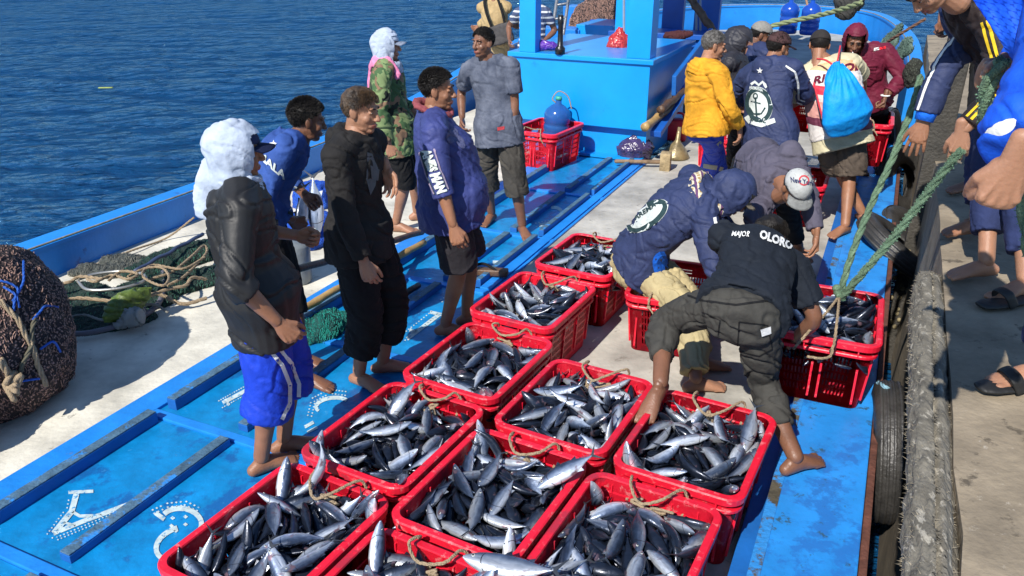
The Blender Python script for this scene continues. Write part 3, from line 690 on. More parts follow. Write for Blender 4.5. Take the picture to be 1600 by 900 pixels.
mark(strip([(770, 410), (806, 410)], 5) + dots([(768, 424), (812, 404)], 5, 1.8, 4) + dots([(765, 440), (790, 420)], 5, 1.6, 0), HC[4])
mark(ring_px(852, 338, 26, 12, 5, -.3, 30, -60, 120) + dots([(838, 352), (870, 345), (876, 332)], 5, 1.6, 3), HC[5])
mark(strip([(770, 378), (790, 372)], 4) + dots([(690, 470), (720, 455)], 5, 1.6, 2), HC[4])
# cabin
CAB = thing('cabin', 'bright blue wooden wheelhouse box with square posts rising from its lid', 'cabin', B(8.9, -3.1, 0))
bm = bmesh.new(); bbox_s(bm, 8.36, 10.2, -3.9, -2.31, .34, 1.03, .006); link('cabin_box', bm, m_cabin, CAB, False)
bm = bmesh.new(); bbox_s(bm, 8.33, 10.22, -3.94, -2.27, 1.033, 1.085, .008); link('lid', bm, m_cabin, CAB, False)
bm = bmesh.new(); bbox_s(bm, 8.46, 10.1, -3.85, -2.33, -.01, .338, .0); link('cabin_base', bm, m_cabin, CAB, False)
bm = bmesh.new(); bbox_s(bm, 8.34, 8.46, -3.85, -2.33, .0, .03, .0); link('foot_board', bm, m_cabin, CAB, False)
for (x0, x1, y, dm, nm) in ((809, 836, 82, .16, 'cabin'), (977, 1015, 92, .24, 'cabin')):
    a = atz(x0, y, 1.085); b = atz(x1, y, 1.085); c = (a + b) / 2; wd = (b - a).length; s, t = c.dot(AX), c.dot(RX)
    bm = bmesh.new(); box(bm, B(s + dm / 2 + .02, t, 1.086 + .97), (wd, dm, 1.94), RX, AX, .006); link('post', bm, m_cabin, CAB, False)
for (px, Y, w_, m_) in ((967, 10.6, .20, m_cabin), (1042, 12.0, .30, m_cabind), (1092, 11.6, .34, m_cabind)):
    p = V(px, Y, 0); bm = bmesh.new(); box(bm, p + Vector((0, 0, 1.7)), (w_, .12, 2.7), RX, AX, .005); link('post', bm, m_, CAB, False)
bm = bmesh.new(); bbox_s(bm, 8.7, 13.2, -4.3, -1.0, 3.02, 3.1, .01); link('roof', bm, m_cabin, CAB, False)
p = V(1050, 11.2, 1.05); bm = bmesh.new(); box(bm, p, (1.6, .6, .06), RX, AX, .005); box(bm, p + Vector((0, 0, -.4)), (1.5, .5, .7), RX, AX); link('shelf', bm, m_cabind, CAB, False)
p = V(944, 12.2, .85); bm = bmesh.new(); box(bm, p, (.55, .9, .5), RX, AX, .01); link('engine_box', bm, m_cabin, CAB, False)
for px, Y in ((1021, 10.4), (1088, 11.3), (1094, 11.3), (975, 10.3)):
    bm = bmesh.new(); tube(bm, [V(px, Y, .6), V(px, Y, 3.02)], .016 if px != 1021 else .025, 8, 1); link('pipe', bm, M('grey_pipe_paint', (.25, .30, .36), .4, .1), CAB)
# sloping racks on the cabin's right flank
for i, (t, z0) in enumerate(((-2.12, .95), (-1.93, .72))):
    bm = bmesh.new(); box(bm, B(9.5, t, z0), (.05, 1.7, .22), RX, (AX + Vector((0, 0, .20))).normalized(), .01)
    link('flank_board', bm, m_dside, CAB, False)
bm = bmesh.new(); box(bm, B(9.2, -2.19, .52), (.12, 1.8, .07), RX, (AX + Vector((0, 0, .22))).normalized(), .01); link('flank_board', bm, m_cabind, CAB, False)
# blue blocks at far left of the bow
for (px, py, Y, w_, h_) in ((897, 40, 14.2, .26, .65), (872, 62, 12.2, .8, .35), (915, 52, 15.0, 1.0, .2)):
    p = atY(px, py, Y); bm = bmesh.new(); box(bm, p, (w_, .4, h_), RX, AX, .01); bpart('bow_block', bm, m_blue)
# ladder behind the cabin
LD = thing('ladder', 'grey metal ladder leaning behind the cabin post', 'ladder', V(868, 11, .5))
for px0, px1 in ((862, 872), (880, 890)):
    bm = bmesh.new(); tube(bm, [atY(px0, 55, 11.0), atY(px1, -12, 11.4)], .022, 8, 1); link('rail', bm, M('grey_metal', (.28, .29, .30), .4, .1, metal=.6), LD)
for y in (8, 30, 48):
    bm = bmesh.new(); f = (55 - y) / 67; tube(bm, [atY(862 + 10 * f, y, 11.0 + .4 * f), atY(880 + 10 * f, y - 3, 11.0 + .4 * f)], .015, 8, 1); link('rung', bm, MATS['grey_metal'], LD)
# ---------------------------------------------------------------- pier
PZ = .80
bm = bmesh.new(); b2 = bmesh.new(); bmesh.ops.create_grid(b2, x_segments=24, y_segments=70, size=1)
for v in b2.verts:
    s = 4 + v.co.y * 11; t = .385 + (v.co.x + 1) * 4
    q = B(s, t, PZ - (.02 if v.co.x < -.99 else 0) + .008 * noise.noise(Vector((s * 2, t * 2, 0)))); v.co = q + RX * (.02 * noise.noise(Vector((s * 3, 0, 4))) if v.co.x < -.99 else 0)
merge(bm, b2)
bm.verts.ensure_lookup_table()
edge = [e for e in bm.edges if e.is_boundary and all(abs(v.co.dot(RX) - .385) < .06 for v in e.verts)]
r = bmesh.ops.extrude_edge_only(bm, edges=edge)
for v in [g for g in r['geom'] if isinstance(g, bmesh.types.BMVert)]: v.co.z = -1.5; v.co -= RX * .0
struct('pier', bm, m_conc, False)
# fender beam along the pier
def fender():
    bm = bmesh.new(); K = 60; pts = []; rad = []
    for i in range(K + 1):
        s = -1.0 + 5.25 * i / K; pts.append(B(s, .325 + .0065 * (s - 3) - .003 * math.sin(s * 2), PZ - .085)); k = 1 if i < K - 4 else (1, .96, .85, .62, .3)[i - K + 4]
        rad.append((.068 * (.5 + .5 * k), .085 * k))
    loft(bm, pts, rad, RX, 24, 'flat')
    me = remesh(bm, .010, 1)
    displace(me, lambda p, n: .009 * noise.noise(Vector((p.dot(RX) * 55, p.dot(AX) * 12, p.z * 55))) + .010 * noise.noise(Vector((p.dot(RX) * 20, p.dot(AX) * 4, p.z * 9))) + (-.03 if abs(p.dot(RX) - (.335 + .0065 * (p.dot(AX) - 3))) < .006 and p.z > .75 else 0))
    f = link('fender', me, m_timber, None); tag(f, 'long frayed grey fender beam bolted along the concrete pier edge', 'fender')
    # loose fibres standing out of the surface
    vs = me.vertices; rnd = random.Random(3); b = bmesh.new()
    for _ in range(3000):
        v = vs[rnd.randrange(len(vs))]
        if v.co.z < PZ - .14: continue
        d = (v.normal + Vector((rnd.gauss(0, .7), rnd.gauss(0, .7), rnd.gauss(0, .4)))).normalized(); l = rnd.uniform(.006, .018); s = d.orthogonal().normalized() * .0012
        b.faces.new([b.verts.new(v.co - s), b.verts.new(v.co + s), b.verts.new(v.co + d * l + Vector((rnd.gauss(0, .004), rnd.gauss(0, .004), 0)))])
    link('frayed_fibre', b, M('pale_fibre', (.22, .19, .14), .9, .4, 30, 0), f, False)['kind'] = 'stuff'
fender()
PL = thing('pile', 'tall dark square timber pile standing against the pier edge', 'pile', atz(1466, 398, -.9))
bm = bmesh.new(); c = V(1466, 5.75, .9); box(bm, Vector((c.x, c.y, .45)), (.16, .17, 2.9), RX, AX, .012); link('post', bm, m_pile, PL, False)
bm = bmesh.new(); rnd = random.Random(5)
for i in range(40): ell(bm, Vector((c.x, c.y, -.35)) + RX * rnd.uniform(-.1, .1) - AX * .085 + Vector((0, 0, rnd.uniform(-.35, .45))), (.02, .015, .02), None, 7, 5)
link('barnacles', bm, M('pale_barnacle', (.22, .18, .10), .9, .3, 30, .3), PL)['kind'] = 'stuff'
# ---------------------------------------------------------------- tyres
def tyre(c, axis, R, r, label, rope=None):
    t = thing('tyre', label, 'tyre', c, 'old tyres hung as fenders between boat and pier'); axis = Vector(axis).normalized(); x = axis.orthogonal().normalized(); y = axis.cross(x)
    bm = bmesh.new(); n = 64; prof = [(-.62, .78), (-.25, 1.0), (.25, 1.0), (.62, .78), (.74, .3), (.6, -.35), (.42, -.75), (.36, -.7), (.5, -.3), (.6, .25), (.5, .62), (0, .78), (-.5, .62), (-.6, .25), (-.5, -.3), (-.36, -.7), (-.42, -.75), (-.6, -.35), (-.74, .3)]
    rows = []
    for i in range(n):
        a = 2 * math.pi * i / n; d = x * math.cos(a) + y * math.sin(a)
        rows.append([bm.verts.new(c + d * (R - r + r * q * (1 - (.03 if abs(q) > .9 and i % 2 else 0))) + axis * r * p) for p, q in prof])
    m_ = len(prof)
    for i in range(n):
        for k in range(m_): bm.faces.new((rows[i][k], rows[(i + 1) % n][k], rows[(i + 1) % n][(k + 1) % m_], rows[i][(k + 1) % m_]))
    link('casing', bm, m_tyre, t)
    bm = bmesh.new()
    for q in (-.42, -.14, .14, .42):
        loft(bm, [c + (x * math.cos(2 * math.pi * i / 48) + y * math.sin(2 * math.pi * i / 48)) * (R + .001 - abs(q) * r * .12) + axis * r * q for i in range(48)], [(.004, r * .09)] * 48, x, 6, None, closed=True)
    link('tread', bm, m_tyre, t)
    if rope:
        link('rope', ropebm(rope, .011), M('pale_blue_rope', (.20, .36, .45), .9), t)
tyre(atz(1385, 705, -.12) , RX + AX * .08 + Vector((0, 0, .12)), .36, .105, 'bald black tyre hanging below the hoisted crate beside the hull', [atz(1372, 598, .2), atz(1385, 606, .24), atz(1398, 618, .12), atz(1395, 650, -.05)])
tyre(atz(1404, 388, .06), (.55, -.13, .82), .37, .11, 'big black tyre lying against the hull nearest the green ropes')
tyre(atz(1430, 374, -.10), (.45, -.32, .82), .36, .10, 'black tyre tucked behind the big tyre next to the pile')
tyre(atz(1408, 283, .0), (.50, -.75, .35), .36, .11, 'glossy black tyre hanging under the brown shorts man, hole facing camera')
tyre(atz(1382, 225, .15), RX * .9 + Vector((.1, -.35, .1)), .40, .12, 'dusty upright tyre behind the man in the maroon jacket')
# ================================================================ crates and fish
def rrect(a, b, r, step):
    pts = []
    def seg(p, q):
        n = max(1, round(math.dist(p, q) / step))
        for i in range(n): pts.append((p[0] + (q[0] - p[0]) * i / n, p[1] + (q[1] - p[1]) * i / n))
    def arc(cx, cy, a0):
        for i in range(6): t = R_(a0 + 15 * i); pts.append((cx + r * math.cos(t), cy + r * math.sin(t)))
    seg((-a + r, -b), (a - r, -b)); arc(a - r, -b + r, -90); seg((a, -b + r), (a, b - r)); arc(a - r, b - r, 0)
    seg((a - r, b), (-a + r, b)); arc(-a + r, b - r, 90); seg((-a, b - r), (-a, -b + r)); arc(-a + r, -b + r, 180)
    return pts
CH_ = .37
def crate_mesh():
    bm = bmesh.new(); P = rrect(.24, .31, .05, .0088); n = len(P)
    zs = [0, .03]; rows = []
    for k in range(5): z = .055 + k * .047; rows.append((z, z + .034))
    for a, b in rows: zs += [a, b]
    zs += [.298, .322, CH_]
    zs = sorted(set(zs)); zs.append(.345); zs.sort()
    def hole(x, y, z0, z1, i):
        inrow = any(abs(z0 - a) < 1e-6 and abs(z1 - b) < 1e-6 for a, b in rows)
        if abs(abs(y) - .31) < .003:   # short sides
            if abs(z0 - .298) < 1e-6 and abs(x) < .05: return True
            return inrow and .035 < abs(x) < .165 and i % 2 == 0
        if abs(abs(x) - .24) < .003:
            return inrow and (abs(y) < .07 or .10 < abs(y) < .235) and i % 2 == 0
        return False
    V_ = []
    for z in zs:
        k = .88 + .12 * z / CH_; V_.append([bm.verts.new((x * k, y * k, z)) for x, y in P])
    for j in range(len(zs) - 1):
        for i in range(n):
            x = (P[i][0] + P[(i + 1) % n][0]) / 2; y = (P[i][1] + P[(i + 1) % n][1]) / 2
            if hole(x, y, zs[j], zs[j + 1], i): continue
            bm.faces.new((V_[j][i], V_[j][(i + 1) % n], V_[j + 1][(i + 1) % n], V_[j + 1][i]))
    f = bm.faces.new(V_[0][::-1])
    bmesh.ops.solidify(bm, geom=bm.faces[:], thickness=.0045)
    # rims
    def sweep(prof):
        Q = rrect(.24, .31, .05, .05); m_ = len(Q); rr = []
        for i in range(m_):
            a, b = Q[i - 1], Q[(i + 1) % m_]; tx, ty = b[0] - a[0], b[1] - a[1]; l = math.hypot(tx, ty); nx, ny = ty / l, -tx / l
            rr.append([bm.verts.new((Q[i][0] * (.88 + .12 * z / CH_) + nx * u, Q[i][1] * (.88 + .12 * z / CH_) + ny * u, z)) for u, z in prof])
        for i in range(m_):
            for k in range(len(prof)): bm.faces.new((rr[i][k], rr[(i + 1) % m_][k], rr[(i + 1) % m_][(k + 1) % len(prof)], rr[i][(k + 1) % len(prof)]))
    sweep([(-.006, .366), (-.004, .372), (.020, .372), (.026, .367), (.026, .338), (.022, .337), (.021, .361), (0, .362)])
    sweep([(-.001, .312), (.019, .312), (.022, .308), (.022, .296), (.018, .295), (.017, .304), (-.001, .304)])
    for sx in (-1, 1):
        for y in (-.24, -.085, .085, .24): box(bm, (sx * .243, y, .325), (.030, .006, .035))
        for x in (-.17, -.07, .07, .17): box(bm, (x, sx * .313, .325), (.006, .030, .035))
    # stiffening ribs
        for y in (-.085, .085, -.25, .25):
            box(bm, (sx * .229, y, .17), (.010, .012, .25), (1, 0, -sx * .08), (0, 1, 0))
        for x in (-.18, .18, -.02, .02): box(bm, (x, sx * .296, .17), (.010, .010, .25), (1, 0, 0), (0, 1, sx * .10))
    me = bpy.data.meshes.new('crate'); bm.normal_update(); bm.to_mesh(me); bm.free(); return me
CRM = crate_mesh(); CRM.materials.append(m_red)
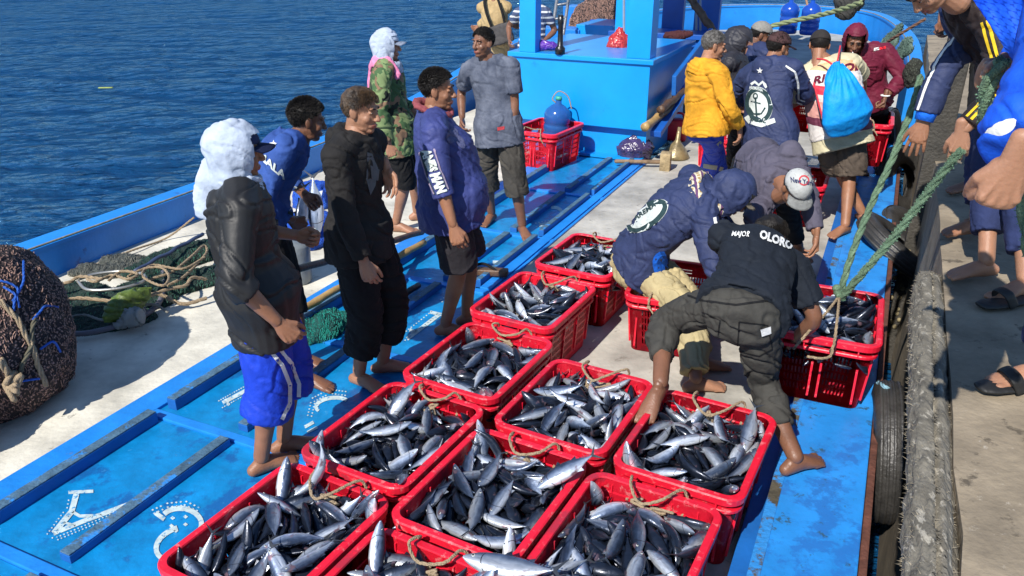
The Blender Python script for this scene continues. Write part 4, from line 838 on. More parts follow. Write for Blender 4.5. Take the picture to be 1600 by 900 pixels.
FISHSIM = [[[0.185,0.216,0.224,0.03,0.07,0.54,-0.84,0.87],[-0.005,-0.203,0.224,0.56,-0.8,-0.22,-0.03,0.94],[-0.154,0.16,0.222,0.66,-0.65,0.22,-0.3,0.93],[0.236,0.144,0.221,0.4,0.36,-0.61,-0.58,0.73],[0.26,-0.053,0.22,0.3,-0.79,0.42,-0.33,0.93],[-0.294,0.124,0.219,0.03,0.74,-0.66,0.15,0.9],[0.194,-0.073,0.215,0.54,0.43,-0.51,-0.52,0.83],[0.112,-0.048,0.215,0.25,0.9,0.36,0.03,0.89],[0.282,0.015,0.213,0.24,0.77,-0.41,-0.43,0.78],[-0.129,0.071,0.213,0.19,0.17,0.92,-0.29,0.85],[-0.219,-0.024,0.213,0.41,-0.9,-0.1,0.06,0.92],[-0.206,-0.188,0.211,0.82,-0.13,0.5,-0.23,0.82],[-0.123,-0.221,0.208,0.05,-0.55,0.26,0.79,0.83],[-0.187,-0.072,0.208,0.29,-0.39,0.49,-0.72,0.78],[-0.042,-0.15,0.208,0.48,0.81,0.21,0.26,0.92],[0.251,-0.132,0.207,0.34,-0.26,0.19,-0.88,0.9],[-0.227,-0.225,0.205,0.04,1.0,-0.08,0.03,0.84],[0.112,0.141,0.203,0.46,0.19,0.44,0.75,0.92],[-0.097,-0.102,0.203,0.56,-0.58,0.07,-0.59,0.86],[-0.112,-0.043,0.202,0.16,-0.84,-0.41,0.31,0.91],[0.078,-0.184,0.201,0.68,0.62,-0.38,-0.02,0.88],[-0.226,0.075,0.199,0.08,-0.5,-0.84,-0.2,0.87],[-0.119,0.028,0.199,0.98,0.18,0.09,0.05,0.83],[-0.027,-0.062,0.199,0.27,-0.52,0.79,-0.19,0.94],[0.035,0.058,0.198,0.51,0.58,-0.34,-0.54,0.88],[0.107,-0.102,0.195,0.58,0.37,-0.72,0.09,0.87],[0.158,-0.215,0.194,0.75,-0.61,-0.13,-0.22,0.83],[-0.122,-0.15,0.194,0.55,-0.68,-0.03,0.48,0.75],[-0.259,-0.189,0.193,0.0,0.87,-0.16,-0.46,0.77],[0.126,-0.149,0.192,0.57,-0.12,0.56,0.59,0.8],[0.225,-0.186,0.191,0.33,-0.89,-0.23,-0.2,0.83],[0.17,-0.11,0.19,0.41,0.43,0.67,0.44,0.88],[0.099,0.051,0.19,0.34,0.44,0.61,0.56,0.85],[0.275,0.08,0.189,0.52,0.27,0.32,0.75,0.92],[0.02,0.133,0.188,0.38,-0.21,-0.71,0.55,0.88],[0.22,0.219,0.187,0.01,0.0,0.91,0.41,0.85],[0.294,0.173,0.187,0.48,0.57,0.66,-0.08,0.79],[0.206,0.161,0.187,0.51,-0.69,-0.17,0.48,0.84],[-0.277,0.228,0.186,0.08,-0.57,-0.06,-0.82,0.76],[-0.206,-0.155,0.185,0.18,-0.29,-0.93,-0.13,0.85],[-0.228,-0.072,0.185,0.18,0.46,-0.66,0.56,0.91],[-0.024,0.205,0.185,0.06,-0.15,-0.9,0.41,0.89],[0.232,-0.228,0.184,0.03,0.17,-0.1,-0.98,0.8],[-0.225,0.15,0.184,0.38,0.05,-0.51,0.77,0.92],[-0.058,0.157,0.182,0.47,0.38,-0.11,0.79,0.94],[-0.124,0.201,0.181,0.01,0.34,0.61,0.71,0.73],[-0.153,0.13,0.18,0.38,-0.1,-0.43,0.81,0.94],[-0.243,0.018,0.18,0.0,-0.6,-0.64,-0.48,0.8],[0.022,-0.036,0.18,0.36,0.66,-0.57,0.33,0.76],[0.215,0.111,0.178,0.8,0.14,-0.46,-0.35,0.75],[0.209,-0.037,0.178,0.58,-0.48,0.41,-0.52,0.89],[0.008,-0.223,0.176,0.07,-0.03,0.96,0.25,0.87],[0.133,0.194,0.175,0.1,-0.94,0.06,-0.31,0.89],[-0.075,0.098,0.175,0.35,-0.82,0.45,-0.02,0.9],[0.004,-0.122,0.174,0.45,0.58,-0.64,-0.22,0.9],[-0.179,0.211,0.172,0.92,-0.27,0.27,-0.09,0.73],[0.151,0.102,0.171,0.33,0.63,-0.43,-0.56,0.73],[0.151,0.034,0.168,0.51,0.66,0.08,0.54,0.82],[-0.062,-0.08,0.168,0.05,-0.63,0.77,-0.14,0.83],[-0.013,-0.006,0.168,0.56,0.21,-0.09,-0.8,0.74],[-0.148,-0.141,0.167,0.79,0.33,-0.22,-0.47,0.86],[-0.29,-0.173,0.165,0.08,0.69,0.52,0.5,0.83],[0.283,0.147,0.165,0.54,-0.14,-0.15,0.82,0.72],[-0.271,0.158,0.165,0.35,0.76,0.42,0.35,0.74],[0.236,0.042,0.165,0.07,-0.9,0.43,-0.02,0.91],[0.267,-0.179,0.164,0.79,0.29,-0.17,0.51,0.84],[-0.25,0.1,0.164,0.49,0.71,0.5,0.05,0.93],[-0.243,-0.111,0.161,0.77,0.39,0.06,-0.51,0.75],[0.121,-0.026,0.161,0.63,-0.7,0.29,-0.16,0.73],[0.119,0.144,0.158,0.58,0.79,-0.11,-0.18,0.79],[-0.297,-0.096,0.157,0.07,-0.7,0.69,0.2,0.89],[-0.27,-0.03,0.154,0.84,-0.1,0.26,-0.46,0.89],[-0.17,-0.036,0.154,0.1,0.47,0.87,0.14,0.85],[0.243,-0.03,0.152,0.29,0.16,0.62,0.71,0.8],[0.043,-0.094,0.152,0.47,-0.77,-0.42,-0.0,0.91],[0.077,-0.137,0.151,0.41,0.68,-0.61,-0.02,0.76],[-0.007,0.08,0.148,0.14,-0.64,-0.75,-0.11,0.8],[-0.237,-0.23,0.146,0.98,0.09,0.18,-0.02,0.72],[0.016,-0.178,0.145,0.95,0.27,0.13,-0.01,0.93],[0.088,0.032,0.145,0.58,0.6,0.19,0.51,0.77],[-0.105,0.035,0.144,0.06,0.41,0.78,0.46,0.9],[0.043,0.229,0.143,0.99,0.0,-0.14,0.0,0.77],[-0.009,0.156,0.143,0.43,0.88,-0.19,0.07,0.87],[0.221,-0.133,0.142,0.94,0.06,0.04,0.34,0.93],[0.17,-0.127,0.142,0.93,-0.02,0.05,0.36,0.93],[-0.081,0.216,0.142,0.33,0.93,-0.04,-0.14,0.9],[0.298,-0.159,0.141,0.71,-0.01,0.14,0.68,0.82],[-0.192,-0.195,0.141,0.96,0.02,0.13,-0.24,0.79],[-0.182,0.068,0.141,0.47,-0.66,0.34,-0.48,0.81],[-0.087,-0.069,0.141,0.78,-0.17,-0.3,0.52,0.73],[-0.135,0.168,0.14,0.12,0.11,0.02,0.99,0.73],[-0.28,0.033,0.14,0.36,0.46,0.43,0.69,0.77],[0.292,0.051,0.139,0.01,0.77,-0.64,-0.03,0.83],[0.037,0.055,0.139,0.62,0.17,0.37,0.67,0.88],[0.048,0.179,0.139,0.35,0.9,-0.16,-0.19,0.86],[-0.197,0.212,0.137,0.04,0.15,-0.75,0.64,0.83],[0.163,0.228,0.136,0.08,-0.04,1.0,0.0,0.75],[0.102,-0.214,0.136,0.15,0.06,-0.86,-0.49,0.84],[0.251,0.092,0.136,0.8,0.0,0.02,-0.6,0.76],[-0.299,0.168,0.135,0.67,0.09,-0.08,-0.74,0.73],[0.22,-0.182,0.134,0.23,-0.87,-0.41,0.13,0.74],[-0.061,-0.133,0.133,0.26,-0.3,0.57,-0.72,0.93],[-0.179,-0.146,0.133,0.84,-0.29,0.22,-0.4,0.75],[0.176,0.188,0.132,0.04,-0.03,0.87,0.49,0.85],[0.163,0.08,0.132,0.54,0.74,-0.38,-0.14,0.73],[-0.027,0.003,0.132,0.69,0.56,-0.2,-0.43,0.73],[-0.103,0.104,0.131,0.19,0.21,0.61,0.74,0.94],[0.076,-0.044,0.131,0.09,0.03,-0.44,-0.89,0.75],[0.097,0.081,0.13,0.72,-0.53,0.31,-0.32,0.89],[-0.03,-0.214,0.129,0.01,-0.04,-0.77,-0.64,0.87],[0.157,-0.076,0.127,0.33,0.3,-0.58,-0.68,0.83],[-0.134,0.007,0.127,0.41,0.44,0.63,0.49,0.82],[0.285,0.168,0.126,0.5,0.62,-0.45,-0.4,0.75],[-0.26,-0.15,0.126,0.59,-0.45,0.45,-0.49,0.73],[0.242,-0.001,0.126,0.6,0.71,-0.28,-0.22,0.74],[-0.224,0.032,0.126,0.51,-0.58,0.5,-0.38,0.76],[0.202,0.099,0.125,0.69,-0.57,0.3,-0.34,0.72],[-0.267,0.111,0.125,0.53,0.64,0.42,0.36,0.73],[-0.145,-0.119,0.125,0.55,-0.65,0.42,-0.33,0.73]],[[-0.28,0.161,0.24,0.29,0.53,0.1,0.79,0.87],[-0.23,-0.199,0.237,0.02,0.4,-0.49,0.78,0.92],[0.044,0.189,0.229,0.71,-0.67,0.17,-0.1,0.82],[-0.061,-0.208,0.22,0.63,-0.77,0.08,-0.13,0.9],[-0.059,-0.085,0.22,0.25,0.31,-0.69,-0.6,0.92],[-0.28,0.208,0.218,0.69,0.42,-0.39,0.43,0.93],[0.21,-0.17,0.215,0.34,-0.85,0.02,0.41,0.89],[-0.28,-0.133,0.215,0.36,0.49,0.65,0.45,0.91],[-0.148,-0.12,0.215,0.56,0.6,-0.57,-0.07,0.86],[-0.224,0.077,0.214,0.39,-0.58,0.4,-0.6,0.8],[0.048,-0.171,0.213,0.01,-0.01,0.59,0.81,0.9],[0.215,0.163,0.212,0.12,-0.62,0.77,0.11,0.76],[0.142,-0.069,0.21,0.63,0.73,0.18,0.21,0.78],[0.276,-0.113,0.209,0.21,-0.55,0.64,-0.49,0.92],[0.253,0.084,0.208,0.12,0.41,0.72,-0.55,0.89],[0.177,0.048,0.208,0.78,0.59,0.17,-0.1,0.89],[-0.219,-0.108,0.207,0.33,-0.87,0.37,-0.02,0.89],[-0.01,0.062,0.206,0.66,-0.64,0.27,-0.29,0.93],[0.297,0.013,0.202,0.72,-0.2,0.06,0.66,0.79],[-0.242,-0.002,0.201,0.41,0.14,-0.85,-0.29,0.86],[0.257,0.0,0.2,0.24,-0.57,0.62,-0.48,0.73],[0.282,0.122,0.199,0.26,0.64,-0.39,-0.61,0.79],[0.131,0.136,0.198,0.5,0.19,-0.59,-0.6,0.93],[0.118,-0.03,0.198,0.73,-0.55,0.41,-0.07,0.86],[-0.142,0.121,0.197,0.66,0.72,-0.13,-0.19,0.82],[-0.268,0.079,0.196,0.76,0.27,0.31,-0.51,0.87],[0.141,-0.22,0.195,0.01,0.09,0.95,-0.29,0.79],[-0.043,0.167,0.195,0.49,-0.86,0.1,-0.12,0.83],[-0.297,0.017,0.194,0.18,-0.71,-0.62,-0.28,0.8],[0.279,-0.224,0.193,0.09,-0.58,-0.19,-0.79,0.81],[0.096,0.221,0.193,0.05,-0.03,-0.94,-0.32,0.91],[-0.084,0.22,0.193,0.91,0.39,0.06,0.09,0.77],[-0.138,0.007,0.192,0.41,0.08,-0.07,-0.9,0.92],[-0.069,-0.051,0.192,0.35,0.87,0.29,0.17,0.73],[0.184,-0.136,0.189,0.15,-0.26,-0.3,-0.91,0.85],[0.059,0.179,0.189,0.79,0.59,0.05,-0.19,0.8],[-0.187,0.177,0.189,0.47,0.87,-0.02,-0.11,0.81],[0.195,-0.049,0.188,0.34,0.41,-0.57,-0.62,0.81],[0.194,0.182,0.186,0.55,0.15,-0.55,0.61,0.89],[0.003,-0.125,0.186,0.87,-0.42,0.09,0.23,0.93],[0.243,0.157,0.184,0.64,-0.01,0.47,-0.61,0.76],[0.078,0.007,0.184,0.57,-0.39,-0.59,0.42,0.93],[-0.043,-0.094,0.184,0.07,-0.18,0.73,-0.65,0.77],[0.252,-0.193,0.181,0.24,-0.87,-0.12,0.42,0.76],[-0.183,0.225,0.181,0.98,-0.12,0.09,0.1,0.77],[0.077,-0.143,0.181,0.12,-0.13,0.97,-0.18,0.9],[-0.086,-0.018,0.18,0.52,0.78,0.28,0.22,0.81],[0.09,-0.09,0.179,0.3,-0.03,-0.65,-0.7,0.73],[0.012,-0.031,0.177,0.12,0.19,0.89,-0.41,0.85],[0.109,-0.186,0.176,0.12,0.03,0.89,-0.44,0.88],[-0.053,-0.188,0.175,0.73,0.61,-0.31,-0.04,0.93],[0.011,0.145,0.175,0.87,0.48,-0.12,0.0,0.72],[-0.28,-0.049,0.172,0.02,-0.58,0.79,-0.18,0.77],[-0.129,-0.126,0.172,0.69,0.39,-0.43,-0.43,0.87],[-0.215,-0.229,0.17,0.01,-0.05,0.07,-1.0,0.77],[0.256,-0.101,0.17,0.26,-0.8,0.48,-0.25,0.86],[0.221,0.226,0.169,0.95,-0.08,-0.31,-0.06,0.88],[-0.294,0.104,0.169,0.13,0.76,0.64,0.06,0.74],[-0.185,0.101,0.168,0.56,0.69,0.42,0.18,0.87],[0.14,0.003,0.168,0.23,0.8,-0.43,-0.35,0.9],[-0.226,-0.098,0.167,0.76,0.6,0.23,0.03,0.77],[0.19,0.039,0.166,0.45,0.51,0.56,0.48,0.78],[-0.196,-0.146,0.166,0.17,-0.02,-0.8,-0.57,0.8],[0.251,0.008,0.165,0.51,0.45,0.61,0.4,0.81],[0.023,0.028,0.165,0.51,0.62,-0.37,-0.48,0.91],[-0.286,-0.143,0.164,0.59,0.39,-0.56,-0.43,0.83],[0.089,0.12,0.164,0.74,0.64,-0.18,-0.06,0.86],[-0.208,-0.036,0.163,0.23,-0.18,-0.72,-0.63,0.86],[-0.058,0.051,0.163,0.28,-0.36,0.73,-0.51,0.87],[-0.046,0.219,0.162,0.13,0.04,0.9,0.42,0.78],[0.269,0.183,0.161,0.02,-0.46,-0.66,0.59,0.72],[-0.236,0.142,0.161,0.53,-0.61,0.5,-0.29,0.89],[0.001,-0.214,0.16,0.85,-0.45,-0.14,-0.23,0.83],[-0.073,0.13,0.16,0.16,0.31,0.12,0.93,0.82],[-0.145,0.061,0.159,0.62,-0.6,-0.1,0.5,0.75],[-0.091,-0.229,0.158,0.31,-0.0,-0.94,0.1,0.73],[0.171,-0.211,0.156,0.04,0.24,0.68,-0.7,0.79],[-0.158,-0.195,0.154,0.17,-0.09,-0.97,-0.18,0.93],[-0.051,-0.098,0.153,0.67,0.69,-0.18,-0.21,0.82],[0.149,-0.118,0.151,0.09,-0.08,0.81,-0.57,0.81],[0.087,0.034,0.15,0.1,0.51,0.67,0.54,0.85],[-0.071,0.174,0.15,0.87,-0.47,0.14,0.01,0.73],[0.089,0.2,0.146,0.18,0.17,0.05,0.97,0.79],[0.296,-0.045,0.145,0.01,0.71,0.7,0.11,0.93],[-0.09,0.093,0.145,0.37,0.03,-0.44,0.82,0.76],[0.053,0.174,0.143,0.05,0.99,-0.09,-0.13,0.85],[-0.141,0.207,0.143,0.95,0.27,0.17,0.06,0.81],[0.071,-0.222,0.142,0.13,0.09,0.98,0.1,0.81],[-0.223,0.228,0.139,0.09,0.99,0.05,-0.07,0.82],[-0.025,-0.053,0.139,0.27,0.26,0.86,0.36,0.73],[0.296,0.142,0.138,0.01,0.67,0.74,-0.06,0.8],[0.266,0.111,0.137,0.83,-0.02,0.05,-0.55,0.76],[0.147,0.211,0.137,0.97,-0.11,0.08,-0.18,0.77],[0.147,0.031,0.137,0.71,-0.21,0.34,-0.58,0.79],[0.163,0.109,0.137,0.14,0.71,-0.65,-0.24,0.77],[-0.23,-0.027,0.135,0.73,-0.34,-0.18,0.57,0.86],[0.035,0.056,0.135,0.55,0.66,-0.32,-0.4,0.92],[-0.117,-0.024,0.135,0.19,0.37,0.67,0.61,0.89],[0.204,0.065,0.132,0.58,0.26,0.33,0.69,0.83],[0.108,0.097,0.132,0.68,-0.49,-0.41,0.36,0.75],[0.201,-0.056,0.132,0.33,0.72,-0.53,-0.29,0.84],[0.173,-0.162,0.131,0.73,0.68,-0.06,0.07,0.77],[0.218,-0.21,0.13,0.1,-0.03,0.64,-0.76,0.93],[0.027,-0.169,0.13,0.03,-0.04,0.77,0.64,0.93],[-0.214,-0.144,0.129,0.72,0.68,-0.05,-0.07,0.92],[-0.262,0.129,0.129,0.37,0.43,0.64,0.52,0.92],[-0.279,0.003,0.129,0.57,0.51,-0.39,-0.52,0.91],[0.119,-0.073,0.129,0.6,0.74,-0.21,-0.23,0.88],[-0.215,-0.206,0.128,0.15,-0.1,-0.67,0.72,0.81],[-0.181,0.167,0.128,0.75,0.63,-0.1,-0.15,0.9],[-0.171,0.045,0.128,0.44,0.6,0.48,0.47,0.72],[0.005,-0.003,0.128,0.35,0.36,0.56,0.65,0.79],[-0.003,0.212,0.127,0.76,-0.63,-0.08,0.11,0.84],[0.253,0.035,0.127,0.5,0.38,0.51,0.58,0.8],[0.048,-0.108,0.127,0.76,0.64,-0.06,-0.09,0.83],[-0.163,-0.093,0.127,0.64,-0.77,-0.02,-0.04,0.74],[-0.076,-0.129,0.126,0.77,0.64,-0.04,-0.0,0.75],[-0.087,0.035,0.126,0.25,0.24,0.73,0.59,0.78],[0.254,-0.091,0.125,0.51,0.62,-0.45,-0.38,0.74],[0.035,0.134,0.125,0.64,0.77,0.01,-0.0,0.74]],[[-0.277,-0.21,0.231,0.44,-0.4,-0.45,-0.66,0.91],[-0.2,0.162,0.228,0.01,0.4,0.89,-0.21,0.88],[-0.289,-0.146,0.228,0.37,0.51,-0.76,0.17,0.9],[-0.252,-0.021,0.221,0.27,0.66,-0.57,-0.41,0.89],[-0.109,-0.076,0.218,0.74,0.67,0.05,0.04,0.91],[0.204,-0.217,0.217,0.34,0.92,-0.06,-0.16,0.9],[0.052,0.218,0.215,0.01,-0.01,-0.44,0.9,0.87],[0.228,-0.035,0.215,0.59,-0.52,-0.48,0.4,0.92],[-0.298,-0.019,0.212,0.69,0.13,0.0,0.71,0.85],[0.106,-0.211,0.211,0.76,0.61,0.06,-0.23,0.84],[0.194,0.157,0.211,0.67,0.65,-0.29,-0.2,0.92],[-0.202,0.065,0.211,0.29,0.69,-0.54,-0.38,0.77],[0.253,-0.108,0.21,0.11,0.5,-0.84,0.17,0.85],[0.01,-0.133,0.209,0.34,-0.31,0.53,-0.71,0.85],[-0.213,-0.012,0.209,0.38,-0.46,-0.68,0.42,0.73],[-0.011,0.038,0.208,0.72,0.69,0.05,0.01,0.88],[0.131,-0.003,0.207,0.14,0.11,-0.64,-0.75,0.93],[-0.099,0.187,0.206,0.26,-0.02,0.94,-0.24,0.89],[-0.205,0.226,0.205,0.33,0.01,0.94,0.1,0.9],[-0.148,0.111,0.203,0.37,-0.11,0.6,-0.7,0.92],[-0.289,0.078,0.202,0.01,-0.63,0.66,0.41,0.89],[0.297,-0.134,0.202,0.68,0.03,-0.11,-0.72,0.84],[-0.132,-0.202,0.202,0.86,0.46,0.22,0.08,0.81],[0.26,0.215,0.201,0.02,0.48,-0.28,0.83,0.91],[-0.243,0.15,0.2,0.48,0.02,-0.41,0.77,0.86],[-0.223,-0.227,0.198,0.51,-0.07,-0.86,-0.03,0.76],[-0.21,-0.115,0.197,0.55,0.46,0.64,0.27,0.93],[0.138,-0.154,0.197,0.91,-0.27,-0.24,0.2,0.92],[0.109,0.108,0.196,0.47,0.55,-0.5,-0.48,0.82],[-0.081,-0.141,0.195,0.77,0.52,-0.22,-0.32,0.79],[-0.031,-0.03,0.192,0.17,-0.14,0.7,-0.68,0.88],[-0.125,0.222,0.19,0.18,-0.97,-0.12,-0.1,0.83],[0.274,0.011,0.19,0.59,-0.57,-0.42,0.39,0.83],[0.051,0.121,0.188,0.69,0.56,0.43,0.14,0.82],[-0.25,0.014,0.187,0.46,-0.49,0.59,-0.45,0.85],[0.004,-0.076,0.187,0.33,0.86,0.37,0.06,0.78],[0.008,0.197,0.186,0.2,0.1,0.63,0.74,0.8],[0.12,-0.082,0.186,0.36,-0.15,0.54,-0.75,0.78],[0.23,-0.155,0.185,0.25,0.08,-0.78,-0.56,0.84],[-0.157,-0.034,0.185,0.38,-0.54,0.55,-0.51,0.86],[-0.202,0.178,0.183,0.36,0.08,0.82,-0.43,0.79],[-0.114,0.073,0.183,0.39,0.64,-0.61,-0.26,0.86],[0.037,-0.223,0.182,0.03,-1.0,-0.07,0.04,0.87],[0.179,0.085,0.182,0.23,0.39,-0.76,-0.47,0.91],[-0.065,0.162,0.181,0.22,0.12,0.56,-0.79,0.77],[0.148,0.145,0.181,0.55,-0.66,0.18,-0.48,0.73],[-0.277,0.12,0.18,0.43,0.7,-0.41,-0.39,0.8],[0.199,-0.016,0.18,0.76,0.47,0.18,0.41,0.82],[-0.067,0.067,0.18,0.15,0.46,-0.68,-0.55,0.82],[0.295,0.147,0.179,0.61,-0.45,0.07,0.64,0.73],[0.194,-0.093,0.179,0.15,-0.2,0.62,-0.74,0.73],[0.061,-0.08,0.178,0.4,-0.76,-0.47,0.23,0.82],[0.217,0.188,0.176,0.1,-0.14,0.05,0.98,0.8],[-0.244,-0.155,0.175,0.45,-0.29,0.09,0.84,0.84],[-0.015,0.043,0.172,0.44,0.66,0.43,0.43,0.89],[-0.129,-0.136,0.17,0.74,0.59,0.3,0.1,0.93],[-0.028,0.127,0.169,0.4,-0.78,-0.47,-0.13,0.74],[0.079,0.213,0.166,0.06,-0.05,0.83,0.55,0.92],[0.016,-0.183,0.166,0.12,0.02,-0.26,-0.96,0.82],[0.045,0.013,0.166,0.47,-0.78,-0.37,0.17,0.82],[-0.116,-0.049,0.165,0.73,0.53,0.21,0.39,0.75],[-0.046,-0.096,0.164,0.3,0.52,0.71,0.36,0.79],[0.274,0.069,0.163,0.36,0.73,-0.35,-0.46,0.88],[-0.111,-0.226,0.161,0.96,-0.1,-0.28,0.01,0.85],[0.13,-0.009,0.161,0.8,0.5,0.11,0.33,0.91],[-0.27,0.168,0.16,0.73,-0.03,0.33,-0.6,0.8],[-0.281,-0.027,0.16,0.55,0.57,0.48,0.37,0.79],[-0.095,-0.182,0.159,0.12,0.03,-0.72,-0.69,0.75],[-0.198,-0.136,0.158,0.74,0.56,-0.17,-0.34,0.78],[0.142,-0.114,0.158,0.15,0.14,0.75,0.63,0.77],[0.12,0.082,0.157,0.45,-0.36,0.52,-0.64,0.73],[-0.162,0.078,0.157,0.59,0.48,-0.38,-0.53,0.81],[0.232,-0.173,0.156,0.01,0.07,0.9,0.43,0.78],[0.221,-0.223,0.155,0.05,0.17,-0.13,-0.98,0.93],[-0.198,0.025,0.153,0.52,-0.46,-0.25,0.68,0.87],[0.216,0.047,0.152,0.34,0.15,0.5,0.78,0.9],[-0.09,0.107,0.151,0.55,-0.68,-0.4,0.26,0.76],[-0.295,-0.15,0.147,0.67,-0.03,0.17,0.72,0.92],[0.16,0.163,0.146,0.75,-0.64,-0.05,-0.16,0.74],[0.04,-0.034,0.146,0.24,0.38,-0.78,-0.44,0.75],[-0.094,0.188,0.144,0.02,-0.11,-0.23,-0.97,0.83],[0.215,-0.091,0.144,0.14,-0.06,0.83,0.54,0.81],[0.04,0.077,0.143,0.04,0.36,-0.82,-0.45,0.9],[0.187,-0.04,0.142,0.77,0.62,-0.08,0.13,0.93],[0.209,0.222,0.141,0.0,0.08,0.98,0.18,0.88],[0.118,-0.22,0.141,0.07,-0.98,-0.15,-0.11,0.73],[-0.018,0.083,0.141,0.71,0.54,0.12,0.44,0.82],[-0.086,0.224,0.14,0.05,-0.05,1.0,0.02,0.86],[-0.237,-0.057,0.14,0.12,0.72,0.64,0.25,0.77],[0.044,0.167,0.14,0.03,-0.2,-0.93,-0.32,0.8],[0.3,-0.058,0.139,0.1,-0.71,0.69,0.1,0.72],[0.046,-0.115,0.139,0.21,0.13,0.84,0.49,0.89],[-0.296,0.118,0.138,0.64,-0.05,-0.1,0.76,0.76],[-0.193,0.142,0.137,0.69,0.63,0.32,0.17,0.86],[-0.219,0.225,0.137,0.09,0.06,0.09,-0.99,0.75],[0.214,0.116,0.137,0.08,-0.07,0.64,0.76,0.9],[-0.22,0.194,0.136,0.05,0.08,-0.1,-0.99,0.72],[0.119,-0.165,0.134,0.24,-0.21,0.5,-0.8,0.93],[-0.09,0.021,0.134,0.5,0.52,-0.59,-0.37,0.85],[-0.129,-0.135,0.133,0.14,0.3,0.68,0.66,0.79],[-0.211,-0.209,0.133,0.03,-0.16,0.87,-0.46,0.82],[0.241,-0.137,0.132,0.16,-0.08,0.87,-0.47,0.73],[-0.031,-0.21,0.13,0.02,0.07,0.77,0.64,0.9],[0.211,0.175,0.129,0.12,0.01,0.64,0.76,0.85],[0.002,0.14,0.129,0.06,0.14,0.62,0.77,0.74],[-0.033,-0.029,0.129,0.61,-0.73,-0.24,0.18,0.89],[-0.026,-0.14,0.128,0.15,0.17,0.75,0.62,0.91],[-0.233,-0.167,0.127,0.23,-0.26,0.72,-0.6,0.81],[-0.284,-0.017,0.127,0.38,0.48,0.64,0.48,0.79],[0.069,0.216,0.127,0.02,-0.01,0.77,0.64,0.83],[-0.239,0.056,0.127,0.56,-0.51,-0.39,0.52,0.79],[0.257,-0.027,0.127,0.52,0.42,0.48,0.57,0.81],[-0.145,0.003,0.127,0.46,-0.59,0.49,-0.44,0.8],[0.155,0.049,0.127,0.38,-0.28,-0.58,0.67,0.76],[0.215,-0.191,0.126,0.64,0.77,-0.0,-0.02,0.77],[-0.193,-0.028,0.126,0.49,-0.44,-0.46,0.59,0.78],[-0.116,0.128,0.126,0.74,-0.63,-0.12,0.2,0.76],[0.079,-0.072,0.126,0.23,0.12,0.63,0.73,0.73],[0.088,0.05,0.126,0.46,0.57,-0.52,-0.44,0.79],[0.289,0.107,0.125,0.58,0.47,0.43,0.51,0.73]]]
m_fish = bpy.data.materials.new('fish_skin'); m_fish.use_nodes = True
